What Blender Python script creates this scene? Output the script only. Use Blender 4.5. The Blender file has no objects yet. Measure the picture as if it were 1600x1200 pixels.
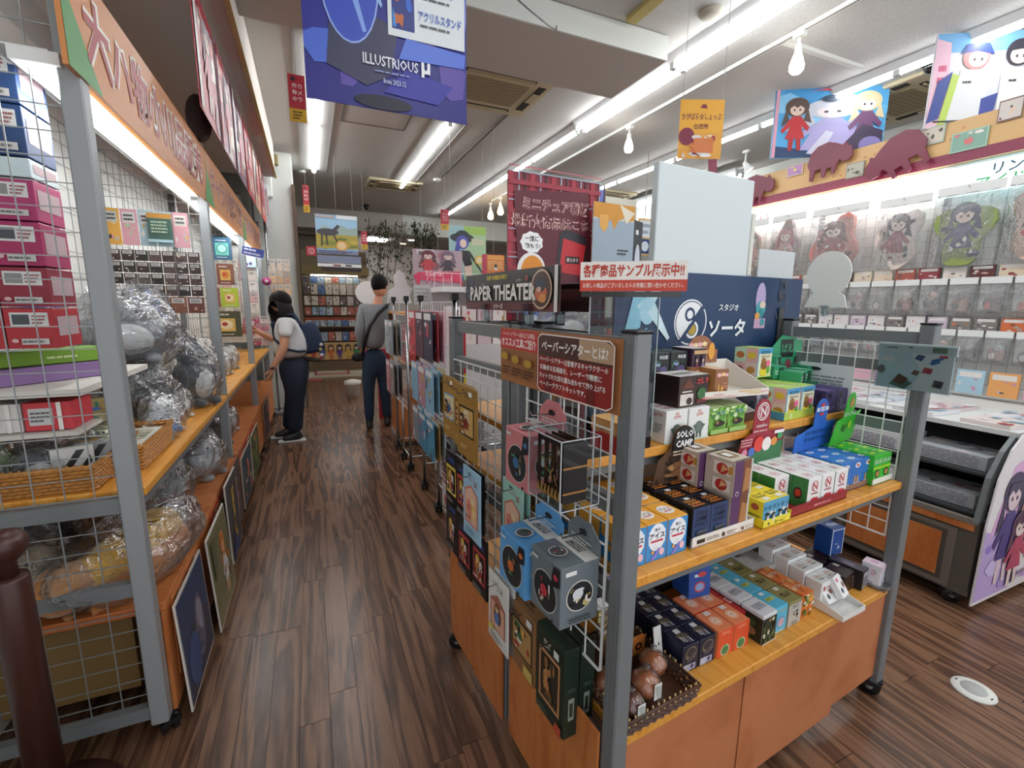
import bpy, bmesh, math, random
from mathutils import Vector, Matrix
S = bpy.context.scene
COL = S.collection
PI = math.pi
# ---------------------------------------------------------------- camera, world, exposure
cd = bpy.data.cameras.new('camera'); cam = bpy.data.objects.new('camera', cd); COL.objects.link(cam)
cd.sensor_fit = 'HORIZONTAL'; cd.sensor_width = 36.0; cd.lens = 36.0 * 717.0 / 1600.0
cd.clip_start = 0.02; cd.clip_end = 100
_R = Matrix(((0.9173, -0.0593, 0.3938), (-0.3981, -0.1605, 0.9031), (0.0096, -0.9852, -0.1709)))
_M = Matrix((( _R[0][0], -_R[0][1], -_R[0][2]), (_R[1][0], -_R[1][1], -_R[1][2]), (_R[2][0], -_R[2][1], -_R[2][2])))
cam.rotation_euler = _M.to_quaternion().to_euler(); cam.location = (0, 0, 1.47)
S.camera = cam
w = bpy.data.worlds.new('world'); S.world = w; w.use_nodes = True
w.node_tree.nodes['Background'].inputs[0].default_value = (0.95, 0.97, 1.0, 1)
w.node_tree.nodes['Background'].inputs[1].default_value = 0.9
S.view_settings.view_transform = 'Standard'; S.view_settings.look = 'None'
S.view_settings.exposure = 0.5; S.view_settings.gamma = 1.0; S.view_settings.use_curve_mapping = False
S.cycles.use_denoising = True
S.cycles.max_bounces = 7; S.cycles.diffuse_bounces = 3; S.cycles.glossy_bounces = 3
S.cycles.transparent_max_bounces = 16; S.cycles.transmission_bounces = 4
S.cycles.caustics_reflective = False; S.cycles.caustics_refractive = False
S.cycles.sample_clamp_indirect = 4.0
TUBE = 18.0      # brightness of the fluorescent tubes

# ---------------------------------------------------------------- materials
MATS = {}
def lin(h):
    h = h.lstrip('#'); r = []
    for i in (0, 2, 4):
        c = int(h[i:i+2], 16) / 255
        r.append(c / 12.92 if c <= 0.04045 else ((c + 0.055) / 1.055) ** 2.4)
    return (*r, 1)
def newmat(name):
    m = bpy.data.materials.new(name); m.use_nodes = True
    return m, m.node_tree, m.node_tree.nodes, m.node_tree.links, m.node_tree.nodes['Principled BSDF']
def plain(name, hexc, rough=.5, metal=0, coat=0, noise=0, scale=30, bump=0, sheen=0, bscale=200):
    m, t, N, L, b = newmat(name)
    b.inputs['Base Color'].default_value = lin(hexc); b.inputs['Roughness'].default_value = rough
    b.inputs['Metallic'].default_value = metal; b.inputs['Coat Weight'].default_value = coat
    b.inputs['Sheen Weight'].default_value = sheen
    if noise:
        tc = N.new('ShaderNodeTexCoord'); n = N.new('ShaderNodeTexNoise'); n.inputs['Scale'].default_value = scale
        n.inputs['Detail'].default_value = 3
        L.new(tc.outputs['Object'], n.inputs['Vector'])
        mr = N.new('ShaderNodeMapRange'); mr.inputs[1].default_value = .3; mr.inputs[2].default_value = .7
        mr.inputs[3].default_value = 1 - noise; mr.inputs[4].default_value = 1 + noise
        L.new(n.outputs[0], mr.inputs[0])
        mx = N.new('ShaderNodeMix'); mx.data_type = 'RGBA'; mx.blend_type = 'MULTIPLY'; mx.inputs[0].default_value = 1
        mx.inputs[6].default_value = lin(hexc); L.new(mr.outputs[0], mx.inputs[7]); L.new(mx.outputs[2], b.inputs['Base Color'])
    if bump:
        tc = N.new('ShaderNodeTexCoord'); n = N.new('ShaderNodeTexNoise'); n.inputs['Scale'].default_value = bscale
        L.new(tc.outputs['Object'], n.inputs['Vector'])
        bp = N.new('ShaderNodeBump'); bp.inputs['Strength'].default_value = bump; bp.inputs['Distance'].default_value = .01
        L.new(n.outputs[0], bp.inputs['Height']); L.new(bp.outputs[0], b.inputs['Normal'])
    if 'hair' in name: b.inputs['Specular IOR Level'].default_value = .12
    return m
def woodmat(name, c1, c2, c3, rough, sx, sy, rnd=False, spec=.5):
    m, t, N, L, b = newmat(name)
    tc = N.new('ShaderNodeTexCoord'); mp = N.new('ShaderNodeMapping'); mp.inputs['Scale'].default_value = (sx, sy, sx)
    if rnd:
        oi = N.new('ShaderNodeObjectInfo'); cm = N.new('ShaderNodeVectorMath'); cm.operation = 'SCALE'
        cb = N.new('ShaderNodeCombineXYZ')
        for k in range(3): L.new(oi.outputs['Random'], cb.inputs[k])
        L.new(cb.outputs[0], cm.inputs[0]); cm.inputs['Scale'].default_value = 37.0
        ad = N.new('ShaderNodeVectorMath'); L.new(tc.outputs['Object'], ad.inputs[0]); L.new(cm.outputs[0], ad.inputs[1])
        L.new(ad.outputs[0], mp.inputs['Vector'])
    else: L.new(tc.outputs['Object'], mp.inputs['Vector'])
    n = N.new('ShaderNodeTexNoise'); n.inputs['Scale'].default_value = 1.0; n.inputs['Detail'].default_value = 2; n.inputs['Distortion'].default_value = .6
    L.new(mp.outputs[0], n.inputs['Vector'])
    # rings: sin of noise gives contour grain
    ml = N.new('ShaderNodeMath'); ml.operation = 'MULTIPLY'; ml.inputs[1].default_value = 26 if rnd else 14; L.new(n.outputs[0], ml.inputs[0])
    sn = N.new('ShaderNodeMath'); sn.operation = 'SINE'; L.new(ml.outputs[0], sn.inputs[0])
    n2 = N.new('ShaderNodeTexNoise'); n2.inputs['Scale'].default_value = 9; n2.inputs['Detail'].default_value = 4
    L.new(mp.outputs[0], n2.inputs['Vector'])
    mr = N.new('ShaderNodeMapRange'); mr.inputs[1].default_value = -1; mr.inputs[2].default_value = 1; mr.inputs[3].default_value = .15; mr.inputs[4].default_value = .6
    L.new(sn.outputs[0], mr.inputs[0])
    av = N.new('ShaderNodeMath'); av.operation = 'MULTIPLY_ADD'; av.inputs[1].default_value = .55; L.new(n2.outputs[0], av.inputs[0]); L.new(mr.outputs[0], av.inputs[2])
    cr = N.new('ShaderNodeValToRGB'); cr.color_ramp.elements[0].position = .3; cr.color_ramp.elements[1].position = .85
    cr.color_ramp.elements[0].color = lin(c1); cr.color_ramp.elements[1].color = lin(c3)
    e = cr.color_ramp.elements.new(.55); e.color = lin(c2)
    L.new(av.outputs[0], cr.inputs[0]); L.new(cr.outputs[0], b.inputs['Base Color'])
    b.inputs['Roughness'].default_value = rough; b.inputs['Specular IOR Level'].default_value = spec
    if rnd:
        bp = N.new('ShaderNodeBump'); bp.inputs['Strength'].default_value = .12; bp.inputs['Distance'].default_value = .003
        L.new(n2.outputs[0], bp.inputs['Height']); L.new(bp.outputs[0], b.inputs['Normal'])
    return m
def emit(name, hexc, s):
    m, t, N, L, b = newmat(name)
    b.inputs['Base Color'].default_value = lin(hexc); b.inputs['Emission Color'].default_value = lin(hexc); b.inputs['Emission Strength'].default_value = s
    return m
def bagmat(name, tint='ffffff', gl=.35, bump=.9, scale=14, rough=.12, milk=.0):
    m, t, N, L, b = newmat(name); N.remove(b); out = N['Material Output']
    tr = N.new('ShaderNodeBsdfTransparent'); tr.inputs[0].default_value = lin(tint)
    g = N.new('ShaderNodeBsdfGlossy'); g.inputs['Roughness'].default_value = rough
    fr = N.new('ShaderNodeLayerWeight') if bump else N.new('ShaderNodeFresnel'); fr.inputs[0].default_value = gl if bump else 1.3
    if bump:
        tc = N.new('ShaderNodeTexCoord'); n = N.new('ShaderNodeTexNoise'); n.inputs['Scale'].default_value = scale; n.inputs['Detail'].default_value = 3; n.inputs['Distortion'].default_value = 1.5
        L.new(tc.outputs['Object'], n.inputs['Vector'])
        bp = N.new('ShaderNodeBump'); bp.inputs['Strength'].default_value = bump; bp.inputs['Distance'].default_value = .03
        L.new(n.outputs[0], bp.inputs['Height']); L.new(bp.outputs[0], g.inputs['Normal']); L.new(bp.outputs[0], fr.inputs['Normal'])
    df = N.new('ShaderNodeBsdfDiffuse'); df.inputs[0].default_value = lin('e8ecee'); m0 = N.new('ShaderNodeMixShader'); m0.inputs[0].default_value = milk; L.new(tr.outputs[0], m0.inputs[1]); L.new(df.outputs[0], m0.inputs[2])
    mx = N.new('ShaderNodeMixShader'); L.new(fr.outputs['Facing'] if bump else fr.outputs[0], mx.inputs[0]); L.new(m0.outputs[0], mx.inputs[1]); L.new(g.outputs[0], mx.inputs[2])
    L.new(mx.outputs[0], out.inputs[0])
    return m
def make_special(k):
    if k == 'steel': return plain('grey_rack_paint', '74787a', .38, .12, 0, .04, 12)
    if k == 'steel_light': return plain('light_rack_paint', '8f9395', .35, .05)
    if k == 'chrome': return plain('chrome', 'c4c6c8', .18, 1.0)
    if k == 'wire_white': return plain('white_wire', 'e6e8e6', .35, 0)
    if k == 'wire_grey': return plain('grey_wire', '9a9e9f', .35, .5)
    if k == 'black': return plain('black_plastic', '141416', .4)
    if k == 'shelf': return woodmat('yellow_beech_laminate', 'c07a26', 'd38f36', 'dc9c44', .38, 30, 2.2)
    if k == 'panel': return woodmat('orange_laminate', 'a85c2c', 'bb6c36', 'c47a42', .45, 3, 12)
    if k == 'panel_red': return woodmat('red_brown_laminate', 'a0603c', 'b06a42', 'b8744c', .5, 3, 8)
    if k == 'plank': return woodmat('walnut_vinyl', '3f2b20', '5d4231', '7c5b45', .26, 13, .9, True, .5)
    if k == 'gap': return plain('floor_joint', '17100c', .8)
    if k == 'ceil': return plain('ceiling_board', 'c2bfba', .9, 0, 0, .05, 60, .12)
    if k == 'ceil_near': return plain('ceiling_fleck', 'c3c3c0', .9, 0, 0, .16, 140)
    if k == 'wallpaint': return plain('wall_paint', 'd9dcd6', .8)
    if k == 'soffit': return plain('soffit_paint', 'bbb3ac', .8)
    if k == 'tube': return emit('fluorescent_tube', 'fafdff', TUBE)
    if k == 'bulb': return emit('lamp_bulb', 'fffaf0', 14)
    if k == 'bulb_warm': return emit('warm_bulb', 'ffd79a', 10)
    if k == 'bag': return bagmat('clear_bag', 'f6f8fa', .42, 1.0, 13, .14, .06)
    if k == 'bag_small': return bagmat('clear_pouch', 'fafcfc', .42, 1.0, 26, .18, .15)
    if k == 'wrap': return bagmat('clear_wrap', 'f8fafa', .3, .3, 30)
    if k == 'film': return bagmat('clear_film', 'fcfefe', .42, 1.0, 30, .2, .2)
    if k == 'acrylic': return bagmat('clear_acrylic', 'eef4f6', .18, 0, 1, .03)
    if k == 'frost': return bagmat('cloudy_bag', 'd8dcdc', .5, 1.0, 25, .25)
    if k == 'skin': return plain('skin', 'c58f72', .55)
    if k == 'hair': return plain('black_hair', '100c0b', .55, 0, 0, .3, 60)
    if k == 'denim': return plain('denim', '1a2334', .85, 0, 0, .15, 200, .2)
    if k == 'denim_light': return plain('blue_denim', '27384f', .85, 0, 0, .15, 200, .2)
    if k == 'tee': return plain('white_cotton', 'dcdcde', .85, 0, 0, .05, 40, .15)
    if k == 'grey_knit': return plain('grey_knit', '86888c', .9, 0, 0, .12, 90, .2)
    if k == 'navy_cloth': return plain('navy_cloth', '1c2b44', .8, 0, 0, .1, 60, .2)
    if k == 'wicker': return plain('wicker', 'b07a3c', .55, 0, 0, .25, 90)
    if k == 'wicker_dark': return plain('dark_wicker', '4a2a16', .5, 0, 0, .3, 60)
    if k == 'dbrown': return plain('dark_brown_paint', '42251f', .35, .1)
    if k.startswith('fur'): return plain('plush_' + k[3:], k[3:], .95, 0, 0, .12, 50, .5, .4)
    if k.startswith('m'): return plain('matte_' + k[1:], k[1:], .85)
    if k.startswith('g'): return plain('gloss_' + k[1:], k[1:], .14, 0, .6)
    return plain('print_' + k, k, .42)
def mat(k):
    if k not in MATS: MATS[k] = make_special(k)
    return MATS[k]

# ---------------------------------------------------------------- text glyph cache
TXT = {}
def glyphs(s, bold=.02):
    key = (s, bold)
    if key not in TXT:
        c = bpy.data.curves.new('txt', 'FONT'); c.body = s; c.size = 1; c.offset = min(bold*.5, .03) if bold < .1 else bold*.4; c.resolution_u = 1
        o = bpy.data.objects.new('txt', c); COL.objects.link(o)
        dg = bpy.context.evaluated_depsgraph_get(); m = bpy.data.meshes.new_from_object(o.evaluated_get(dg))
        vs = [v.co.copy() for v in m.vertices]; fs = [tuple(p.vertices) for p in m.polygons]
        bpy.data.objects.remove(o); bpy.data.curves.remove(c); bpy.data.meshes.remove(m)
        if vs:
            x0 = min(v.x for v in vs); x1 = max(v.x for v in vs); y0 = min(v.y for v in vs); y1 = max(v.y for v in vs)
        else: x0 = x1 = y0 = y1 = 0
        TXT[key] = (vs, fs, x0, x1, y0, y1)
    return TXT[key]

# ---------------------------------------------------------------- mesh builder
class MB:
    def __init__(s): s.v = []; s.f = []; s.m = []; s.sm = []; s.slots = []
    def mi(s, k):
        if k not in s.slots: s.slots.append(k)
        return s.slots.index(k)
    def add(s, vs, fs, k, smooth=False, T=None):
        b = len(s.v); i = s.mi(k)
        s.v += [tuple(T @ Vector(v)) if T is not None else tuple(v) for v in vs]
        for f in fs: s.f.append(tuple(b + j for j in f)); s.m.append(i); s.sm.append(smooth)
    def box(s, x0, y0, z0, x1, y1, z1, k, T=None):
        vs = [(x, y, z) for z in (z0, z1) for y in (y0, y1) for x in (x0, x1)]
        s.add(vs, [(0, 2, 3, 1), (4, 5, 7, 6), (0, 1, 5, 4), (2, 6, 7, 3), (0, 4, 6, 2), (1, 3, 7, 5)], k, False, T)
    def bbox(s, x0, y0, z0, x1, y1, z1, k, r=.004, T=None):
        # box with chamfered upright edges and rims
        P = lambda a, z: [(x0+a, y0, z), (x1-a, y0, z), (x1, y0+a, z), (x1, y1-a, z), (x1-a, y1, z), (x0+a, y1, z), (x0, y1-a, z), (x0, y0+a, z)]
        c = ((x0+x1)/2, (y0+y1)/2)
        sh = lambda L, q: [(p[0] + (c[0]-p[0])/max(abs(c[0]-p[0]), 1e-6)*q, p[1] + (c[1]-p[1])/max(abs(c[1]-p[1]), 1e-6)*q, p[2]) for p in L]
        vs = sh(P(r, z0), r*.6) + P(r, z0+r) + P(r, z1-r) + sh(P(r, z1), r*.6)
        fs = [tuple(reversed(range(8))), tuple(range(24, 32))]
        for l in range(3):
            for i in range(8): j = (i+1) % 8; fs.append((l*8+i, l*8+j, l*8+8+j, l*8+8+i))
        s.add(vs, fs, k, False, T)
    def quad(s, a, b, c, d, k): s.add([a, b, c, d], [(0, 1, 2, 3)], k)
    def poly(s, pts, k): s.add(pts, [tuple(range(len(pts)))], k)
    def prism(s, pts, z0, z1, k, T=None):
        n = len(pts); vs = [(x, y, z0) for x, y in pts] + [(x, y, z1) for x, y in pts]
        s.add(vs, [tuple(reversed(range(n))), tuple(range(n, 2*n))] + [(i, (i+1) % n, n+(i+1) % n, n+i) for i in range(n)], k, False, T)
    def rod(s, a, b, r, k, n=6, r2=None, smooth=True, cap=True):
        a = Vector(a); b = Vector(b); d = b - a
        if d.length < 1e-6: return
        q = d.to_track_quat('Z', 'Y').to_matrix(); r2 = r if r2 is None else r2
        off = PI/4 if n == 4 else 0
        vs = [a + q @ Vector((r*math.cos(off+2*PI*i/n), r*math.sin(off+2*PI*i/n), 0)) for i in range(n)] + \
             [b + q @ Vector((r2*math.cos(off+2*PI*i/n), r2*math.sin(off+2*PI*i/n), 0)) for i in range(n)]
        fs = [(i, (i+1) % n, n+(i+1) % n, n+i) for i in range(n)]
        if cap: fs += [tuple(reversed(range(n))), tuple(range(n, 2*n))]
        s.add(vs, fs, k, smooth and n > 4)
    def path(s, pts, r, k, n=6, closed=False):
        P = [Vector(p) for p in pts]; N = len(P); vs = []; fs = []
        for i, p in enumerate(P):
            if closed: t = P[(i+1) % N] - P[i-1]
            else: t = P[min(i+1, N-1)] - P[max(i-1, 0)]
            q = t.to_track_quat('Z', 'Y').to_matrix()
            vs += [p + q @ Vector((r*math.cos(2*PI*j/n), r*math.sin(2*PI*j/n), 0)) for j in range(n)]
        for i in range(N if closed else N-1):
            a = i*n; b = ((i+1) % N)*n
            for j in range(n): fs.append((a+j, a+(j+1) % n, b+(j+1) % n, b+j))
        s.add(vs, fs, k, n > 4)
    def lathe(s, prof, k, n=20, c=(0, 0, 0), T=None, sx=1, sy=1):
        vs = []; fs = []
        for r, z in prof: vs += [(c[0]+r*sx*math.cos(2*PI*i/n), c[1]+r*sy*math.sin(2*PI*i/n), c[2]+z) for i in range(n)]
        for l in range(len(prof)-1):
            for i in range(n): j = (i+1) % n; fs.append((l*n+i, l*n+j, l*n+n+j, l*n+n+i))
        fs.append(tuple(reversed(range(n)))); fs.append(tuple(range((len(prof)-1)*n, len(prof)*n)))
        s.add(vs, fs, k, True, T)
    def ell(s, c, r, k, nu=12, nv=8, T=None, wob=0, seed=0):
        rd = random.Random(seed); vs = []; fs = []
        ph = [rd.uniform(0, 6.28) for _ in range(6)]
        for j in range(nv+1):
            th = PI*j/nv
            for i in range(nu):
                a = 2*PI*i/nu; f = 1
                if wob: f += wob*(math.sin(3*a+ph[0]+2*th)*.5 + math.sin(5*a+ph[1]-3*th)*.35 + math.sin(2*a+4*th+ph[2])*.4)*math.sin(th)
                vs.append((c[0]+r[0]*f*math.sin(th)*math.cos(a), c[1]+r[1]*f*math.sin(th)*math.sin(a), c[2]+r[2]*f*math.cos(th)))
        for j in range(nv):
            for i in range(nu): q = (i+1) % nu; fs.append((j*nu+i, (j+1)*nu+i, (j+1)*nu+q, j*nu+q))
        s.add(vs, fs, k, True, T)
    # flat print: shapes in 0..1 of a w x h panel at o, spanned by U, V
    def art(s, o, U, V, w, h, shapes, lift=.0006, step=.00022):
        o = Vector(o); U = Vector(U); V = Vector(V); Nn = U.cross(V).normalized(); z = lift
        def P(x, y): return o + U*(x*w) + V*(y*h) + Nn*z
        def emit_(pts, k): s.add([P(*p) for p in pts], [tuple(range(len(pts)))], k)
        def cp(x): return min(1, max(0, x))
        for sh in expand(shapes, w, h):
            z += step; t = sh[0]
            if t == 'r': emit_([(sh[1], sh[2]), (sh[3], sh[2]), (sh[3], sh[4]), (sh[1], sh[4])], sh[5])
            elif t == 'e':
                cx, cy, rx, ry, k = sh[1:6]; n = 14 if max(rx*w, ry*h) < .03 else 24
                emit_([(cp(cx+rx*math.cos(2*PI*i/n)), cp(cy+ry*math.sin(2*PI*i/n))) for i in range(n)], k)
            elif t == 'p': emit_([(cp(x), cp(y)) for x, y in sh[1]], sh[2])
            elif t == 't':
                text, cx, cy, hh, k = sh[1:6]; mw = sh[6] if len(sh) > 6 else .95; bold = sh[7] if len(sh) > 7 else .02
                vs, fs, x0, x1, y0, y1 = glyphs(text, bold)
                if not vs: continue
                sc = hh*h/max(y1-y0, .4); sxx = min(sc, mw*w/max(x1-x0, .01))
                b = len(s.v); i = s.mi(k)
                for v in vs: s.v.append(tuple(o + U*(cx*w + (v.x-(x0+x1)/2)*sxx) + V*(cy*h + (v.y-(y0+y1)/2)*sc) + Nn*z))
                for f in fs: s.f.append(tuple(b+j for j in f)); s.m.append(i); s.sm.append(False)
    def mesh(s, name):
        me = bpy.data.meshes.new(name); me.from_pydata(s.v, [], s.f)
        for k in s.slots: me.materials.append(mat(k))
        me.polygons.foreach_set('material_index', s.m); me.polygons.foreach_set('use_smooth', s.sm); me.update()
        return me
    def build(s, name, parent=None, loc=None, rz=0, rot=None):
        return link(name, s.mesh(name), parent, loc, rz, rot)
def link(name, me, parent=None, loc=None, rz=0, rot=None):
    o = bpy.data.objects.new(name, me); COL.objects.link(o)
    if parent is not None: o.parent = parent
    if loc is not None: o.location = loc
    o.rotation_euler = rot if rot is not None else (0, 0, rz)
    return o
def tag(o, label, cat, group=None):
    o['label'] = label; o['category'] = cat
    if group: o['group'] = group
    return o
def thing(name, label, cat, loc=(0, 0, 0), rz=0, group=None, rot=None):
    return tag(link(name, None, None, loc, rz, rot), label, cat, group)
def struct(o): o['kind'] = 'structure'; return o
def stuff(o): o['kind'] = 'stuff'; return o
def copytree(o, parent=None):
    c = o.copy(); COL.objects.link(c); c.parent = parent
    for ch in list(o.children): copytree(ch, c)
    return c

# ---------------------------------------------------------------- flat-print vocabulary
def expand(shapes, w, h):
    out = []
    for sh in shapes:
        t = sh[0]
        if t == 'L':        # small text lines
            x0, y0, x1, y1, n, k = sh[1:7]; rd = random.Random(n*7+int(x0*97)); d = (y1-y0)/n
            for i in range(n):
                x = x0; y = y1-(i+.75)*d; end = x0+(x1-x0)*(rd.uniform(.6, 1) if i == n-1 else rd.uniform(.88, 1))
                while x < end-.01:
                    l = (x1-x0)*rd.uniform(.08, .28); out.append(('r', x, y, min(x+l, end), y+d*.5, k)); x += l+(x1-x0)*.03
        elif t == 'fig':    # a plain generic drawn figure
            cx, y0, sw, sh_, hair, cloth, skin = sh[1:8]; y1 = y0+sh_; legs = sh[8] if len(sh) > 8 else skin
            out += [('e', cx, y0+.80*sh_, sw*.34, sh_*.17, hair), ('p', [(cx-.30*sw, y0+.78*sh_), (cx-.42*sw, y0+.45*sh_), (cx-.2*sw, y0+.55*sh_)], hair),
                    ('p', [(cx+.30*sw, y0+.78*sh_), (cx+.44*sw, y0+.5*sh_), (cx+.2*sw, y0+.55*sh_)], hair),
                    ('p', [(cx-.16*sw, y0), (cx-.05*sw, y0), (cx-.01*sw, y0+.3*sh_), (cx-.18*sw, y0+.3*sh_)], legs),
                    ('p', [(cx+.20*sw, y0), (cx+.09*sw, y0), (cx+.02*sw, y0+.3*sh_), (cx+.17*sw, y0+.3*sh_)], legs),
                    ('p', [(cx-.13*sw, y0+.62*sh_), (cx-.42*sw, y0+.38*sh_), (cx-.36*sw, y0+.32*sh_), (cx-.08*sw, y0+.5*sh_)], cloth),
                    ('p', [(cx+.13*sw, y0+.62*sh_), (cx+.40*sw, y0+.42*sh_), (cx+.34*sw, y0+.35*sh_), (cx+.08*sw, y0+.5*sh_)], cloth),
                    ('p', [(cx-.28*sw, y0+.22*sh_), (cx+.28*sw, y0+.22*sh_), (cx+.14*sw, y0+.48*sh_), (cx+.15*sw, y0+.63*sh_), (cx-.15*sw, y0+.63*sh_), (cx-.14*sw, y0+.48*sh_)], cloth),
                    ('e', cx, y0+.755*sh_, sw*.2, sh_*.115, skin),
                    ('p', [(cx-.24*sw, y0+.76*sh_), (cx-.2*sw, y0+.88*sh_), (cx+.2*sw, y0+.88*sh_), (cx+.24*sw, y0+.76*sh_), (cx+.08*sw, y0+.82*sh_), (cx, y0+.78*sh_), (cx-.1*sw, y0+.82*sh_)], hair),
                    ('e', cx-.08*sw, y0+.745*sh_, sw*.03, sh_*.02, '3a3040'), ('e', cx+.08*sw, y0+.745*sh_, sw*.03, sh_*.02, '3a3040')]
        elif t == 'blob':   # loose colour patches
            x0, y0, x1, y1, n, pal, seed = sh[1:8]; rd = random.Random(seed)
            for i in range(n):
                cx = rd.uniform(x0, x1); cy = rd.uniform(y0, y1); rx = (x1-x0)*rd.uniform(.06, .2); ry = (y1-y0)*rd.uniform(.06, .2)
                k = rd.choice(pal); m = rd.randint(4, 7); a0 = rd.uniform(0, 6)
                pts = [(min(x1, max(x0, cx+rx*math.cos(a0+2*PI*j/m)*rd.uniform(.6, 1.3))), min(y1, max(y0, cy+ry*math.sin(a0+2*PI*j/m)*rd.uniform(.6, 1.3)))) for j in range(m)]
                out.append(('p', pts, k))
        elif t == 'ring': # cx cy r k kin  (true circle)
            cx, cy, r, k, k2, th = sh[1:7]; m = min(w, h)
            out += [('e', cx, cy, r*m/w, r*m/h, k), ('e', cx, cy, (r-th)*m/w, (r-th)*m/h, k2)]
        else: out.append(sh)
    return out
def F(*a): return list(a)

# box with prints; front face at y=0 looks to -y
_BX = {}
def box_mesh(key, w, d, h, k, front=(), top=(), left=(), right=(), back=(), kt=None):
    if key in _BX: return _BX[key]
    m = MB(); m.bbox(0, 0, 0, w, d, h, k, .0015)
    m.art((0, 0, 0), (1, 0, 0), (0, 0, 1), w, h, front); m.art((0, 0, h), (1, 0, 0), (0, 1, 0), w, d, top)
    m.art((0, d, 0), (0, -1, 0), (0, 0, 1), d, h, left); m.art((w, 0, 0), (0, 1, 0), (0, 0, 1), d, h, right)
    m.art((w, d, 0), (-1, 0, 0), (0, 0, 1), w, h, back)
    _BX[key] = m.mesh(key); return _BX[key]
NTH = ['first', 'second', 'third', 'fourth', 'fifth', 'sixth', 'seventh', 'eighth', 'ninth', 'tenth', 'eleventh', 'twelfth', 'thirteenth', 'fourteenth', 'fifteenth', 'sixteenth', 'seventeenth', 'eighteenth', 'nineteenth', 'twentieth']
# island frame
A5 = math.radians(5.0)
def I(u, v, z): return (.60 + u*math.cos(A5) - v*math.sin(A5), .75 + u*math.sin(A5) + v*math.cos(A5), z)
def IV(v): return Matrix.Rotation(A5, 4, 'Z') @ Vector(v)

# ================================================================ ROOM
CZ = 3.4
m = MB(); m.box(-2.2, -1.5, -.05, 7.2, 13.2, -.004, 'gap'); floor = struct(m.build('floor'))
PW, PL = .1, .92
me_plank = MB(); me_plank.box(-PW/2+.0008, -PL/2+.001, -.003, PW/2-.0008, PL/2-.001, 0, 'plank'); me_plank = me_plank.mesh('plank')
rest = MB(); rr = random.Random(4); cnt = 0; near = []
for i in range(-20, 72):
    x = i*PW+.03; off = rr.uniform(0, PL)
    for j in range(-2, 15):
        y = j*PL+off; d = math.hypot(x, y)
        vis = (-.62 < x < .9 and .3 < y < 5.2) or (1.55 < x < 3.7 and -.3 < y < 2.2)
        (near if vis else []).append((d, x, y)) if vis else rest.box(x-PW/2+.0008, y-PL/2+.001, -.003, x+PW/2-.0008, y+PL/2-.001, 0, 'plank')
near.sort()
for k, (d, x, y) in enumerate(near):
    if k < 290: link('plank', me_plank, floor, (x, y, 0))
    else: rest.box(x-PW/2+.0008, y-PL/2+.001, -.003, x+PW/2-.0008, y+PL/2-.001, 0, 'plank')
stuff(rest.build('floor_boards', floor))
m = MB(); m.box(-2.2, -1.5, CZ, 7.2, 13.2, CZ+.1, 'ceil')
m.box(-2.2, -1.5, CZ-.004, 7.2, 2.75, CZ, 'ceil_near'); ceil = struct(m.build('ceiling'))
# recessed joints of ceiling boards / access hatch
m = MB()
for (x0, y0, x1, y1) in ((.42, 4.9, 1.1, 5.65),):
    for a in ((x0, y0, x1, y0+.02), (x0, y1-.02, x1, y1), (x0, y0, x0+.02, y1), (x1-.02, y0, x1, y1)): m.box(a[0], a[1], CZ-.006, a[2], a[3], CZ-.001, 'm6d6660')
m.build('access_hatch_rim', ceil)
m = MB(); m.box(-2.3, -1.5, -.05, -2.2, 13.2, CZ, 'wallpaint'); struct(m.build('wall_left'))
m = MB(); m.box(7.2, -1.5, -.05, 7.3, 13.2, CZ, 'wallpaint'); struct(m.build('wall_right'))
m = MB(); m.box(-2.2, 13.2, -.05, 7.2, 13.3, CZ, 'soffit'); struct(m.build('wall_back'))
# wall behind the left shelving and the soffit above it
m = MB(); m.box(-1.2, .2, 0, -1.12, 7.0, 3.0, 'wallpaint'); struct(m.build('wall_behind_left_shelves'))
m = MB(); m.box(-2.2, -.4, 3.0, -.30, 6.75, CZ, 'soffit'); m.box(-.315, 1.0, 2.99, -.285, 6.75, 3.01, 'mb0a070'); struct(m.build('trim_left_soffit'))
# white column at the end of the left shelving
m = MB(); m.box(-.64, 7.1, 0, -.12, 7.75, CZ, 'wallpaint'); struct(m.build('wall_column'))
m = MB(); m.box(-2.2, 7.75, 0, -.14, 7.9, CZ, 'wallpaint'); struct(m.build('wall_beside_column'))
# long beams
BY = 10.75
m = MB(); m.box(-.30, 2.97, 3.235, 2.5, 3.645, CZ, 'soffit'); m.box(-.28, 2.955, 3.235, 2.5, 2.97, CZ-.005, 'wallpaint'); struct(m.build('trim_beam_1'))
m = MB(); m.box(-2.2, BY, 3.0, 2.0, BY+.5, CZ, 'soffit'); struct(m.build('trim_beam_2'))
m = MB(); m.box(2.0, BY, 2.98, 7.2, BY+.4, CZ, 'wallpaint'); struct(m.build('trim_beam_3'))
m = MB(); m.box(5.95, -1.5, 2.95, 7.2, 13.2, CZ, 'wallpaint'); struct(m.build('trim_beam_4'))
m = MB(); m.box(1.35, 11.7, 2.96, 1.8, 12.1, 3.0, 'tube'); lt_ = tag(m.build('ceiling_light', None), 'unseen light panel added to brighten the back room', 'ceiling light')  # out-of-view emitter added to brighten the back room
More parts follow.
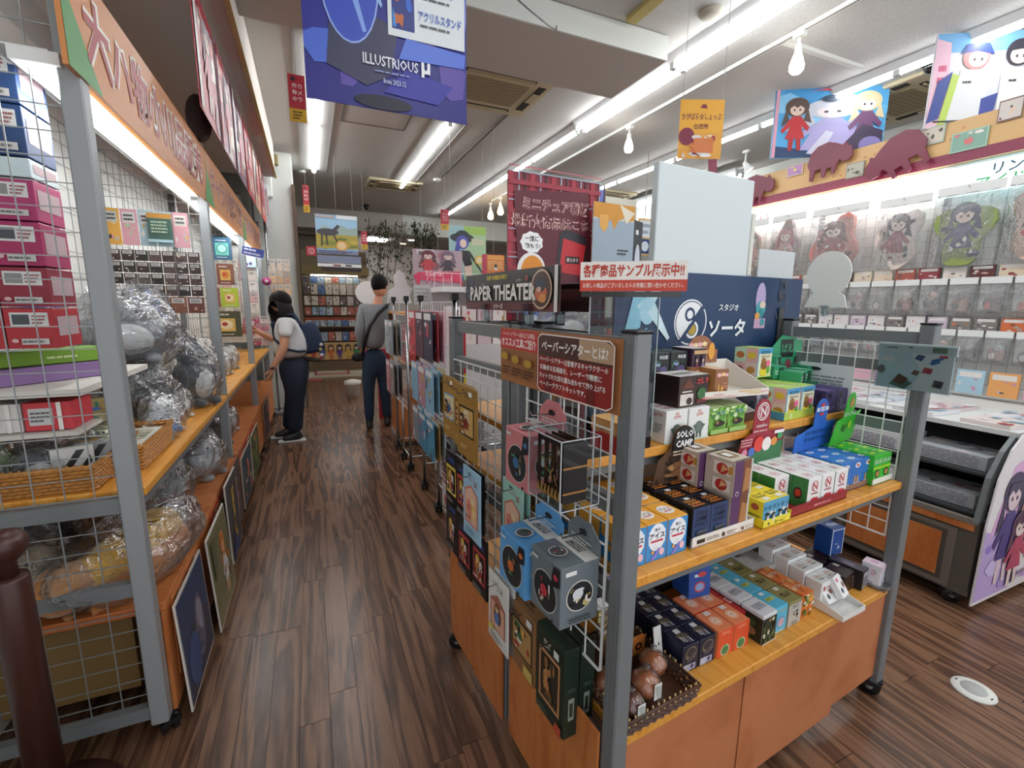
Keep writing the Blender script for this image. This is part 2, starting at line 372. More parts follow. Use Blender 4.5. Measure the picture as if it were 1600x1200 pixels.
# lower ceiling of the back room and raised threshold
m = MB(); m.box(-2.2, BY+.4, 3.0, 7.2, 13.2, 3.05, 'soffit'); struct(m.build('ceiling_back_room'))
m = MB(); m.box(-.8, 9.75, 0, 1.6, 13.2, .05, 'mc2b7a2'); struct(m.build('floor_back_room'))
m = MB(); m.box(-.7, 11.9, .05, 1.25, 12.2, 2.98, 'm8a7f74'); struct(m.build('wall_back_room'))
tg = thing('entrance_mat', 'beige mat with a red border lying on the back room step', 'mat', (.34, 9.72, .05))
m = MB(); m.box(-.31, .1, 0, .31, .95, .012, 'mb3a68e'); m.build('mat_pad', tg)
m = MB()
for a in ((-.33, .08, .33, .12), (-.33, .93, .33, .97), (-.33, .08, -.29, .97), (.29, .08, .33, .97)): m.box(a[0], a[1], .001, a[2], a[3], .016, 'ma33a36')
m.build('mat_border', tg)
m = MB(); m.box(-.13, -.05, 0, .13, .05, .012, 'mb84f58'); tag(m.build('doormat', None, (.0, 9.5, 0)), 'small dull red strip mat on floor before the back room step', 'mat')

# ---------------------------------------------------------------- ceiling fixtures
def tube_light(name, label, x, y0, y1, z=CZ, double=False, recess=False, seg=1.2, group=None):
    t = thing(name, label, 'ceiling light', (x, (y0+y1)/2, z), 0, group)
    L = (y1-y0)/2; m = MB()
    if recess:
        m.box(-.17, -L-.08, -.008, .17, L+.08, -.002, 'm8f8c88')
        for a in ((-.18, -.165), (.165, .18)): m.box(a[0], -L-.1, -.014, a[1], L+.1, 0, 'm8b857f')
    else:
        hw = .11 if double else .06
        m.add([(-hw, -L, 0), (hw, -L, 0), (hw*.6, -L, -.06), (-hw*.6, -L, -.06), (-hw, L, 0), (hw, L, 0), (hw*.6, L, -.06), (-hw*.6, L, -.06)],
              [(0, 1, 2, 3), (7, 6, 5, 4), (0, 4, 5, 1), (1, 5, 6, 2), (2, 6, 7, 3), (3, 7, 4, 0)], 'mdfe2e2')
    m.build('housing', t)
    n = max(1, round((y1-y0)/seg)); d = (y1-y0)/n
    for i in range(n):
        for xx in ((-.05, .05) if double else (0,)):
            c = MB(); a = -L+i*d
            zz = -.03 if recess else -.08
            c.rod((xx, a+.03, zz), (xx, a+d-.03, zz), .019 if not recess else .03, 'tube', 8)
            c.build('tube_lamp', t)
            c = MB(); 
            for yy in (a+.012, a+d-.012): c.box(xx-.02, yy-.012, zz-.02, xx+.02, yy+.012, 0 if recess else -.05, 'mcfd2d2')
            c.build('lamp_socket', t)
    return t
tube_light('ceiling_light', 'recessed strip light left of the row, above the aisle end near the column', .17, 4.0, 7.76, recess=True, seg=1.9)
tube_light('ceiling_light', 'recessed strip light second from left, ending beside the air conditioner', 1.5, 5.16, 8.14, recess=True, seg=1.5)
tube_light('ceiling_light', 'long single row of bare tubes behind the beam corner, second half of the bright line', 2.78, 4.65, 10.3)
tube_light('ceiling_light', 'bright double row of bare tubes running overhead past the beam corner', 2.78, -1.2, 4.6, double=True, seg=1.43)
tube_light('ceiling_light', 'long row of bare tubes above the tan header on the right', 4.42, -1.2, 7.4, seg=1.2)
tube_light('ceiling_light', 'unseen double tube fixture added behind the camera for front light', .9, -1.4, .9, double=True, seg=1.15)  # extra tubes out of view, added to light the goods from the front
tube_light('ceiling_light', 'double tube fixture beyond the capybara shop sign, furthest right', 5.52, 4.9, 6.3, 3.33, double=True, seg=1.4)
tube_light('ceiling_light', 'double tube fixture far back beside the white beam', 5.52, 6.45, 9.0, 3.33, double=True, seg=1.27)
tube_light('ceiling_light', 'small tube fixture far back right of the hanging blue haired girl poster', 4.2, 8.0, 9.0, 2.72-.001+.4, seg=1.0)

def track(name, label, x, y0, y1):
    m = MB(); m.box(-.018, y0, -.03, .018, y1, 0, 'mdcdcd8'); m.box(-.006, y0, -.031, .006, y1, -.0295, 'm777777')
    return tag(m.build(name, None, (x, 0, CZ)), label, 'lighting track')
track('lighting_track', 'white lighting track carrying the hanging bulbs, right of the bright tubes', 3.27, .2, 8.5)
m = MB(); m.box(-.03, 2.62, -.03, .9, 2.66, 0, 'mdcdcd8'); tag(m.build('track_branch', None, (3.31, 0, CZ)), 'short white cross track beside the nearest hanging bulb', 'lighting track')
m = MB(); m.box(-.012, 4.5, -.02, .012, 7.3, 0, 'm5b5754'); tag(m.build('curtain_rail', None, (1.97, 0, CZ)), 'thin dark rail screwed to the ceiling between strip lights', 'rail')
def bulb(label, x, y, z0=CZ-.03, drop=.26, warm=False, s=1.0, rot=0):
    t = thing('spotlight', label, 'lamp', (x, y, z0), rot)
    m = MB(); m.box(-.02, -.04, -.03, .02, .04, 0, 'me8e8e4'); m.rod((0, 0, -.03), (0, 0, -drop*.35), .011*s, 'me8e8e4', 8)
    m.lathe([(.02*s, -drop*.28), (.024*s, -drop*.45), (.02*s, -drop*.5)], 'me8e8e4', 12); m.build('lamp_holder', t)
    m = MB(); m.lathe([(.02*s, -drop*.48), (.034*s, -drop*.62), (.047*s, -drop*.8), (.046*s, -drop*.92), (.03*s, -drop*1.0), (.006, -drop*1.03)], 'bulb_warm' if warm else 'bulb', 14)
    m.build('bulb', t); return t
bulb('large white bulb hanging from the track nearest the camera', 3.27, 2.5)
bulb('white bulb hanging from the track above the red tartan poster', 3.27, 4.4)
def spot(label, p, tilt, yaw, drop=.12):
    t = thing('spotlight', label, 'lamp', p)
    m = MB(); m.box(-.02, -.04, -.03, .02, .04, 0, 'me8e8e4'); m.rod((0, 0, -.03), (0, 0, -drop), .012, 'me8e8e4', 8); m.build('lamp_holder', t)
    m = MB(); T = Matrix.Translation((0, 0, -drop-.02)) @ Matrix.Rotation(yaw, 4, 'Z') @ Matrix.Rotation(tilt, 4, 'Y')
    m.lathe([(.02, .03), (.03, 0), (.055, -.08), (.052, -.085)], 'me8e8e4', 14, T=T); m.build('lamp_head', t)
    m = MB(); m.lathe([(.05, -.083), (.048, -.09), (.02, -.098)], 'bulb', 14, T=T); m.build('bulb', t)
spot('tilted square-looking spotlight lit beside the yellow shop sign', (5.05, 4.42, 3.37), .6, 2.6, .14)
spot('lit spotlight in front of the double tube fixture at right', (5.3, 5.35, 3.4), .5, 3.4, .24)
for i, (x, y) in enumerate(((3.27, 7.6), (3.27, 8.1), (3.27, 8.6))):
    bulb(['first of three clustered spotlights far along the track', 'middle of three clustered spotlights far along the track', 'furthest of three clustered spotlights on the track'][i], x, y, CZ-.03, .3, i > 0, 1.2)
for i, (x, y) in enumerate(((2.35, 11.6), (2.30, 12.4))):
    t = thing('downlight', ['round recessed downlight in back room, nearer one', 'round recessed downlight in back room, farther one above the plant'][i], 'ceiling light', (x, y, 3.0))
    m = MB(); m.lathe([(.1, 0), (.1, -.012), (.075, -.015)], 'me8e8e4', 18); m.build('trim_ring', t)
    m = MB(); m.lathe([(.07, -.014), (.068, -.02)], 'bulb_warm' if i else 'bulb', 18); m.build('lamp_lens', t)

def aircon(label, x, y, z, sx, sy, rz=0):
    t = thing('air_conditioner', label, 'air conditioner', (x, y, z), rz)
    m = MB(); m.bbox(-sx/2, -sy/2, -.035, sx/2, sy/2, 0, 'mc5b899', .015); m.build('casing', t)
    m = MB(); m.box(-sx*.3, -sy*.26, -.042, sx*.3, sy*.26, -.035, 'm9b8c70')
    for i in range(9): m.box(-sx*.3, -sy*.26+i*sy*.52/9, -.046, sx*.3, -sy*.26+i*sy*.52/9+.008, -.042, 'm8a7b60')
    m.build('intake_grille', t)
    for sx_, sy_, w_, h_ in ((0, .38, .32, .035), (0, -.38, .32, .035), (.41, 0, .035, .3), (-.41, 0, .035, .3)):
        m = MB(); m.box(sx*(sx_-w_), sy*(sy_-h_), -.041, sx*(sx_+w_), sy*(sy_+h_), -.035, 'm2a251e')
        m.box(sx*(sx_-w_*.95), sy*(sy_-h_*.5), -.05, sx*(sx_+w_*.95), sy*(sy_+h_*.2), -.04, 'mb9ac8c'); m.build('air_outlet', t)
aircon('cassette air conditioner right beside the big blue poster', 1.6, 4.25, CZ, 1.0, .85)
aircon('cassette air conditioner further back above the aisle end', 1.38, 8.45-.35, CZ, .85, .6)
aircon('cassette air conditioner between the two right hanging posters', 5.2, 2.85, CZ, .95, .8)
aircon('distant cassette air conditioner behind the blue haired girl poster', 4.9, 7.2, CZ, .9, .7)
def disc(name, label, cat, p, r, k='me4e2dc', d=.03):
    m = MB(); m.lathe([(r, 0), (r, -d*.5), (r*.8, -d), (r*.3, -d*1.1)], k, 18); tag(m.build(name, None, p), label, cat)
disc('smoke_detector', 'beige round smoke detector above the beam near the camera', 'smoke detector', (2.55, 2.62, CZ-.004), .075, 'mb9b3a4')
disc('smoke_detector', 'small white detector right of the far strip light', 'smoke detector', (1.95, 7.5, CZ), .06)
disc('smoke_detector', 'small white detector near the far end of the left strip light', 'smoke detector', (.02, 7.9, CZ), .05)
def dome(label, p, r=.06):
    t = thing('security_camera', label, 'security camera', p)
    m = MB(); m.lathe([(r, 0), (r, -.03), (r*.9, -.035)], 'm2c2c2e', 16); m.build('camera_base', t)
    m = MB(); m.lathe([(r*.8, -.035), (r*.78, -.06), (r*.5, -.09), (.005, -.1)], 'g08080a', 16); m.build('dome_lens', t)
dome('black dome camera under the ceiling left of the blue poster', (.12, 3.2, 3.235), .05)
dome('black dome camera behind the header between right posters', (4.62, 2.35, CZ), .075)
dome('small black camera right of the hanging horse poster', (1.15, 10.0, CZ), .06)
m = MB(); m.box(-.12, -.3, -.04, .12, .3, 0, 'm989690'); m.box(-.04, .3, -.03, .04, .7, 0, 'mc0b070')
tag(m.build('ceiling_conduit', None, (2.12, 2.2, CZ-.004)), 'yellowed conduit stub fixed to the speckled ceiling near the detector', 'conduit')
m = MB(); m.path([(.66, 2.0, 2.85), (.9, 2.3, 2.98), (1.2, 2.55, 3.05), (1.42, 2.75, 3.12), (1.55, 2.9, 3.2), (1.56, 2.92, 3.236)], .004, 'black', 5)
tag(m.build('power_cord', None), 'thin black cord running from the blue poster to the beam', 'cord')
# floor disc
t = thing('floor_light', 'round white plate set in the wooden floor right of the island', 'floor plate', (2.29, .71, 0))
m = MB(); m.lathe([(.068, 0), (.066, .006), (.04, .009)], 'md8d8d2', 32); m.build('plate_ring', t)
m = MB(); m.lathe([(.04, .0085), (.039, .0105)], 'ma9aaa8', 28); m.build('plate_insert', t)
m = MB(); m.box(-.007, -.056, .0065, .007, -.051, .0085, 'm555555'); m.box(-.007, .051, .0065, .007, .056, .0085, 'm555555'); m.build('screw_slot', t)
# column devices
t = thing('wall_controller', 'white control panel on the column beside the woman', 'control panel', (-.29, 7.1, 1.32))
m = MB(); m.bbox(-.09, -.03, -.17, .09, 0, .17, 'me2e4de', .008); m.build('panel_body', t)
m = MB(); m.box(-.04, -.033, .1, .03, -.03, .12, 'm33363a'); m.box(-.03, -.033, -.06, -.01, -.03, -.04, 'm999999'); m.box(.02, -.033, -.1, .04, -.03, -.08, 'm999999'); m.build('control_buttons', t)
m = MB(); m.bbox(-.12, -.08, -.16, .1, 0, .16, 'me6e6e0', .01); tag(m.build('wall_speaker', None, (-.46, 7.1, 2.98)), 'white box speaker high on the white column', 'speaker')
m = MB(); m.bbox(-.06, -.1, -.06, .06, 0, .06, 'm9a8a60', .006); tag(m.build('wall_junction_box', None, (-.33, 7.1, 3.28)), 'small tan box where the column meets the ceiling', 'junction box')
m = MB(); m.box(-.02, -.06, 0, .02, 0, 3.0, 'm6a5a4c'); tag(m.build('corner_guard', None, (-.115, 7.1, 0)), 'thin brown corner strip on the white column edge', 'corner guard')

# ================================================================ ISLAND RACKS
def caster(parent, x, y, r=.035, rz=0):
    c = MB(); T = Matrix.Translation((x, y, 0)) @ Matrix.Rotation(rz, 4, 'Z')
    c.box(-.02, -.03, .055, .02, .03, .062, 'black', T); c.prism([(-.03, -.025), (.03, -.025), (.03, .03), (-.03, .03)], .04, .056, 'black', T)
    c.rod(T @ Vector((-.024, .01, r)), T @ Vector((-.008, .01, r)), r, 'black', 14); c.rod(T @ Vector((.008, .01, r)), T @ Vector((.024, .01, r)), r, 'black', 14)
    c.rod(T @ Vector((-.026, .01, r)), T @ Vector((.026, .01, r)), .012, 'm8a8a8a', 8)
    return c.build('caster', parent)
def grid(parent, o, U, V, w_, h_, nu, nv, k='wire_white', r=.0022, name='wire_grid'):
    g = MB(); o = Vector(o); U = Vector(U); V = Vector(V); Nn = U.cross(V)
    for i in range(nu+1):
        a = o + U*(w_*i/nu); g.rod(a, a+V*h_, r*(1.6 if i in (0, nu) else 1), k, 4, cap=False)
    for j in range(nv+1):
        a = o + V*(h_*j/nv) + Nn*r*1.6; g.rod(a, a+U*w_, r*(1.6 if j in (0, nv) else 1), k, 4, cap=False)
    return g.build(name, parent)
def post(parent, x, y, h, k='steel', s=.045, z0=.06):
    p = MB(); p.bbox(x-s/2, y-s/2, z0, x+s/2, y+s/2, h, k, .004)
    for q in (-.008, .008): p.box(x-s/2-.0008, y+q-.002, z0+.1, x-s/2, y+q+.002, h-.02, 'm6c7175')
    o = p.build('post', parent); c = MB(); c.bbox(x-s/2-.002, y-s/2-.002, h, x+s/2+.002, y+s/2+.002, h+.007, 'black', .003); c.build('post_cap', o); return o
def rail(parent, a, b, z, hh=.04, t=.02, k='steel'):
    p = MB(); a = Vector((*a, z)); b = Vector((*b, z)); d = (b-a).normalized(); n = Vector((-d.y, d.x, 0))*t/2
    vs = [a-n, a+n, b+n, b-n]; p.prism([(v.x, v.y) for v in vs], z, z+hh, k); return p.build('side_rail', parent)
RW, RD, RH = 1.32, .47, 1.415
ir = thing('display_rack', 'grey metal island rack with orange shelves packed with boxed goods, nearest the camera', 'display rack', I(0, 0, 0), A5)
for x, y in ((0, 0), (0, RD), (RW, 0), (RW, RD)): post(ir, x, y, RH)
for z, t, d0 in ((.43, .028, -.01), (.836, .026, .0), (1.050, .028, .205)):
    s_ = MB(); s_.bbox(.024, d0, z, RW-.024, RD-.02, z+t, 'shelf', .003); s_.box(.03, d0+.02, z-.03, RW-.03, d0+.04, z, 'steel'); s_.build('shelf', ir)
for x in (0, RW):
    for z in ((1.365, .385, .795, 1.01, .1) if x == 0 else (1.35, 1.245, 1.03, .79, .385, .1)): rail(ir, (x, .022), (x, RD-.022), z)
grid(ir, (-.018, .40, .62), (0, -1, 0), (0, 0, 1), .36, .64, 6, 12)
grid(ir, (RW-.012, .03, .64), (0, 1, 0), (0, 0, 1), .41, .70, 7, 13)
bk = MB(); bk.box(.03, RD-.012, .46, RW-.03, RD-.004, 1.12, 'mb4a088'); bk.build('back_board', ir)
b = MB(); b.box(.025, -.006, .10, .475, .008, .43, 'panel_red'); b.build('base_panel', ir)
b = MB(); b.box(.479, -.008, .06, 1.0, .008, .43, 'panel_red'); b.build('base_panel', ir)
b = MB(); b.box(1.003, -.005, .085, RW-.02, .009, .43, 'panel_red'); b.build('base_panel', ir)
b = MB(); b.box(-.034, .02, .06, -.026, .46, .47, 'panel'); b.build('base_panel', ir)
for x, y in ((.03, .03), (RW-.0, -.0), (RW, RD-.03), (.02, RD-.03)): caster(ir, x, y, rz=.4)
# second rack behind it
r2 = thing('display_rack', 'second grey metal rack behind the nearest one, white wire grid on its aisle side', 'display rack', I(0, .53, 0), A5)
for x, y in ((0, 0), (0, .45), (RW, 0), (RW, .45)): post(r2, x, y, RH)
for z in (1.365, 1.235, .79): rail(r2, (0, .022), (0, .428), z)
rail(r2, (.02, .45), (RW-.02, .45), 1.365); rail(r2, (RW, .02), (RW, .43), 1.3)
for z in (.43, .836, 1.05):
    s_ = MB(); s_.bbox(.024, -.0, z, RW-.024, .45, z+.028, 'shelf', .003); s_.build('shelf', r2)
grid(r2, (-.014, .43, .5), (0, -1, 0), (0, 0, 1), .41, .76, 7, 14)
for x, y in ((.0, .44), (RW, .44)): caster(r2, x, y, rz=.9)
for y0, y1, xo in ((-.018, .22, -.036), (.223, .47, -.03)):
    b = MB(); b.box(xo, y0, .06, xo+.008, y1, .47, 'panel'); b.build('base_panel', r2)

# ---- placing helpers on the island
def put(me, name, label, cat, u, v, z, group=None, rz=0, tilt=None):
    o = link(name, me, None, I(u, v, z), A5+rz)
    if tilt: o.rotation_euler = (tilt[0], tilt[1], A5+rz)
    return tag(o, label, cat, group)
def part_text(parent, name, o, U, V, w_, h_, shapes):
    m = MB(); m.art(o, U, V, w_, h_, shapes); return m.build(name, parent)
ROWN = ['front row', 'second row', 'third row', 'fourth row']
def rowgrid(me, name, desc, cat, u, v, z, w_, d_, nx, ny, group, skip=(), jit=.001, rz=0):
    rd = random.Random(len(desc)); c, s = math.cos(rz), math.sin(rz)
    for j in range(ny):
        for i in range(nx):
            if (i, j) in skip: continue
            du, dv = i*(w_+.001), j*(d_+.001)
            pos = NTH[i]+' from the left' if nx > 1 else 'single column'
            put(me, name, '%s, %s, %s' % (desc, ROWN[j], pos), cat, u+du*c-dv*s, v+du*s+dv*c+rd.uniform(-jit, jit), z, group, rz+rd.uniform(-.01, .01))

MZ = .863; BZ = .459; TZ = 1.106
# MIDDLE SHELF ---------------------------------------------------
ice = box_mesh('ice_box', .066, .085, .098, 'e8a63c',
    front=F(('r', 0, 0, 1, .98, '3f8fd0'), ('e', .5, .62, .42, .36, 'f4f6fa'), ('r', .1, .45, .9, .8, 'f4f6fa'), ('t', '堆元', .5, .82, .09, '222a44'), ('t', 'アイス', .5, .66, .16, '14161c', .8, .05),
            ('r', .2, .5, .8, .55, 'c8384a'), ('t', '3種', .5, .36, .13, 'f6f8ff', .5, .04), ('p', [(.2, .05), (.35, .03), (.75, .3), (.6, .33)], '8b7fd6'), ('e', .75, .22, .12, .1, 'f0c2cc'), ('e', .3, .25, .07, .05, 'e9a050'), ('r', .0, 0, 1, .015, 'e8a63c')),
    top=F(('e', .5, .5, .36, .26, 'f7f2ea'), ('t', 'アイス', .5, .52, .16, '2a3350', .55, .04), ('r', .3, .38, .7, .42, 'c8384a')),
    left=F(('p', [(0, 0), (1, 0), (1, .35), (0, .6)], '3f8fd0'), ('e', .5, .35, .2, .1, 'd9953a')), right=F(('p', [(0, 0), (1, 0), (1, .6), (0, .35)], '3f8fd0')))
rowgrid(ice, 'snack_box', 'orange and blue ice cream box', 'box', .032, .035, MZ, .068, .09, 3, 3, 'orange and blue ice boxes on the middle shelf')
solo = box_mesh('solo_box', .066, .064, .098, '10141c',
    front=F(('r', 0, 0, 1, 1, '2d3f68'), ('t', 'SOLO', .5, .86, .13, '0e1220', .9, .05), ('t', 'CAMP', .5, .70, .13, '0e1220', .9, .05), ('L', .12, .5, .9, .6, 2, '18233c'),
            ('p', [(.15, .1), (.85, .1), (.75, .38), (.25, .38)], '4a5360'), ('r', .22, .15, .78, .3, '0f1216'), ('r', 0, 0, 1, .09, 'c05a30'), ('L', .05, .02, .95, .07, 1, '2a1a14')),
    top=F(('r', .06, .06, .94, .94, '0c0e14'), ('t', 'SOLO', .5, .62, .2, 'e08a2c', .8, .05), ('t', 'CAMP', .5, .38, .2, 'e08a2c', .8, .05), ('r', .15, .14, .85, .22, 'c8702a'), ('r', .4, .74, .66, .92, 'e6e6e4')),
    left=F(('ring', .6, .8, .12, 'e8e8e8', '10141c', .02)))
tr = thing('display_tray', 'black and white cardboard tray with a round SOLO CAMP header card', 'display tray', I(.252, .03, MZ), A5)
m = MB(); m.box(0, 0, 0, .25, .21, .004, 'e6e2da'); m.box(0, 0, 0, .25, .003, .028, 'eae6e0'); m.prism([(0, 0), (.003, 0), (.003, .21), (0, .21)], 0, .03, '17181c'); m.box(.247, 0, 0, .25, .21, .03, 'e6e2da')
m.art((0, 0, 0), (1, 0, 0), (0, 0, 1), .25, .028, F(('r', .08, .3, .2, .7, '222222'), ('L', .22, .35, .42, .7, 2, '777777'), ('r', .46, .3, .5, .7, '333333'), ('L', .53, .35, .7, .7, 2, '777777'), ('e', .78, .5, .02, .18, '5a3a2a'), ('L', .82, .35, .96, .7, 2, '777777'))); m.build('tray_body', tr)
m = MB(); hc = [(0, .0), (.27, 0), (.25, .1), (.17, .13)] + [(.125+.048*math.cos(a), .155+.045*math.sin(a)) for a in [i*PI/10 for i in range(0, 11)]] + [(.07, .12), (.02, .09)]
T = Matrix.Translation((.02, .165, .10)) @ Matrix.Rotation(PI/2+.03, 4, 'X') @ Matrix.Scale(.86, 4)
m.prism(hc, 0, .003, '5e4636', T)
P3 = lambda x, y, z=.0035: T @ Vector((x, y, z))
def tart(mb, T, w_, h_, shapes, z=.0035):
    o = T @ Vector((0, 0, z)); U = (T.to_3x3() @ Vector((1, 0, 0))).normalized(); V = (T.to_3x3() @ Vector((0, 1, 0))).normalized(); sc = T.to_scale().x; w_ *= sc; h_ *= sc; mb.art(o, U, V, w_, h_, shapes)
tart(m, T, .25, .2, F(('blob', .05, .02, .95, .5, 22, ['8a6040', '3a2a20', 'a07850', '2a2420', 'b89060'], 5), ('e', .5, .775, .19, .22, '111214'), ('r', .3, .56, .69, .75, '111214'), ('t', 'SOLO', .5, .86, .12, 'f4f4f4', .32, .06), ('t', 'CAMP', .5, .7, .12, 'f4f4f4', .32, .06), ('L', .3, .5, .7, .6, 2, 'd8c8b0'), ('p', [(.62, .1), (.7, .12), (.78, .55), (.74, .56)], '241a14')))
m.build('header_card', tr)
rowgrid(solo, 'camp_box', 'dark blue and orange SOLO CAMP box in the tray', 'box', .258, .036, MZ+.005, .0665, .065, 2, 3, 'dark camp boxes in the middle shelf tray')
beige = box_mesh('beige_box', .075, .09, .10, 'c9bcae',
    front=F(('r', 0, 0, .48, 1, '5b3560'), ('r', .48, 0, 1, 1, '7c4a30'), ('p', [(.5, .1), (.9, .15), (.95, .7), (.6, .8)], 'b07a4c'), ('r', .9, 0, 1, 1, 'c8c8c0'), ('ring', .2, .1, .09, 'f0f0ee', '5b3560', .02)),
    left=F(('ring', .15, .9, .05, '3a3a3a', 'c9bcae', .01), ('r', .3, .56, .9, .9, 'e8e0d6'), ('e', .6, .72, .2, .16, 'b8302c'), ('p', [(.55, .6), (.8, .75), (.6, .85)], 'd8a070'), ('r', .3, .1, .9, .44, 'e8e0d6'), ('e', .6, .27, .2, .16, 'b8302c'), ('p', [(.55, .2), (.8, .3), (.6, .4)], 'e0b080'), ('r', .82, .62, .94, .84, 'c8923c')),
    top=F(('r', 0, .93, 1, 1, '3c2418'), ('r', 0, 0, 1, .06, '3c2418'), ('r', .2, .3, .75, .8, '8a6a50'), ('r', .3, .4, .6, .7, 'e8e8e6')))
put(beige, 'figure_box', 'beige tomato-print box low in the tray right of the camp boxes', 'box', .402, .036, MZ+.005, 'beige boxes')
put(beige, 'figure_box', 'beige tomato-print box stacked on another, front of the two upper ones', 'box', .398, .03, MZ+.107, 'beige boxes', .03)
put(beige, 'figure_box', 'beige tomato-print box stacked behind the front upper one', 'box', .375, .125, MZ+.107, 'beige boxes', -.04)
put(beige, 'figure_box', 'beige tomato-print box hidden low behind the other beige boxes', 'box', .392, .13, MZ+.005, 'beige boxes')
yel = box_mesh('yellow_box', .058, .06, .07, 'e9d42c',
    front=F(('r', 0, 0, 1, 1, '5aa2c8'), ('t', 'みーあーち', .5, .72, .2, '16181c', .9, .03), ('blob', .1, .05, .95, .6, 12, ['e8eef0', '3a4450', 'e6e6e0', '30506a', 'c9d4d8'], 3), ('fig', .3, .05, .3, .5, '303030', 'e0e4e4', 'e8d0c0'), ('fig', .7, .05, .3, .5, '303030', 'e0e4e4', 'e8d0c0')),
    top=F(('t', 'みーす', .5, .7, .22, '222222', .8), ('r', .3, .1, .75, .35, 'e8e8e0'), ('L', .1, .4, .9, .55, 2, '444444')), left=F(('e', .6, .7, .2, .14, 'b0502c'), ('L', .1, .1, .9, .4, 3, '555555')))
tr = thing('display_tray', 'bright yellow cardboard tray holding small yellow and blue boxes', 'display tray', I(.515, .012, MZ), A5)
m = MB(); m.box(0, 0, 0, .13, .2, .003, 'e4d020'); m.box(0, 0, 0, .13, .003, .022, 'f0e048'); m.prism([(0, 0), (.003, 0), (.003, .2), (0, .2)], 0, .026, 'e4d020'); m.box(.127, 0, 0, .13, .2, .03, 'e4d020')
m.art((0, 0, 0), (1, 0, 0), (0, 0, 1), .13, .022, F(('t', 'みーんご', .6, .5, .55, '2a2a1a', .4), ('e', .2, .5, .03, .2, '555555'))); m.art((0, .2, 0), (0, -1, 0), (0, 0, 1), .2, .022, F(('t', 'ㅋ', .5, .5, .6, '111111'))); m.build('tray_body', tr)
rowgrid(yel, 'toy_box', 'small yellow and blue box in the yellow tray', 'box', .522, .02, MZ+.004, .059, .06, 2, 3, 'yellow boxes in the yellow tray')
nb = box_mesh('n_box', .072, .051, .095, 'eceaea',
    front=F(('ring', .5, .72, .24, 'b8383c', 'f4f2f2', .035), ('t', 'N', .5, .72, .24, 'b8383c', .3, .06), ('r', .25, .46, .75, .5, 'a04044'), ('e', .48, .2, .24, .15, 'c8343a'), ('e', .7, .26, .09, .08, 'c8343a'), ('r', .3, .05, .38, .15, 'c8343a'), ('r', .58, .05, .66, .15, 'c8343a')),
    top=F(('ring', .5, .5, .28, 'c06064', 'f2f0f0', .03), ('t', 'N', .5, .5, .3, 'c06064', .3, .04)), left=F(('r', 0, 0, 1, 1, '2f7a3c'), ('e', .45, .45, .26, .2, '251410'), ('e', .45, .46, .18, .13, 'b83a22')), right=F(('r', 0, 0, 1, 1, '2f7a3c')))
tr = thing('display_tray', 'dark red tray with a red N header card and coloured balls on its back board', 'display tray', I(.65, .018, MZ), A5)
m = MB(); m.box(0, 0, 0, .31, .215, .004, '9c2430'); m.box(0, 0, 0, .31, .003, .03, '8f1f2a'); m.box(0, 0, 0, .003, .215, .02, '2f6a38'); m.box(.307, 0, 0, .31, .215, .02, '2f6a38')
m.art((0, 0, 0), (1, 0, 0), (0, 0, 1), .31, .03, F(('L', .4, .3, .8, .7, 1, 'd88890'))); m.build('tray_body', tr)
m = MB(); T = Matrix.Translation((-.02, .178, .10)) @ Matrix.Rotation(PI/2+.03, 4, 'X') @ Matrix.Scale(.78, 4)
hc = [(0, 0), (.31, 0), (.31, .135), (.2, .135)] + [(.145+.052*math.cos(a), .225+.052*math.sin(a)) for a in [i*PI/10 for i in range(0, 11)]] + [(.093, .135), (.03, .11)]
m.prism(hc, 0, .003, '9a2a38', T)
tart(m, T, .31, .28, F(('p', [(0, 0), (1, 0), (1, .3), (0, .1)], '2f7040'), ('ring', .468, .80, .14, 'f0e8e8', '9a2a38', .018), ('ring', .468, .80, .105, 'f0e8e8', '9a2a38', .014), ('t', 'N', .468, .8, .13, 'f0e8e8', .2, .05), ('t', 'nuudoo', .468, .59, .06, 'f0e8e8', .3, .03),
    ('L', .3, .48, .7, .53, 1, 'd8a8ac'), ('e', .45, .3, .11, .12, 'd83c30'), ('e', .62, .28, .1, .11, 'ece6e2'), ('e', .78, .3, .07, .07, 'e09040'), ('e', .9, .38, .06, .06, '3c9a58'), ('e', .3, .2, .07, .07, '4a6ab8'), ('e', .15, .2, .06, .06, 'd8809c'), ('r', .76, .42, .98, .47, 'f0ecec'), ('L', .05, .3, .3, .42, 3, 'd8a0a4')))
m.build('header_card', tr)
rowgrid(nb, 'bun_box', 'white box with a red N emblem and green side', 'box', .742, .024, MZ+.005, .073, .052, 3, 4, 'white N boxes on the middle shelf')
for j in (1, 2, 3): put(nb, 'bun_box', 'white N emblem box at the left of the rows, %s one' % ['nearest', 'middle', 'farthest'][j-1], 'box', .66, .024+.052*j, MZ+.005, 'white N boxes on the middle shelf')
bl = box_mesh('blue_box', .068, .046, .095, '2b6fc0',
    front=F(('e', .5, .82, .25, .1, 'e8eef6'), ('e', .5, .82, .13, .05, 'c83c40'), ('e', .35, .3, .08, .14, 'd8a060'), ('e', .6, .3, .08, .14, 'd8a060'), ('r', .15, .1, .85, .18, 'd0dcec')),
    top=F(('e', .5, .5, .28, .2, 'c8dcf0'), ('t', 'BE', .5, .5, .16, 'b83c48', .3, .03)), right=F(('e', .5, .6, .3, .2, 'e8eef6')))
tr = thing('display_tray', 'blue tray with a round blue header card beside the green tray', 'display tray', I(.965, .045, MZ), A5)
m = MB(); m.box(0, 0, 0, .22, .2, .004, '2256a0'); m.box(0, 0, 0, .22, .003, .02, '8a6a58'); m.build('tray_body', tr)
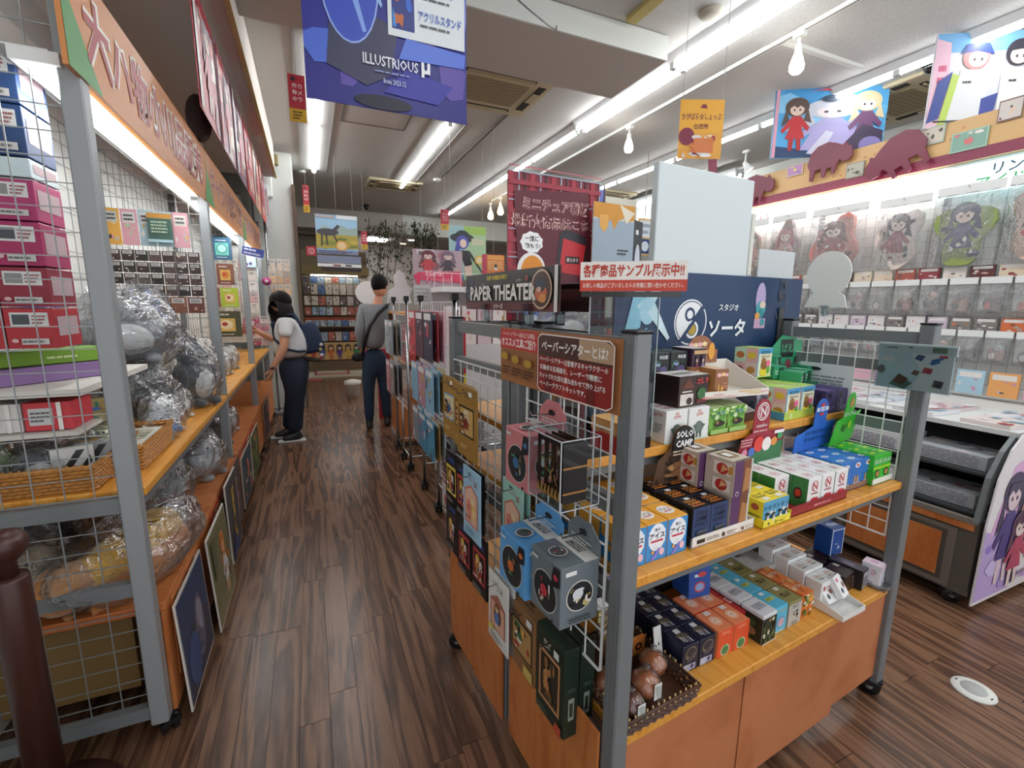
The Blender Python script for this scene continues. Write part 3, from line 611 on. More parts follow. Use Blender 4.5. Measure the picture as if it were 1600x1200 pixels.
m = MB(); T = Matrix.Translation((.01, .145, .103)) @ Matrix.Rotation(.05, 4, 'Z') @ Matrix.Rotation(PI/2+.05, 4, 'X') @ Matrix.Scale(.85, 4)
hc = [(-.05, 0), (.26, 0), (.26, .11), (.18, .11)] + [(.13+.048*math.cos(a), .17+.046*math.sin(a)) for a in [i*PI/10 for i in range(0, 11)]] + [(.08, .10), (-.05, .07)]
m.prism(hc, 0, .003, '2a66c2', T)
tart(m, T, .26, .22, F(('e', .5, .78, .14, .05, 'e8eef8'), ('e', .5, .86, .07, .035, 'd03c3c'), ('e', .5, .68, .07, .03, 'd03c3c'), ('r', .32, .74, .68, .82, 'e8eef8'), ('t', 'BE IN', .5, .78, .08, '2a66c2', .3, .04), ('L', .1, .15, .9, .4, 2, '1c4c98')))
m.build('header_card', tr)
rowgrid(bl, 'toy_box', 'blue box with an oval red and white badge', 'box', .975, .05, MZ+.005, .069, .047, 3, 4, 'blue boxes on the middle shelf', skip=((2, 3),))
gn = box_mesh('green_box', .058, .047, .1, '35b52c',
    front=F(('r', 0, .0, 1, .16, 'e6ece0'), ('t', 'おかしのもと', .5, .78, .18, 'e8f0e8', .95, .04), ('r', 0, .5, 1, .6, '9ad820'), ('e', .5, .34, .24, .15, '2a3a14'), ('e', .5, .34, .17, .1, 'c88a50')),
    top=F(('e', .55, .5, .25, .13, 'd8e440'), ('L', .1, .7, .6, .9, 1, 'd8f0d0')), left=F(('e', .4, .3, .2, .12, '2a3a14'), ('e', .5, .75, .2, .1, 'c0603c'), ('L', .1, .45, .9, .6, 1, 'd8f0d0')))
tr = thing('display_tray', 'bright green tray with leaning green header card at the shelf\'s right end', 'display tray', I(1.04, .03, MZ), A5)
m = MB(); m.prism([(.11, .0), (.25, 0), (.25, .21), (.11, .21)], 0, .004, '2fa828'); m.box(.11, 0, 0, .25, .003, .022, 'e8ece4'); m.box(.11, 0, 0, .113, .21, .05, '2fa828'); m.build('tray_body', tr)
m = MB(); T = Matrix.Translation((.12, .14, .11)) @ Matrix.Rotation(.12, 4, 'Z') @ Matrix.Rotation(PI/2+.08, 4, 'X')
hc = [(-.05, 0), (.15, 0), (.19, .11), (.12, .10)] + [(.075+.04*math.cos(a), .14+.052*math.sin(a)) for a in [i*PI/10 for i in range(0, 11)]] + [(.03, .10), (-.02, .09)]
m.prism(hc, 0, .003, '35b52c', T)
tart(m, T, .16, .19, F(('e', .48, .8, .11, .1, 'c88a50'), ('t', 'おかしのもと', .5, .58, .09, 'e8f0e8', .8, .03), ('e', .3, .3, .12, .08, '2a6a1c'), ('e', .6, .35, .1, .08, '9ad820')))
m.build('header_card', tr)
rowgrid(gn, 'candy_box', 'green box with yellow ovals and round cookies', 'box', 1.155, .035, MZ+.005, .0585, .048, 2, 4, 'green boxes on the middle shelf')

# TOP SHELF --------------------------------------------------------
BEFORE = set(COL.objects)
def acrylic_case(label, u, v, z, w_, d_, h_, base=.03, sign=None):
    t = thing('acrylic_case', label, 'display case', I(u, v, z), A5)
    b = MB(); b.box(0, 0, 0, w_, d_, base, 'g0c0c0e'); b.build('case_base', t)
    b = MB(); e = .002
    b.quad((0, 0, base), (w_, 0, base), (w_, 0, h_), (0, 0, h_), 'acrylic'); b.quad((0, d_, base), (w_, d_, base), (w_, d_, h_), (0, d_, h_), 'acrylic')
    b.quad((0, 0, base), (0, d_, base), (0, d_, h_), (0, 0, h_), 'acrylic'); b.quad((w_, 0, base), (w_, d_, base), (w_, d_, h_), (w_, 0, h_), 'acrylic')
    b.build('clear_walls', t)
    b = MB()
    for x, y in ((0, 0), (w_, 0), (0, d_), (w_, d_)): b.rod((x, y, base), (x, y, h_), .0016, 'mb8c4c8', 4)
    for a, c in (((0, 0), (w_, 0)), ((w_, 0), (w_, d_)), ((w_, d_), (0, d_)), ((0, d_), (0, 0))): b.rod((*a, h_), (*c, h_), .0014, 'mb8c4c8', 4)
    b.build('case_edges', t)
    b = MB(); b.box(-.002, -.002, h_-.012, w_+.002, d_+.002, h_, 'g101014'); b.build('case_lid', t)
    return t
acrylic_case('clear acrylic showcase with black base and lid at the near end of the rack', .035, .145, TZ, .215, .30, .415)
for i, (v, col) in enumerate(((.30, '6a6e8c'), (.20, '54586a'))):
    m = MB(); m.box(0, 0, 0, .15-.0*i, .012, .14, '3a3e46'); m.art((0, 0, 0), (1, 0, 0), (0, 0, 1), .15, .14, F(('blob', .05, .05, .95, .95, 20, ['c8ccd4', '5a6070', '8a90b0', '2a2e3a', '9aa0b4'], 8+i), ('t', '遺体安置', .5, .82, .12, 'e8e8ee', .8, .03), ('e', .5, .4, .3, .22, '9aa0b0'), ('e', .56, .44, .12, .1, '5a6074')))
    tag(m.build('backing_card', None, I(.07+.02*i, v-.02, TZ+.031), A5-.25), ['grey storm-print card standing in the acrylic case, rear one', 'grey storm-print card standing in the acrylic case, front one'][i], 'card')
# figures in the case
def figurine(label, u, v, z, s, c1, c2, base='1c1c20', seed=0):
    t = thing('figurine', label, 'figurine', I(u, v, z), A5)
    m = MB(); m.lathe([(.3*s, 0), (.3*s, .05*s), (.22*s, .07*s)], base, 12); m.build('stand', t)
    m = MB(); m.lathe([(.10*s, .07*s), (.13*s, .3*s), (.2*s, .45*s), (.16*s, .6*s), (.06*s, .66*s)], c1, 10)
    m.ell((0, 0, .76*s), (.14*s, .13*s, .13*s), c2, 10, 7)
    m.rod((.15*s, 0, .55*s), (.32*s, -.08*s, .38*s), .04*s, c1, 6, .03*s); m.rod((-.15*s, 0, .55*s), (-.28*s, -.1*s, .72*s), .04*s, c1, 6, .03*s); m.build('body', t)
figurine('pale blue alien-like figurine in the acrylic case', .10, .20, TZ+.075, .10, '8fc0d8', 'b4d8e4')
figurine('small green figurine in the acrylic case', .19, .18, TZ+.032, .06, '5a7a5a', '8aa080')
def hbox(name, label, cat, u, v, z, w_, d_, h_, k, front=(), top=(), left=(), right=(), rz=0, group=None, tilt=None, back=()):
    m = MB(); m.bbox(0, 0, 0, w_, d_, h_, k, .0015)
    m.art((0, 0, 0), (1, 0, 0), (0, 0, 1), w_, h_, front); m.art((0, 0, h_), (1, 0, 0), (0, 1, 0), w_, d_, top)
    m.art((0, d_, 0), (0, -1, 0), (0, 0, 1), d_, h_, left); m.art((w_, 0, 0), (0, 1, 0), (0, 0, 1), d_, h_, right)
    me = m.mesh(name); return put(me, name, label, cat, u, v, z, group, rz, tilt)
mech = box_mesh('mech_box', .082, .1, .09, 'e8eae6',
    front=F(('t', '土偶', .5, .9, .09, 'c83434', .35, .05), ('t', 'コジマ', .5, .79, .1, 'c83434', .4, .05), ('e', .5, .38, .2, .2, '6a7a70'), ('p', [(.2, .45), (.35, .3), (.4, .5)], '5a6a60'), ('p', [(.8, .45), (.65, .3), (.6, .5)], '5a6a60'), ('r', .38, .05, .45, .25, '4a5650'), ('r', .55, .05, .62, .25, '4a5650'), ('r', 0, 0, 1, .06, 'd0dccc')),
    left=F(('t', 'コジマ', .7, .85, .12, 'c83434', .4, .05), ('e', .4, .5, .12, .25, '707c78'), ('L', .6, .3, .9, .6, 4, '888888')),
    top=F(('t', 'コジマ', .5, .6, .2, 'c85050', .7, .04), ('L', .2, .2, .8, .4, 2, 'c08080')))
rowgrid(mech, 'model_kit_box', 'white kit box with red characters and a grey-green robot', 'box', .292, .145, TZ, .082, .102, 2, 2, 'white robot kit boxes on the top shelf')
for i in range(2): put(mech, 'model_kit_box', 'white robot kit box raised on the others, %s' % ['near the acrylic case', 'behind the dark brown box'][i], 'box', .27+.084*i, .32, TZ+.092, 'white robot kit boxes on the top shelf')
hbox('craft_box', 'dark brown box with red title sitting on the white robot kit boxes', 'box', .345, .16, TZ+.092, .125, .09, .085, '2c1c18',
    front=F(('r', 0, 0, .52, 1, '3a241c'), ('r', .05, .05, .48, .42, 'd8d2c8'), ('e', .35, .18, .1, .12, '3a2a24'), ('p', [(.08, .6), (.3, .95), (.5, .6)], '6a3424'), ('r', .1, .48, .42, .52, 'e8e0d8'), ('t', '土偶ラ', .76, .82, .2, 'd84048', .4, .06), ('e', .76, .38, .16, .2, '3c6a3a'), ('r', .6, .08, .95, .2, '6a2a24')),
    top=F(('r', 0, 0, 1, 1, 'e6e2dc'), ('L', .1, .2, .9, .6, 3, '777777')), rz=.05)
darkb = box_mesh('dark_box', .07, .09, .078, '16231f',
    front=F(('ring', .3, .5, .2, '6aa88a', '16231f', .02), ('e', .65, .3, .2, .2, '5a4a78'), ('blob', .1, .1, .9, .6, 8, ['2a5a48', '4a3a6a', '8a9ac0', '1c1c28'], 4), ('t', '呪術堂', .6, .82, .14, 'd8d8e0', .55, .04)), left=F(('ring', .5, .5, .25, '4a8a6a', '16231f', .02), ('e', .3, .8, .1, .1, '3a8a5a')),
    top=F(('L', .2, .3, .8, .7, 2, '4a6a5c')))
for i in range(3): put(darkb, 'mystery_box', 'dark green box with pale swirl print, %s of three on the grey tray' % ['left', 'middle', 'right'][i], 'box', .265+.0715*i, .262, TZ+.155+.0, 'dark green swirl boxes')
purb = box_mesh('band_box', .06, .08, .085, '3c2438', front=F(('fig', .3, .0, .35, .8, '201820', '7a3a50', 'd8b8a8'), ('fig', .7, .0, .35, .8, '302838', '8a7aa0', 'd8b8a8'), ('r', 0, .82, 1, .95, 'c8a070')), left=F(('fig', .5, 0, .4, .8, '201820', '7a3a50', 'd8b8a8'),), top=F(('r', 0, 0, 1, 1, 'e0dcdc'),))
put(purb, 'band_box', 'maroon box with drawn figures right of the dark green boxes', 'box', .482, .25, TZ+.155, None)
m = MB(); m.box(0, 0, 0, .30, .14, .058, 'm2a3030'); m.art((0, 0, 0), (1, 0, 0), (0, 0, 1), .30, .058, F(('t', '呪術堂', .5, .5, .5, 'c8ccd0', .3, .03),)); tag(m.build('riser_tray', None, I(.258, .25, TZ+.093), A5), 'low dark grey riser tray under the dark green boxes', 'tray')
for i, (u, v) in enumerate(((.30, .36), (.36, .38))):
    m = MB(); pr = [(-.04, 0), (.04, 0), (.04, .06)] + [(.04*math.cos(a), .06+.035*math.sin(a)) for a in [k*PI/10 for k in range(1, 10)]] + [(-.04, .06)]
    T = Matrix.Rotation(PI/2, 4, 'X'); m.prism(pr, 0, .004, '3a2a2a', T)
    m.art((-.04, -.004, 0), (1, 0, 0), (0, 0, 1), .08, .095, F(('r', .02, .6, .98, .7, 'c8a080'), ('fig', .3, 0, .3, .6, '201820', '8a3a40', 'd8b8a8'), ('fig', .65, 0, .3, .6, '404048', '4a5a8a', 'd8b8a8'))); tag(m.build('header_card', None, I(u+.0, v, TZ+.185), A5), ['round-topped dark figure card standing behind the dark green boxes, left', 'round-topped dark figure card standing behind the dark green boxes, right'][i], 'card')
# green leaf display tray with three boxes printed, and brown tray beside
leaf = box_mesh('beetle_box', .075, .07, .075, '7ab04a', front=F(('blob', .0, .3, 1, 1, 24, ['8ac850', '5a9a3a', 'b8d880', '4a8a4a', 'd8e8c0'], 6), ('t', '土大宮', .5, .82, .16, '4a8ab0', .8, .04), ('e', .5, .4, .3, .12, '2a1c14'), ('e', .35, .44, .1, .07, '8a6a48'), ('p', [(.1, .25), (.45, .35), (.4, .28)], '1a1410'), ('r', 0, 0, 1, .18, '9abf6a')), left=F(('blob', 0, 0, 1, 1, 14, ['5a8a3a', '8a6a4a', 'b8d880'], 2),), top=F(('r', 0, 0, 1, 1, 'c8d8a0'),))
rowgrid(leaf, 'beetle_box', 'green leafy box with a dark beetle print', 'box', .462, .15, TZ+.004, .076, .072, 2, 2, 'green beetle boxes on the top shelf')
def slanted_tray(label, u, v, z, w_, d_, h_, k, rz=0, band=(), lip=.03, side=()):
    t = thing('display_tray', label, 'display tray', I(u, v, z), A5+rz); m = MB(); e = .003
    for x in (0, w_-e): m.add([(x, 0, 0), (x+e, 0, 0), (x+e, d_, 0), (x, d_, 0), (x, 0, lip), (x+e, 0, lip), (x+e, d_, h_), (x, d_, h_)], [(0, 3, 2, 1), (4, 5, 6, 7), (0, 1, 5, 4), (2, 3, 7, 6), (0, 4, 7, 3), (1, 2, 6, 5)], k)
    m.box(e, 0, 0, w_-e, e, lip, k); m.box(e, d_-e, 0, w_-e, d_, h_, k); m.box(e, e, 0, w_-e, d_-e, e, k)
    m.art((0, 0, 0), (1, 0, 0), (0, 0, 1), w_, lip, band); m.art((0, d_, 0), (0, -1, 0), (0, 0, 1), d_, lip, side)
    m.build('tray_body', t); return t
slanted_tray('slanted white cardboard tray with brown lip beside the green beetle boxes', .62, .20, TZ, .14, .16, .10, 'e4e0d8', .12, F(('r', 0, 0, 1, 1, '4a2c24'), ('t', '日日', .3, .5, .5, '9a8a6a', .2)))
tr = slanted_tray('slanted white tray with a brown round-topped back, raised on other boxes', .44, .165, TZ+.105, .26, .17, .09, 'e6e0d6', -.12, F(('blob', .0, .1, 1, .9, 8, ['d8a0a0', 'e0c080', 'a0c880', 'd88080'], 3),), .02, F(('e', .3, .5, .06, .4, '6aa84a'), ('p', [(.5, 0), (.7, .9), (.9, 0)], 'e0a070')))
m = MB(); T = Matrix.Translation((.04, .165, .08)) @ Matrix.Rotation(PI/2, 4, 'X') @ Matrix.Scale(.85, 4)
hc = [(0, 0), (.20, 0), (.20, .05)] + [(.115+.06*math.cos(a), .05+.055*math.sin(a)) for a in [k*PI/10 for k in range(0, 11)]] + [(0, .04)]
m.prism(hc, 0, .003, '9a6244', T); tart(m, T, .2, .11, F(('e', .35, .62, .06, .08, 'e8b0b8'), ('e', .45, .62, .06, .08, 'f0d8a0'), ('e', .55, .64, .06, .08, 'e8b0b8'), ('e', .66, .66, .06, .08, 'f0e0a0'), ('e', .1, .25, .06, .25, 'e8a060'), ('e', .84, .4, .08, .3, 'e0a038'), ('e', .5, .2, .05, .2, '9ac86a'), ('L', .4, .3, .48, .5, 3, 'f0d8c8')))
m.build('header_card', tr)
brn = box_mesh('cosmetic_box', .05, .05, .075, 'a0663e', front=F(('r', 0, 0, 1, 1, '94603e'), ('e', .3, .78, .16, .08, 'f0b8c0'), ('e', .6, .8, .16, .08, 'f0c890'), ('e', .85, .78, .12, .07, 'f0b8c0'), ('p', [(.2, .05), (.3, .5), (.4, .05)], 'f0b860'), ('e', .55, .2, .1, .15, 'f0b860'), ('L', .6, .2, .9, .5, 3, 'c89070')), left=F(('r', 0, 0, 1, 1, 'd89a5a'), ('e', .5, .5, .2, .3, 'b87030')), top=F(('r', 0, 0, 1, 1, 'f0cdb0'),))
put(brn, 'cosmetic_box', 'small brown and orange box in the slanted white tray, front', 'box', .505, .18, TZ+.11, None, -.12)
put(brn, 'cosmetic_box', 'small brown and orange box in the slanted white tray, back corner', 'box', .475, .25, TZ+.11, None, -.12)
put(brn, 'cosmetic_box', 'small brown and orange box behind the front one in the slanted tray', 'box', .515, .235, TZ+.11, None, -.12)
hbox('bead_box', 'grey smoky box under the slanted white tray', 'box', .76, .225, TZ, .085, .1, .095, '5a5866', front=F(('blob', 0, 0, 1, 1, 14, ['7a7886', '4a4856', '9a98a4', '3a3a48'], 9), ('t', 'コメカ', .6, .85, .12, 'c8c8d0', .5)), left=F(('blob', 0, 0, 1, 1, 10, ['3a5a4a', '4a4856', '2a3a48'], 2),), top=F(('r', 0, 0, 1, 1, '8a8894'),))
for i in range(2): hbox('riser_box', 'plain grey-white box supporting the raised tray, %s' % ['left', 'right'][i], 'box', .50+.11*i, .30, TZ, .1, .13, .10, 'd8d4cc')
neco = box_mesh('dino_box', .085, .085, .1, 'e8e4c8',
    front=F(('r', 0, .82, 1, 1, '4a9ac8'), ('r', 0, 0, .06, 1, '5aa8c8'), ('t', 'ネコスモ', .5, .86, .12, '1c1c20', .85, .05), ('t', 'アクションⅡ', .5, .72, .09, '1c1c20', .85, .05), ('e', .45, .2, .26, .17, 'e8d030'), ('e', .45, .42, .22, .16, '8a5a2c'), ('e', .72, .46, .14, .13, 'e86a98'), ('e', .4, .58, .14, .1, 'a07038'), ('e', .75, .25, .12, .14, '5aa040'), ('r', 0, 0, 1, .04, 'b8d868')),
    left=F(('r', 0, 0, 1, 1, 'e8b8b0'), ('r', .5, 0, 1, .5, 'e8d0c0'), ('r', .0, .5, .5, 1, 'c8e0c0'), ('e', .25, .75, .18, .12, 'c87840'), ('e', .75, .75, .18, .12, 'e8c840'), ('e', .25, .25, .18, .12, 'a05a3c'), ('e', .75, .25, .18, .12, 'c89040')),
    top=F(('r', .04, .04, .96, .96, 'b8d868'), ('L', .2, .4, .8, .6, 1, 'e8f0d0')))
tr = slanted_tray('tray with blue side and lime green lip holding two dinosaur egg boxes', .815, .155, TZ, .19, .19, .05, 'b8d058', .06, F(('e', .2, .5, .04, .4, 'd8e8a0'),), .026, F(('r', 0, 0, 1, 1, '4a90b0'), ('t', 'NECO', .5, .5, .6, 'e8f4f8', .5, .05)))
rowgrid(neco, 'dino_box', 'colourful box with a yellow egg and brown dinosaur', 'box', .823, .16, TZ+.004, .087, .087, 2, 2, 'egg and dinosaur boxes on the top shelf', rz=.06)
put(neco, 'dino_box', 'egg and dinosaur box raised alone behind, under the toy statue print', 'box', .825, .28, TZ+.125, None, .05)
hbox('riser_box', 'lime green box under the raised egg and dinosaur box', 'box', .81, .345, TZ, .12, .06, .124, 'b8d868')
# green dark-lettered display and purple boxes
tr = thing('display_tray', 'green open tray with dark lettered back panel near the rack end', 'display tray', I(1.02, .26, TZ), A5)
m = MB(); m.box(0, 0, 0, .17, .15, .09, '2c7a58'); m.build('tray_body', tr)
m = MB(); T = Matrix.Translation((.0, .10, .09)) @ Matrix.Rotation(PI/2-.05, 4, 'X'); m.prism([(0, 0), (.2, 0), (.2, .15), (.07, .17), (.0, .12)], 0, .003, '2f9468', T)
tart(m, T, .2, .17, F(('r', .3, .5, .7, .9, '10201a'), ('t', 'ばえ', .5, .7, .2, '2f9468', .36, .05), ('e', .3, .25, .12, .14, '4a5a58'), ('e', .55, .3, .1, .16, '8a3a4a'), ('e', .8, .3, .08, .22, '1c3a30'))); m.build('header_card', tr)
gb2 = box_mesh('small_green_box', .062, .07, .045, '2f9468', front=F(('r', .4, .1, .5, .9, '101c18'), ('r', .56, .1, .66, .9, '101c18'), ('r', .72, .1, .8, .9, '101c18'), ('L', .05, .3, .35, .7, 2, 'd0e8dc')), top=F(('p', [(.1, .2), (.7, .1), (.9, .8), (.3, .9)], '6ac09a'),))
for i, (u, v, z, r_) in enumerate(((.985, .22, .095, .25), (1.06, .255, .095, .1), (.95, .30, .11, -.1), (1.14, .29, .10, 0), (1.0, .33, .14, .3))):
    put(gb2, 'vinyl_toy_box', 'small emerald box with black bars, %s of the loose green ones' % NTH[i], 'box', u, v, TZ+z, 'small emerald boxes', r_)
hbox('riser_box', 'green base box under the loose emerald boxes, left part', 'box', .93, .25, TZ, .088, .16, .094, '2c7a58')
pur = box_mesh('purple_box', .07, .06, .08, '352858', front=F(('blob', .1, .1, .9, .9, 9, ['241c40', '4a3c78', '1c1630', '5a4a88'], 4), ('t', 'ふくラ', .5, .25, .16, '8a80b0', .7, .04)), left=F(('blob', .1, .1, .9, .9, 9, ['241c40', '4a3c78', '1c1630'], 5), ('r', .1, .05, .3, .25, '8a80b0')), top=F(('r', .03, .03, .97, .97, '5a4a88'), ('L', .2, .4, .8, .6, 1, '7a6aa8')))
rowgrid(pur, 'purple_box', 'dark purple box at the top shelf end', 'box', 1.03, .15, TZ, .071, .062, 2, 2, 'dark purple boxes on the top shelf')
IAi = Matrix.Rotation(-A5, 4, 'Z')
for o in set(COL.objects)-BEFORE:      # the shelf steps back .06 from where its goods were laid out
    if o.parent is None:
        q = IAi @ (o.location-Vector((.60, .75, 0))); o.location = I(q.x*1.115, q.y+.06, 1.079+(q.z-TZ)*1.07); o.scale = (1.07,)*3
# boards on the island top
tb = thing('brand_board', 'dark navy board with round S emblem and white katakana above the top shelf', 'sign', I(.37, .497, TZ), A5); tb.scale = (1.03, 1, 1.01)
W_, H_ = 1.02, .478
m = MB(); m.box(0, 0, 0, W_, .008, H_, '1f3a5e'); m.build('board_panel', tb)
def nx(u): return (u-.36)/W_
def nz(z): return (z-TZ)/H_
logo = [('ring', nx(.715), nz(1.408), .175, 'f0f2f4', '1f3a5e', .012)]
pr = [(nx(.715)+.155*H_/W_*math.cos(a), nz(1.408)+.155*math.sin(a)) for a in [math.radians(50+180*i/14) for i in range(15)]]
logo += [('p', pr, 'f0f2f4'), ('ring', nx(.708), nz(1.436), .055, '1f3a5e', 'f0f2f4', .022), ('ring', nx(.722), nz(1.382), .07, 'f0f2f4', '1f3a5e', .02), ('e', nx(.722), nz(1.382), .020, .043, 'b59a3c'),
    ('p', [(nx(.66), nz(1.345)), (nx(.672), nz(1.337)), (nx(.78), nz(1.46)), (nx(.77), nz(1.47))], '1f3a5e')]
m = MB(); dots = []
for i in range(34):
    for j in range(12): dots.append(('p', [(.02+i*.029+(j % 2)*.014, .2+j*.066), (.026+i*.029+(j % 2)*.014, .2+j*.066), (.032+i*.029+(j % 2)*.014, .225+j*.066)], '28466e'))
m.art((0, 0, 0), (1, 0, 0), (0, 0, 1), W_, H_, dots[:300], .0003, 0)
m.art((0, 0, 0), (1, 0, 0), (0, 0, 1), W_, H_, logo + F(('t', 'スタジオ', nx(.915), nz(1.463), .055, 'eef2f6', .19, .03), ('t', 'ソータ', nx(.915), nz(1.385), .145, 'eef2f6', .26, .06),
    ('p', [(nx(.40), .55), (nx(.45), .95), (nx(.49), .96), (nx(.47), .6)], '9ad0e4'), ('p', [(nx(.45), .75), (nx(.55), .92), (nx(.57), .9), (nx(.5), .68)], 'd8eef4'), ('e', nx(.50), .72, .035, .1, 'b8e0ee'), ('p', [(nx(.5), .7), (nx(.60), .5), (nx(.61), .52), (nx(.53), .78)], 'd8eef4'),
    ('p', [(nx(.46), .55), (nx(.5), .45), (nx(.53), .45), (nx(.5), .6)], '6ab0d0')), .001)
toy = [('e', nx(1.105), nz(1.545), .014, .03, 'd87a80'), ('e', nx(1.105), nz(1.50), .03, .13, 'b8a8d0'), ('r', nx(1.075), nz(1.38), nx(1.145), nz(1.42), 'c8a0c0'), ('e', nx(1.11), nz(1.46), .03, .06, '4aa0a8'), ('e', nx(1.12), nz(1.475), .018, .03, 'e8d0b8'), ('e', nx(1.11), nz(1.44), .02, .04, '2a8a90'), ('e', nx(1.09), nz(1.43), .015, .03, 'e0a050'), ('e', nx(1.125), nz(1.405), .014, .03, '3a9aa0')]
tw = []; rd = random.Random(3)
for i in range(26):
    cx, cz = nx(1.24)+rd.uniform(-.03, .03), nz(1.47)+rd.uniform(-.16, .2); dx, dz = rd.uniform(-.02, .02), rd.uniform(.02, .06)
    tw.append(('p', [(cx, cz), (cx+.006, cz), (cx+dx+.004, cz+dz), (cx+dx, cz+dz)], rd.choice(['4a4a48', '5c5650', '3a3c40'])))
tw.append(('p', [(nx(1.22), .45), (nx(1.26), .45), (nx(1.255), .75), (nx(1.225), .75)], '3c3c3c'))
m.art((0, 0, 0), (1, 0, 0), (0, 0, 1), W_, H_, toy+tw, .001); m.build('board_print', tb)
m = MB(); m.bbox(0, 0, 0, .505, .03, .545, 'md4dcde', .003); tag(m.build('blank_board', None, I(.545, .509, 1.402), A5), 'large blank pale grey board standing behind the navy board', 'board')
m = MB(); m.box(0, 0, 0, .24, .004, .20, 'mc9ced0'); tag(m.build('blank_board', None, I(1.12, .509, 1.50), A5), 'small blank pale card between the navy board and round white sign', 'board')
m = MB(); m.box(0, 0, 0, .02, .02, .33, 'mdadad2'); m.art((0, 0, 0), (1, 0, 0), (0, 0, 1), .02, .33, F(('L', .3, .1, .7, .3, 5, '777777'),)); tag(m.build('board_post', None, I(1.06, .512, 1.50), A5), 'narrow white strip stand at the right edge of the large blank board', 'stand')
# red sample notice on the acrylic case
m = MB(); m.box(0, 0, 0, .235, .004, .066, 'f2ece6')
m.art((0, 0, 0), (1, 0, 0), (0, 0, 1), .235, .066, F(('r', 0, 0, 1, .38, 'c8402c'), ('t', '各種商品サンプル展示中!!', .5, .68, .48, 'c03a28', .94, .05), ('t', 'お探しの商品がございましたらお気軽に問い合わせください。', .5, .2, .18, 'f4e8e2', .94, .015)))
tag(m.build('sample_notice', None, I(-.0, .195, 1.502), A5-.85), 'white and red notice strip on the acrylic case above the rack', 'sign')
m = MB(); m.box(0, 0, 0, .22, .003, .012, 'g101014'); tag(m.build('clip_bar', None, I(.005, .195, 1.489), A5-.85), 'thin black clip bar under the white and red notice', 'clip')
# tartan poster
tp = thing('tartan_poster', 'red tartan poster with outlined katakana, speech bubble and red console drawing', 'poster', I(-.0, .56, 1.40), A5-.02)
m = MB(); m.box(0, 0, 0, .335, .005, .455, '7a2030'); m.build('poster_board', tp)
m = MB(); ta = []
for i in range(5): ta += [('r', .0+i*.22, 0, .05+i*.22, 1, 'a02c3c'), ('r', .1+i*.22, 0, .115+i*.22, 1, '9aa4b4'), ('r', .155+i*.22, 0, .175+i*.22, 1, '3c2430')]
for i in range(6): ta += [('r', 0, .02+i*.18, 1, .05+i*.18, '98303e'), ('r', 0, .1+i*.18, 1, .108+i*.18, '9aa4b4'), ('r', 0, .13+i*.18, 1, .137+i*.18, 'b86070')]
def outl(t, x, y, h, mw): return [('t', t, x, y, h, 'f0c8c0', mw, .12), ('t', t, x, y, h*.95, '5c1c28', mw*.98, .03)]
pts = [(.24+.11*math.cos(k*PI/9)*(1+.12*(k % 2)), .565+.065*math.sin(k*PI/9)*(1+.12*(k % 2))) for k in range(18)]
ta += [('p', [(.05, .88), (.85, .93), (.93, .33), (.12, .22)], '5c1c28')] + outl('ミニチュア看板', .5, .81, .09, .72) + outl('最新☆商品はこちら', .5, .705, .10, .94) + \
    [('p', pts, 'f2f0f0'), ('t', '一緒に', .24, .59, .04, '1c1c20', .14, .05), ('t', '飲もう!', .25, .54, .04, '1c1c20', .16, .05),
     ('p', [(.54, .64), (.60, .67), (.84, .63), (.86, .38), (.50, .38)], '2a2830'), ('p', [(.58, .61), (.84, .57), (.80, .36), (.54, .38)], 'c02c34'), ('r', .61, .44, .77, .49, '2a1418'), ('t', '箱スタラ', .69, .465, .03, 'e8d8d8', .13, .04), ('e', .24, .38, .15, .12, 'f0ece8'), ('e', .25, .37, .12, .11, 'e08c2c')]
m.art((0, 0, 0), (1, 0, 0), (0, 0, 1), .335, .455, ta, .001, .0001); m.build('poster_print', tp)
m = MB(); m.box(0, 0, 0, .17, .004, .36, 'd0cdbf')
m.art((0, 0, 0), (1, 0, 0), (0, 0, 1), .17, .36, F(('r', 0, .5, 1, .86, '96a4b2'), ('p', [(0, 1), (1, 1), (1, .88), (.85, .86), (.8, .9), (.6, .86), (.5, .78), (.42, .86), (.3, .84), (.26, .79), (.2, .86), (0, .88)], 'c88a2e'), ('p', [(.62, 1), (1, .94), (.8, .84)], 'e0d6c0'), ('p', [(.15, .9), (.35, .9), (.35, .8), (.25, .75), (.15, .8)], 'd8a050'), ('L', .6, .56, .9, .62, 2, '3a3a40'), ('e', .45, .35, .18, .1, 'c4b8a4'), ('r', .2, .24, .7, .34, 'd0cdbf'), ('t', 'おちるびんな', .42, .25, .05, '4a4a44', .5, .03)))
tag(m.build('dessert_poster', None, I(.277, .51, 1.43), A5), 'beige and grey blue poster with dripping honey top beside the tartan poster', 'poster')
m = MB(); m.box(0, 0, 0, .07, .004, .30, '34353a'); m.art((0, 0, 0), (1, 0, 0), (0, 0, 1), .07, .3, F(('e', .5, .55, .3, .2, 'c8ccd8'), ('e', .5, .28, .4, .12, 'd8b090'), ('r', .2, .85, .5, .9, 'e8e8e8'), ('e', .5, .4, .2, .06, '3a5a9a'), ('p', [(0, 0), (1, 0), (.8, .18), (.1, .22)], 'c8986a')))
tag(m.build('figure_poster', None, I(.448, .51, 1.45), A5+.4), 'narrow dark photo panel angled at the right of the beige poster', 'poster')
m = MB(); m.box(0, 0, 0, .12, .004, .22, 'a8b0dc'); m.art((0, 0, 0), (1, 0, 0), (0, 0, 1), .12, .22, F(('r', .5, 0, 1, 1, '6a80d0'), ('e', .4, .6, .22, .18, 'e8d0d0'), ('e', .4, .75, .25, .14, 'd8b8c8'), ('L', .6, .2, .9, .8, 6, 'c8d0f0')))
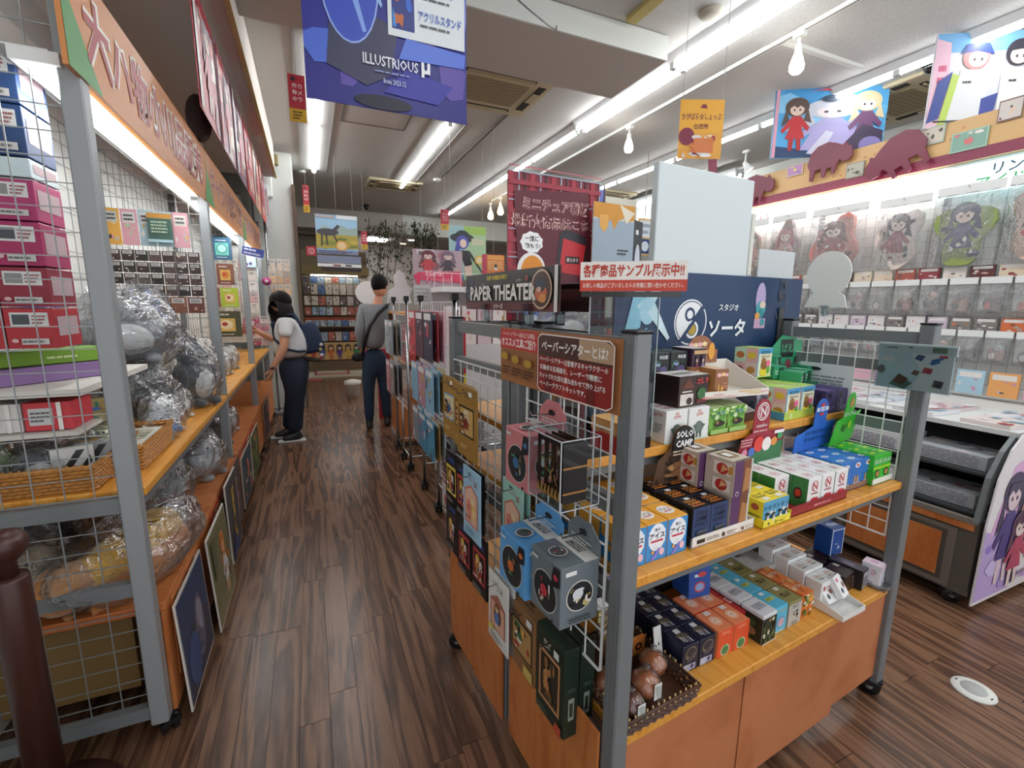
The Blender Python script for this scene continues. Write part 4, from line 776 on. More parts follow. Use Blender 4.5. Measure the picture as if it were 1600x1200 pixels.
tag(m.build('pale_poster', None, I(.29, .62, 1.64), A5), 'pale violet poster peeking out right behind the tartan poster', 'poster')
m = MB(); m.box(0, 0, 0, .14, .004, .14, 'd8d4c4'); m.art((0, 0, 0), (1, 0, 0), (0, 0, 1), .14, .14, F(('e', .3, .6, .14, .14, 'e0c040'), ('e', .7, .5, .14, .14, 'e0c040'))); tag(m.build('clear_topper', None, I(.38, .58, 1.69), A5), 'small pale topper card with yellow spots behind the beige poster', 'card')
# PAPER THEATER banner across the aisle end
pt = thing('theater_banner', 'dark brown banner reading PAPER THEATER held in clear clips over the aisle', 'sign', I(-.012, .845, 1.452), A5-PI/2)
W_ = .585; H_ = .115
m = MB(); m.box(0, -.001, 0, W_, .003, H_, '3c1c1c')
m.art((0, -.001, 0), (1, 0, 0), (0, 0, 1), W_, H_, F(('r', 0, .24, 1, 1, '2a2422'), ('r', 0, .0, 1, .2, '5c2020'), ('blob', .0, .3, .14, .9, 12, ['3a3c60', '2c3a5c', '6a5a78', '1a1c28'], 3), ('t', 'お家で名場面を再現!!', .42, .86, .13, 'd8c030', .34, .05), ('t', 'ペーパー', .25, .7, .05, 'd8d4cc', .12, .02), ('t', 'シアター', .66, .74, .07, 'd8d4cc', .12, .02),
    ('t', 'シリーズ', .44, .11, .13, 'eee9e2', .16, .05), ('ring', .865, .5, .45, 'c8a890', '4a2a1c', .05), ('e', .865, .42, .05, .2, 'c8683a'), ('e', .86, .6, .045, .16, '2c3440'), ('e', .88, .3, .03, .1, 'd89048'), ('e', .85, .5, .02, .06, 'd8b0a0'), ('t', 'PAPER THEATER', .455, .46, .40, 'eee9e2', .74, .07), ('r', .975, 0, 1, 1, 'e4e0da'), ('t', '重', .74, .78, .12, 'b03434', .04, .05)), .0004)
m.build('banner_board', pt)
for x in (.155, .43):
    c = MB(); c.box(x-.025, -.006, -.04, x+.025, .006, .02, 'acrylic'); c.rod((x, 0, -.035), (x, 0, -.01), .006, 'mdfe4e4', 8); c.build('clear_clip', pt)
# explanation sign on the near rack end
es = thing('theater_sign', 'brown sign with white Japanese text on a red curtain and red title panel', 'sign', I(-.028, .545, 1.245), A5-PI/2)
W_ = .535; H_ = .158
m = MB(); m.box(0, 0, 0, W_, .004, H_, 'a06840')
fr = [(.42+.008, .04), (.985, .04), (.985, .96), (.428, .96)]
m.art((0, 0, 0), (1, 0, 0), (0, 0, 1), W_, H_, F(('r', .0, .62, .40, .97, 'c03434'), ('t', 'ペーパーシアターの組み立て必需品', .2, .89, .09, 'f0e0dc', .34, .02), ('t', 'オススメ工具ご紹介', .2, .74, .17, 'f4ecea', .37, .05), ('r', .02, .1, .395, .6, '94623a'),
    ('L', .03, .14, .13, .3, 3, '4a2c1c'), ('L', .15, .14, .26, .3, 3, '4a2c1c'), ('L', .28, .14, .39, .3, 3, '4a2c1c'), ('e', .08, .48, .04, .07, 'b89030'), ('e', .2, .45, .04, .07, 'b89030'), ('e', .33, .42, .04, .07, 'b89030'), ('r', .135, .12, .138, .58, '7a4a2c'), ('r', .265, .12, .268, .58, '7a4a2c'),
    ('p', [(.43, .1), (.46, .03), (.95, .03), (.985, .1), (.985, .9), (.955, .97), (.46, .97), (.43, .9)], 'f0e6dc'), ('p', [(.437, .1), (.465, .05), (.947, .05), (.978, .1), (.978, .9), (.95, .95), (.465, .95), (.437, .9)], '8c2420'),
    ('p', [(.437, .62), (.978, .62), (.978, .9), (.95, .95), (.465, .95), (.437, .9)], '4c2a20'), ('p', [(.76, .66), (.978, .66), (.978, .9), (.93, .95), (.76, .95)], 'b8987a'),
    ('p', [(.5, .05), (.56, .05), (.54, .6), (.51, .6)], '6c1c1c'), ('p', [(.64, .05), (.7, .05), (.68, .6), (.66, .6)], 'a83028'), ('p', [(.82, .05), (.88, .05), (.85, .6), (.83, .6)], '6c1c1c'),
    ('t', 'ペーパーシアターとは?', .71, .79, .17, 'f4f0ec', .48, .05), ('t', 'ペーパーシアターは登場するキャラクターの', .705, .57, .09, 'f4f0ec', .5, .035), ('t', '印象的な名場面を、レーザーで精密に', .69, .44, .09, 'f4f0ec', .46, .035),
    ('t', 'カットされた紙を重ね合わせて作り上げる', .70, .31, .09, 'f4f0ec', .49, .035), ('t', 'ペーパークラフトキットです。', .64, .18, .09, 'f4f0ec', .36, .035)))
m.build('sign_board', es)

# BOTTOM SHELF ------------------------------------------------------
navy = box_mesh('navy_box', .063, .068, .085, '1a2036',
    front=F(('r', .08, .04, .5, .3, 'b8bcd0'), ('e', .5, .68, .36, .26, '6a6252'), ('e', .5, .72, .28, .16, '2a2c34'), ('p', [(.2, .4), (.5, .35), (.85, .7), (.7, .75)], '40424e'), ('r', .4, .08, .8, .3, 'a8a8c8'), ('e', .6, .2, .1, .07, '3a3050')),
    top=F(('r', .35, .7, .65, .95, 'd8d8da'), ('e', .5, .52, .32, .16, '5c5648'), ('r', .3, .2, .36, .5, 'c8c8cc'), ('r', .42, .15, .48, .45, 'c8c8cc'), ('r', .56, .1, .6, .42, 'a8a8b0'), ('r', .68, .1, .74, .4, 'c8c8cc')),
    left=F(('r', .5, .15, .75, .4, 'b0b4c4'),))
rowgrid(navy, 'navy_box', 'navy box with pale emblem on the bottom shelf', 'box', .292, .06, BZ, .065, .07, 2, 4, 'navy boxes on the bottom shelf', rz=-.03)
orn = box_mesh('coral_box', .066, .085, .085, 'e8875c',
    front=F(('r', 0, 0, 1, 1, 'd8502c'), ('t', '四天王', .5, .86, .12, 'f0a890', .7, .03), ('e', .5, .2, .3, .22, 'c8c0a0'), ('e', .5, .2, .24, .17, '3c7a48'), ('e', .5, .36, .1, .05, '5aa05a')),
    top=F(('e', .5, .45, .3, .24, 'f4b894'), ('e', .5, .45, .18, .14, 'f4dcc8'), ('t', 'の', .5, .45, .14, 'c86040', .2), ('r', .35, .75, .7, .95, 'ecdcd4')))
rowgrid(orn, 'coral_box', 'coral orange box with a green cake print', 'box', .432, .055, BZ, .068, .088, 2, 2, 'coral boxes on the bottom shelf', rz=-.02)
hbox('lantern_box', 'blue box tilted upright on the coral boxes', 'box', .475, .20, BZ+.086, .085, .08, .115, '2c54a0', front=F(('r', .0, 0, 1, 1, '2a50a0'), ('e', .5, .3, .26, .16, 'b84848'), ('e', .5, .3, .2, .11, '8aa0d0'), ('r', .25, .6, .7, .68, 'd0d8e8'), ('e', .6, .66, .2, .08, 'c04848')), top=F(('e', .5, .5, .3, .2, 'b09050'), ('r', .1, .8, .9, .95, 'c0c8dc')), right=F(('r', 0, 0, 1, 1, 'b8c0d0'),), rz=-.15, tilt=(-.08, .0))
redb = box_mesh('red_box', .05, .09, .08, 'b82c30', front=F(('blob', 0, 0, 1, 1, 10, ['d0d0dc', '8a2028', 'e0a0a8', '4a3a5a'], 5),), top=F(('r', .2, .5, .8, .8, 'e8b0a0'), ('L', .25, .55, .75, .75, 2, 'b82c30')))
for i in range(2): put(redb, 'red_box', ['red box with pale sticker beside the coral boxes, nearer', 'red box with pale sticker beside the coral boxes, farther'][i], 'box', .572, .085+.092*i, BZ, 'red boxes on the bottom shelf')
wgb = box_mesh('plant_box', .068, .075, .095, 'd8dade', front=F(('r', 0, 0, 1, .88, '1e2a1e'), ('blob', 0, .05, 1, .85, 16, ['c8ccb0', '3a5a34', '6a8a50', '8a6a4a', '14180f'], 9), ('r', 0, 0, 1, .04, 'd8d4c8')), top=F(('L', .15, .3, .85, .7, 4, '8a8e96'),), left=F(('r', 0, 0, 1, .88, '1e2a1e'), ('e', .5, .3, .25, .15, '8a6a4a'), ('e', .5, .6, .2, .12, '3a5a34')))
rowgrid(wgb, 'plant_box', 'dark leafy box with silver white top', 'box', .598, .028, BZ, .07, .078, 1, 3, 'silver topped leafy boxes')
cyb = box_mesh('cyan_box', .064, .08, .09, '5ab8d8', front=F(('t', 'どうぶつ', .5, .85, .12, 'd8c040', .85, .04), ('ring', .5, .4, .3, '5a6a88', 'a8b8d0', .03), ('e', .5, .4, .16, .12, 'd0a0b0'), ('L', .1, .04, .9, .12, 1, 'e0eef4')), top=F(('r', .2, .42, .8, .6, 'b8c060'), ('L', .25, .44, .75, .58, 1, '8a9a40'), ('r', .3, .78, .6, .95, 'd8e8ec')))
rowgrid(cyb, 'cyan_box', 'sky blue box with yellow title strip', 'box', .672, .036, BZ, .066, .083, 1, 4, 'sky blue boxes on the bottom shelf')
olb = box_mesh('olive_box', .07, .08, .085, '8a8450', front=F(('r', 0, 0, 1, .9, 'b4b4ae'), ('t', 'ガムク', .5, .78, .12, '22241c', .7, .04), ('blob', .3, .25, .75, .6, 9, ['1c1c1c', '2c2c2a'], 2), ('L', .3, .05, .8, .18, 2, '6a6a60')), top=F(('t', 'ガムク', .5, .45, .26, '1c1e14', .6, .05), ('r', .35, .75, .65, .95, 'd8d8cc')), left=F(('r', 0, 0, 1, .9, 'a8a89c'),))
rowgrid(olb, 'olive_box', 'olive topped grey box with black title', 'box', .744, .036, BZ, .072, .083, 1, 4, 'olive topped boxes on the bottom shelf')
fdb = box_mesh('food_box', .066, .08, .08, 'd87838', front=F(('blob', 0, 0, 1, 1, 20, ['e0a040', 'c85a28', '6a9a3c', 'f0d8a0', '4a6a30', 'd8d0c0'], 6),), top=F(('blob', 0, 0, 1, 1, 14, ['e07030', 'd89a60', 'f0c090', 'c85a28'], 3), ('t', 'たべもの', .5, .5, .2, 'f4e8d8', .6, .04)))
rowgrid(fdb, 'food_box', 'orange box with a mixed food print', 'box', .828, .042, BZ, .068, .082, 1, 2, 'orange food boxes on the bottom shelf')
hbox('skewer_box', 'flat white box with black title behind the food boxes', 'box', .83, .215, BZ, .12, .13, .075, 'c8ccca', top=F(('t', '串焼', .3, .75, .2, '1c1c1c', .4, .04), ('L', .5, .2, .9, .8, 5, '8a8e8c')), front=F(('L', .1, .3, .9, .7, 3, '8a8e8c'),), rz=-.1)
# white slanted tray with tilted cards
tr = slanted_tray('white slanted tray full of white boxes, jutting over the bottom shelf edge', .93, -.035, BZ+.001, .135, .30, .075, 'e0e0dc', -.02, lip=.018)
whb = box_mesh('white_box', .055, .055, .075, 'e4e6e6', front=F(('e', .3, .7, .12, .12, 'b04a50'), ('e', .6, .35, .14, .12, '4a4a50'), ('L', .55, .6, .9, .8, 3, 'b06a70')), top=F(('r', .25, .3, .8, .36, '2a2a2a'), ('r', .2, .45, .8, .5, 'a0a860'), ('r', .25, .58, .8, .64, 'c06060'), ('r', .3, .72, .7, .77, 'b0b0b0')))
for j in range(4):
    for i in range(2): put(whb, 'coffee_box', 'white striped lid box in the white tray, %s, %s' % (ROWN[j], ['left', 'right'][i]), 'box', .945+.058*i-.002*j, .045+.058*j, BZ+.012+.012*j, 'white boxes in the slanted tray', -.02)
for i, (u, v, a) in enumerate(((.955, .02, .0), (1.0, .0, .15))):
    hbox('coffee_box', ['white box fallen flat at the tray front, left', 'white box with pink print leaning at the tray front, right'][i], 'box', u, v, BZ+.022+.02*i, .05, .022, .07, 'e8e8e8', front=F(('e', .3, .8, .12, .1, 'c85a80'), ('e', .35, .3, .14, .12, '4a5058'), ('e', .75, .5, .12, .14, '8a4a40')), tilt=(-.7+.1*i, 0), rz=a)
tr = link('backing_card', None); bpy.data.objects.remove(tr)
for i, (u, v, w_, k) in enumerate(((.76, .375, .22, 'bdb9ae'), (.93, .395, .10, 'd0d2d4'))):
    m = MB(); m.prism([(0, 0), (w_, 0), (w_, .14), (w_*.4, .165), (0, .12)], 0, .003, k, Matrix.Rotation(PI/2, 4, 'X'))
    m.art((0, -.0035, 0), (1, 0, 0), (0, 0, 1), w_, .13, F(('blob', .1, .2, .9, .9, 7, ['8a8478', '4a463e', 'a09a8c', '7a8a98'], 4+i), ('L', .1, .1, .7, .3, 2, '6a665c')) if i == 0 else [('r', .1+.2*q, .2, .18+.2*q, .9, '8a98b8') for q in range(4)])
    tag(m.build('header_card', None, I(u, v, BZ+.06), A5+.15), ['grey beige back card of the olive boxes, standing under the shelf', 'white fluted card standing behind the slanted white tray'][i], 'card')
chocb = box_mesh('choc_box', .085, .075, .07, '241614', front=F(('e', .4, .5, .24, .26, '5a2c20'), ('e', .4, .5, .16, .18, '1a0e0c'), ('L', .7, .2, .95, .8, 4, '8a6a60')), top=F(('e', .4, .5, .2, .22, '4a1c1c'), ('e', .4, .5, .12, .13, '180c0c'), ('r', .7, .6, .9, .85, 'c8c0b8')), left=F(('e', .5, .5, .2, .25, '8a5a40'),))
for i, (u, v, r_) in enumerate(((1.085, .04, .12), (1.06, .13, .0), (1.055, .215, .05), (1.145, .14, .1))):
    put(chocb, 'chocolate_box', 'dark brown ringed box, %s of the cluster right of the white tray' % NTH[i], 'box', u, v, BZ, 'dark brown boxes', r_)
hbox('black_box', 'black edged grey box at the right front of the bottom shelf', 'box', 1.175, .025, BZ, .05, .11, .075, '1c1a20', front=F(('r', .08, .08, .92, .92, '9a9a9c'), ('L', .15, .2, .85, .7, 3, '4a4a4c')), right=F(('r', .05, .05, .95, .95, 'b0a8b8'), ('blob', .1, .1, .9, .9, 8, ['8a6a80', 'c8c0c8', '5a4a60'], 3)), top=F(('r', 0, 0, 1, 1, '3c3444'), ('e', .4, .5, .2, .2, '6a5a78')), rz=.12)
hbox('milk_box', 'tall blue carton shaped box standing above the dark boxes', 'box', 1.185, .145, BZ+.071, .07, .065, .11, '1c4c98', front=F(('r', .02, .0, .08, 1, 'c8d4e4'), ('r', .92, 0, .98, 1, 'c8d4e4'), ('r', 0, .93, 1, .97, 'c8d4e4'), ('p', [(.5, .2), (.72, .28), (.6, .38)], 'c8d4e4'), ('L', .3, .4, .6, .46, 1, 'c8d4e4')), top=F(('e', .4, .5, .2, .2, 'a8c0e0'), ('r', .5, .3, .9, .6, 'a8c0e0')), right=F(('r', 0, 0, 1, 1, '2458a8'), ('L', .1, .2, .9, .8, 6, 'c8d4e4')), rz=-.12)
hbox('pastel_box', 'small pastel pink and white box at the far right shelf corner', 'box', 1.245, .0, BZ, .05, .06, .085, 'dcdce4', front=F(('r', 0, .82, 1, 1, 'e8c8d4'), ('t', 'おかい', .5, .68, .12, '6a7a98', .8, .03), ('blob', .1, .05, .9, .5, 10, ['c8a0c0', 'a0b8d8', 'e8d0d8', '7a8a88'], 4)), top=F(('r', 0, 0, 1, 1, 'e8d4e0'), ('r', .3, .3, .8, .7, 'd8b0c8')), left=F(('blob', .1, .05, .9, .8, 10, ['a8a8b8', 'c8d0d8', 'd8b0c8'], 5),), rz=.15)
m = MB(); T = Matrix.Rotation(.15, 4, 'Z'); m.box(0, 0, 0, .06, .07, .012, 'frost', T); tag(m.build('clear_tray', None, I(1.238, -.022, BZ-.0)), 'small clear tray under the pastel box at the shelf corner', 'tray')
olv2 = box_mesh('khaki_box', .10, .09, .07, '7a7862', front=F(('r', .1, .15, .9, .85, '8a8068'), ('e', .4, .4, .2, .25, '4a3048'), ('L', .6, .2, .9, .8, 3, 'b8b090')), left=F(('r', .1, .1, .9, .9, '6a6450'),), top=F(('r', .02, .02, .98, .98, '9a9a84'), ('L', .1, .3, .9, .7, 3, '7a7a64')))
for i, (u, v, z) in enumerate(((.985, .30, 0), (1.09, .31, 0), (1.09, .31, .071), (.985, .31, .071))):
    put(olv2, 'khaki_box', 'khaki box, back right of bottom shelf, %s' % ['lower left', 'lower right', 'upper right', 'upper left'][i], 'box', u, v, BZ+z, 'khaki boxes')
hbox('violet_box', 'violet and white figure box on the khaki boxes', 'box', .985, .29, BZ+.143, .075, .07, .10, '4a4478', front=F(('r', .05, 0, .8, 1, 'b0a8b8'), ('fig', .4, .05, .4, .9, '2c2840', '3a3a5a', 'c8a898')))
dkb = box_mesh('back_box', .06, .07, .1, '2a2c3a', front=F(('fig', .5, .05, .5, .9, 'c8b8d0', '8a80b0', 'd8b8b0'), ('r', 0, 0, 1, .08, '9aa0b8')))
for i in range(6): put(dkb, 'character_box', 'dark box with pale figure, back row below, %s' % (NTH[i]+' from left'), 'box', .25+.075*i, .365, BZ+.07, 'dark figure boxes in the back row')
m = MB(); m.box(0, 0, 0, .46, .08, .069, 'm2c2622'); tag(m.build('riser', None, I(.245, .355, BZ), A5), 'dark riser under the back row of figure boxes', 'riser')
# wicker tray with round capsule toys
def basket(label, loc, rz, w_, d_, h_, k='wicker', rows=9, flare=.0, step=.012, name='wicker_basket', rim=.006):
    t = thing(name, label, 'basket', loc, rz); m = MB()
    for r_ in range(rows):
        z = h_*(r_+.5)/rows; e = flare*r_/rows; pts = []
        per = [((-e, -e), (w_+e, -e)), ((w_+e, -e), (w_+e, d_+e)), ((w_+e, d_+e), (-e, d_+e)), ((-e, d_+e), (-e, -e))]; q = r_
        for a, b in per:
            L_ = math.dist(a, b); n = max(2, int(L_/step)); nrm = ((b[1]-a[1])/L_, -(b[0]-a[0])/L_)
            for i in range(n):
                f = i/n; off = (.0025 if (q % 2) else -.0025); q += 1
                pts.append((a[0]+(b[0]-a[0])*f+nrm[0]*off, a[1]+(b[1]-a[1])*f+nrm[1]*off, z))
        m.path(pts, h_/rows*.56, k, 4, True)
    m.build('woven_wall', t); m = MB(); m.box(0, 0, 0, w_, d_, .006, k); m.build('basket_bottom', t)
    m = MB(); e = flare; m.path([(-e, -e, h_), (w_+e, -e, h_), (w_+e, d_+e, h_), (-e, d_+e, h_)], rim, k, 6, True)
    for a, b in (((-e, -e), (w_+e, -e)), ((w_+e, -e), (w_+e, d_+e)), ((w_+e, d_+e), (-e, d_+e)), ((-e, d_+e), (-e, -e))):
        n = int(math.dist(a, b)/.018)
        for i in range(n):
            f = (i+.3)/n; x = a[0]+(b[0]-a[0])*f; y = a[1]+(b[1]-a[1])*f; m.rod((x-.004, y-.004, h_-.006), (x+.006, y+.006, h_+.008), .003, 'mb09468' if k == 'wicker_dark' else k, 4)
    m.build('woven_rim', t); return t
basket('low dark wicker tray holding brown ball toys at the near shelf corner', I(.03, -.01, BZ), A5, .235, .27, .04, 'wicker_dark', 5, .006, .012)
def ball(label, u, v, z, r, c='a8623e', tagk=True):
    t = thing('ball_toy', label, 'toy', I(u, v, z+r), A5, 'brown ball toys')
    m = MB(); m.ell((0, 0, 0), (r, r, r*.96), 'g'+c, 18, 12); m.build('ball', t)
    m = MB(); m.ell((0, 0, .002), (r*1.09, r*1.09, r*1.04), 'wrap', 18, 12, wob=.03, seed=int(u*1000)); m.lathe([(.004, r), (.003, r*1.25), (r*.25, r*1.45)], 'wrap', 8); m.build('wrapper', t)
    if tagk: m = MB(); m.box(-.012, -r*1.12, -.01, .012, -r*1.09, r*.9, 'e0e2de'); m.art((-.012, -r*1.121, -.01), (1, 0, 0), (0, 0, 1), .024, r*.9+.01, F(('L', .1, .1, .9, .9, 8, '5a6a60'),)); m.build('paper_label', t)
ball('brown wrapped ball toy at the rear left of the dark wicker tray', .115, .135, BZ+.045, .036, 'b07050', False)
ball('brown wrapped ball toy nearest the basket rim, with a white label', .135, .04, BZ+.02, .037)
ball('brown wrapped ball toy at the right of the dark wicker tray', .205, .085, BZ+.018, .036, 'a8623e', False)
ball('dark wrapped ball toy with silver label in the near basket corner', .07, .02, BZ+.015, .030, '6a4034')
ball('brown wrapped ball toy behind the post in the wicker tray', .06, .10, BZ+.015, .033, '9a5a3c')
m = MB(); m.box(0, 0, 0, .07, .012, .115, 'bag_small'); m.box(0, .004, .115, .07, .006, .15, 'd4d6d4'); m.box(.0, .003, .075, .07, .009, .11, 'd8c030'); m.box(.008, .003, .02, .03, .01, .07, 'e0a838'); m.box(.038, .003, .02, .062, .01, .07, 'e8cc50')
m.art((0, .003, .075), (1, 0, 0), (0, 0, 1), .07, .035, F(('r', .2, .5, .8, .9, '6a3a20'), ('L', .1, .1, .9, .4, 2, '6a5a20'), ('e', .5, .95, .04, .04, '222222')))
m.art((0, .0035, .0), (1, 0, 0), (0, 0, 1), .07, .12, F(('e', .28, .38, .1, .08, 'f0e0c8'), ('e', .72, .4, .1, .08, 'c85040')))
tag(m.build('snack_pouch', None, I(.115, .20, BZ+.045), A5, (-.1, 0, A5)), 'yellow clear pouch with white hole header behind the ball toys', 'package')
m = MB(); m.box(0, 0, 0, .045, .003, .09, 'd8d8d4'); m.art((0, 0, 0), (1, 0, 0), (0, 0, 1), .045, .09, F(('e', .5, .5, .08, .05, '1a1a1a'),)); tag(m.build('header_tag', None, I(.225, .09, BZ+.04), A5, (-.3, .3, A5+.3)), 'white header tag with a hole beside the right ball toy', 'tag')
m = MB(); m.box(0, 0, 0, .05, .01, .05, 'c87838'); m.art((0, 0, 0), (1, 0, 0), (0, 0, 1), .05, .05, F(('e', .5, .5, .25, .25, '2a1c18'), ('e', .5, .5, .12, .12, 'd8682c'))); tag(m.build('snack_pouch', None, I(.19, .15, BZ+.03), A5), 'small orange pouch with dark round print between ball toys', 'package')

# AISLE SIDE: packs hanging on the wire grids ------------------------
# local frame: x runs towards the camera (-v), -y faces the aisle
def hang(name, label, cat, u, v, z, w_, h_, d_, k, front=(), top=(), right=(), parts=(), hole=True, group=None, tilt=0, left=()):
    t = thing(name, label, cat, I(u, v, z), A5-PI/2, group)
    m = MB(); m.bbox(0, 0, 0, w_, d_, h_, k, .0012)
    m.art((0, 0, 0), (1, 0, 0), (0, 0, 1), w_, h_, front); m.art((0, 0, h_), (1, 0, 0), (0, 1, 0), w_, d_, top); m.art((w_, 0, 0), (0, 1, 0), (0, 0, 1), d_, h_, right)
    m.build('pack_body', t)
    if hole:
        m = MB(); m.path([(w_/2, .02+d_, h_-.018), (w_/2, -.03, h_-.02), (w_/2, -.035, h_-.008)], .0022, 'chrome', 6); m.build('hook', t)
    return t
def kana(t, x, y, h, k, mw=.9, b=.04): return ('t', t, x, y, h, k, mw, b)
gold = '9a7434'
for i, (v, z) in enumerate(((.985, .965), (.84, .965), (.78, .97), (.735, .972), (.715, .975))):
    pic = F(('r', 0, 0, 1, 1, gold), kana('忍者', .5, .88, .08, '4a3010', .3), ('r', .12, .3, .88, .72, '6aa0c8' if i == 0 else '2c2018'), ('r', .16, .33, .84, .69, 'd8cca0' if i == 0 else 'c8a05a'), ('fig', .5, .33, .4, .36, 'e0d0b0', '8a3028' if i else '3a5a8a', 'd8b890'), ('fig', .3, .33, .3, .3, '3a2820', '6a4a30', 'd8b890'), ('blob', .2, .33, .8, .5, 6, ['3a2820', 'b86a38', 'e8e0d0'], i), ('L', .3, .14, .7, .2, 2, 'd8c08a'), ('r', .75, .9, .92, .96, 'e8e8e0'), ('e', .5, .96, .05, .012, '2a1c08'))
    hang('craft_pack', ['gold hanging pack with blue framed picture, furthest along the rack', 'gold hanging pack with dark picture, second from the far one', 'gold hanging pack edge, middle of the near bunch', 'gold hanging pack edge behind the front one', 'gold hanging pack with dark framed picture nearest the grey post'][i], 'package', -.055-.012*i, v, z, .135 if i != 4 else .155, .235, .006, gold, pic, hole=i in (0, 1, 4))
for i, (v, z, c2) in enumerate(((.955, .70, 'd8c050'), (.83, .70, 'c84038'), (.70, .715, '2a2a2c'), (.955, .50, '3a3a3c'), (.82, .48, 'b83a48'), (.675, .49, 'b83a48'))):
    pic = F(('r', 0, 0, 1, 1, '111114'), ('r', .2, .8, .8, .9, '28407a'), ('r', .1, .2, .9, .74, c2), ('r', .16, .25, .84, .68, '2c1c18'), ('fig', .4, .25, .4, .42, 'd8b040', 'c8863c', 'e8c8a0'), ('fig', .66, .25, .3, .36, 'e8e0e0', 'b03038', 'e8c8a0'), ('blob', .2, .26, .8, .5, 6, ['e8e0d8', '8a3a3c', '3a4a78'], i), ('L', .2, .08, .8, .15, 2, '9a9a9a'), ('r', .3, .92, .7, .97, '30343c'))
    hang('craft_pack', 'black hanging pack, %s' % ['upper row, yellow picture, furthest', 'upper row, red framed picture behind the light blue one', 'upper row, hidden behind the light blue pack', 'lower row, grey picture, furthest', 'lower row, crimson framed figure picture', 'lower row, partly under the light blue pack'][i], 'package', -.06-.005*(i % 3), v, z, .12, .21, .006, '111114', pic, hole=i < 5)
pale = F(('t', 'にゃんこ', .45, .86, .05, 'c86a6c', .5, .03), kana('25', .75, .83, .07, 'b04048', .2), ('p', [(.12, .2), (.88, .2), (.88, .68), (.5, .78), (.12, .68)], 'c87868'), ('p', [(.17, .23), (.83, .23), (.83, .66), (.5, .75), (.17, .66)], 'e0b8a0'), ('e', .4, .45, .18, .12, 'd88a78'), ('e', .65, .4, .12, .1, 'e8c060'), ('blob', .2, .25, .8, .6, 7, ['c86860', 'e8d0a0', 'd89080', '8ab0a0'], 3), ('L', .2, .06, .8, .15, 3, '6a8aa0'), ('e', .5, .95, .08, .012, '2a3a48'))
hang('craft_pack', 'light blue hanging pack with coral picture frame', 'package', -.11, .655, .715, .135, .235, .005, '9cc4dc', pale)
hang('craft_pack', 'mint green hanging pack behind the pink box', 'package', -.05, .485, .72, .125, .235, .005, '9cc8ba', pale)
hang('craft_pack', 'mint green pack hanging right behind the other mint one', 'package', -.035, .475, .715, .125, .235, .005, '8ab8aa', pale, hole=False)
wpic = F(kana('アリス', .5, .84, .08, '3a3a40', .5, .02), ('p', [(.12, .2), (.88, .2), (.88, .62), (.5, .74), (.12, .62)], 'a86858'), ('r', .17, .22, .83, .6, 'd8a890'), ('e', .5, .45, .2, .14, '8a5a3a'), ('fig', .5, .24, .4, .4, '8a5a3a', '5a80b8', 'e8c8b0'), ('e', .2, .2, .14, .05, 'd8c860'), ('L', .15, .06, .85, .14, 2, '6a6a70'))
hang('craft_pack', 'white hanging pack with a blue dressed figure above the base panel', 'package', -.09, .50, .425, .13, .23, .005, 'dcdcd8', wpic)
hang('craft_pack', 'second white pack right behind the front one', 'package', -.075, .49, .43, .13, .23, .005, 'd0d2d0', wpic, hole=False)
def circle_pic(cx, cy, r, c1, c2, seed): return [('ring', cx, cy, r, 'c8c4bc', '24282c', .02), ('blob', cx-.2, cy-.2, cx+.2, cy+.2, 12, [c1, c2, '1c1c1e', 'd8d0c0', '6a6048'], seed), ('e', cx, cy+.02, .12, .1, c1)]
def cubebox(label, u, v, z, w_, h_, d_, k, c1, c2, seed, title='', lid='dcdcd6'):
    t = hang('theater_box', label, 'box', u, v, z, w_, h_, d_, k,
        front=F(*circle_pic(.5, .42, .40, c1, c2, seed), ('p', [(.72, .62), (1, .7), (1, .98), (.8, .98)], '1c1c20'), ('e', .88, .82, .07, .05, c1), ('r', .08, .88, .3, .93, 'c8c8c8'), ('e', .8, .06, .04, .03, '222222')),
        top=F(('r', 0, .62, 1, 1, lid), ('L', .25, .7, .75, .95, 3, '5a5a5c'), ('r', .3, .8, .4, .84, '222222'), ('ring', .5, .32, .22, 'd8d4cc', '50565a', .03), ('blob', .36, .2, .64, .44, 7, [c1, c2, '1c1c1e'], seed+1)),
        right=F(('r', .12, .85, .4, .92, 'e8e8e8'), ('ring', .5, .48, .36, 'd0ccc4', '24282c', .03), ('blob', .24, .3, .76, .66, 16, [c1, c2, '1c1c1e', 'c8b878', 'e8e0d8', '8a7a3c'], seed+2), ('e', .42, .54, .14, .09, 'd8dce0'), ('L', .2, .08, .8, .16, 2, '22262a'), ('e', .85, .92, .0, .0, 'ffffff')), hole=False)
    m = MB(); T = Matrix.Translation((0, d_+.001, h_-.01)) @ Matrix.Rotation(PI/2, 4, 'X') @ Matrix.Identity(4)
    m.prism([(0, 0), (w_, 0), (w_, .045), (w_*.72, .075), (w_*.28, .075), (0, .045)], -.002, 0, k, T); m.art((0, d_-.0002, h_-.01), (1, 0, 0), (0, 0, 1), w_, .075, F(('e', .5, .6, .12, .1, '101012'), ('L', .15, .2, .85, .4, 2, 'dcdcdc')), .001); m.build('hang_tab', t)
    m = MB(); m.path([(w_/2, d_+.03, h_+.03), (w_/2, d_-.06, h_+.034), (w_/2, d_-.064, h_+.045)], .0024, 'chrome', 6); m.build('hook', t)
    return t
cubebox('pink boxed paper craft hanging high beside the clear case', -.13, .315, 1.02, .12, .145, .10, 'c87c80', '3a6a98', '3a8a5a', 3, lid='dcdcdc')
cubebox('blue boxed paper craft hanging left of the grey one', -.14, .325, .745, .135, .14, .11, '5a9cd4', 'c86a38', '3a5a3c', 5)
cubebox('grey boxed paper craft with round forest pictures hanging on the grid', -.13, .178, .755, .125, .148, .105, '6c767c', 'b83848', 'e0dcd8', 8)
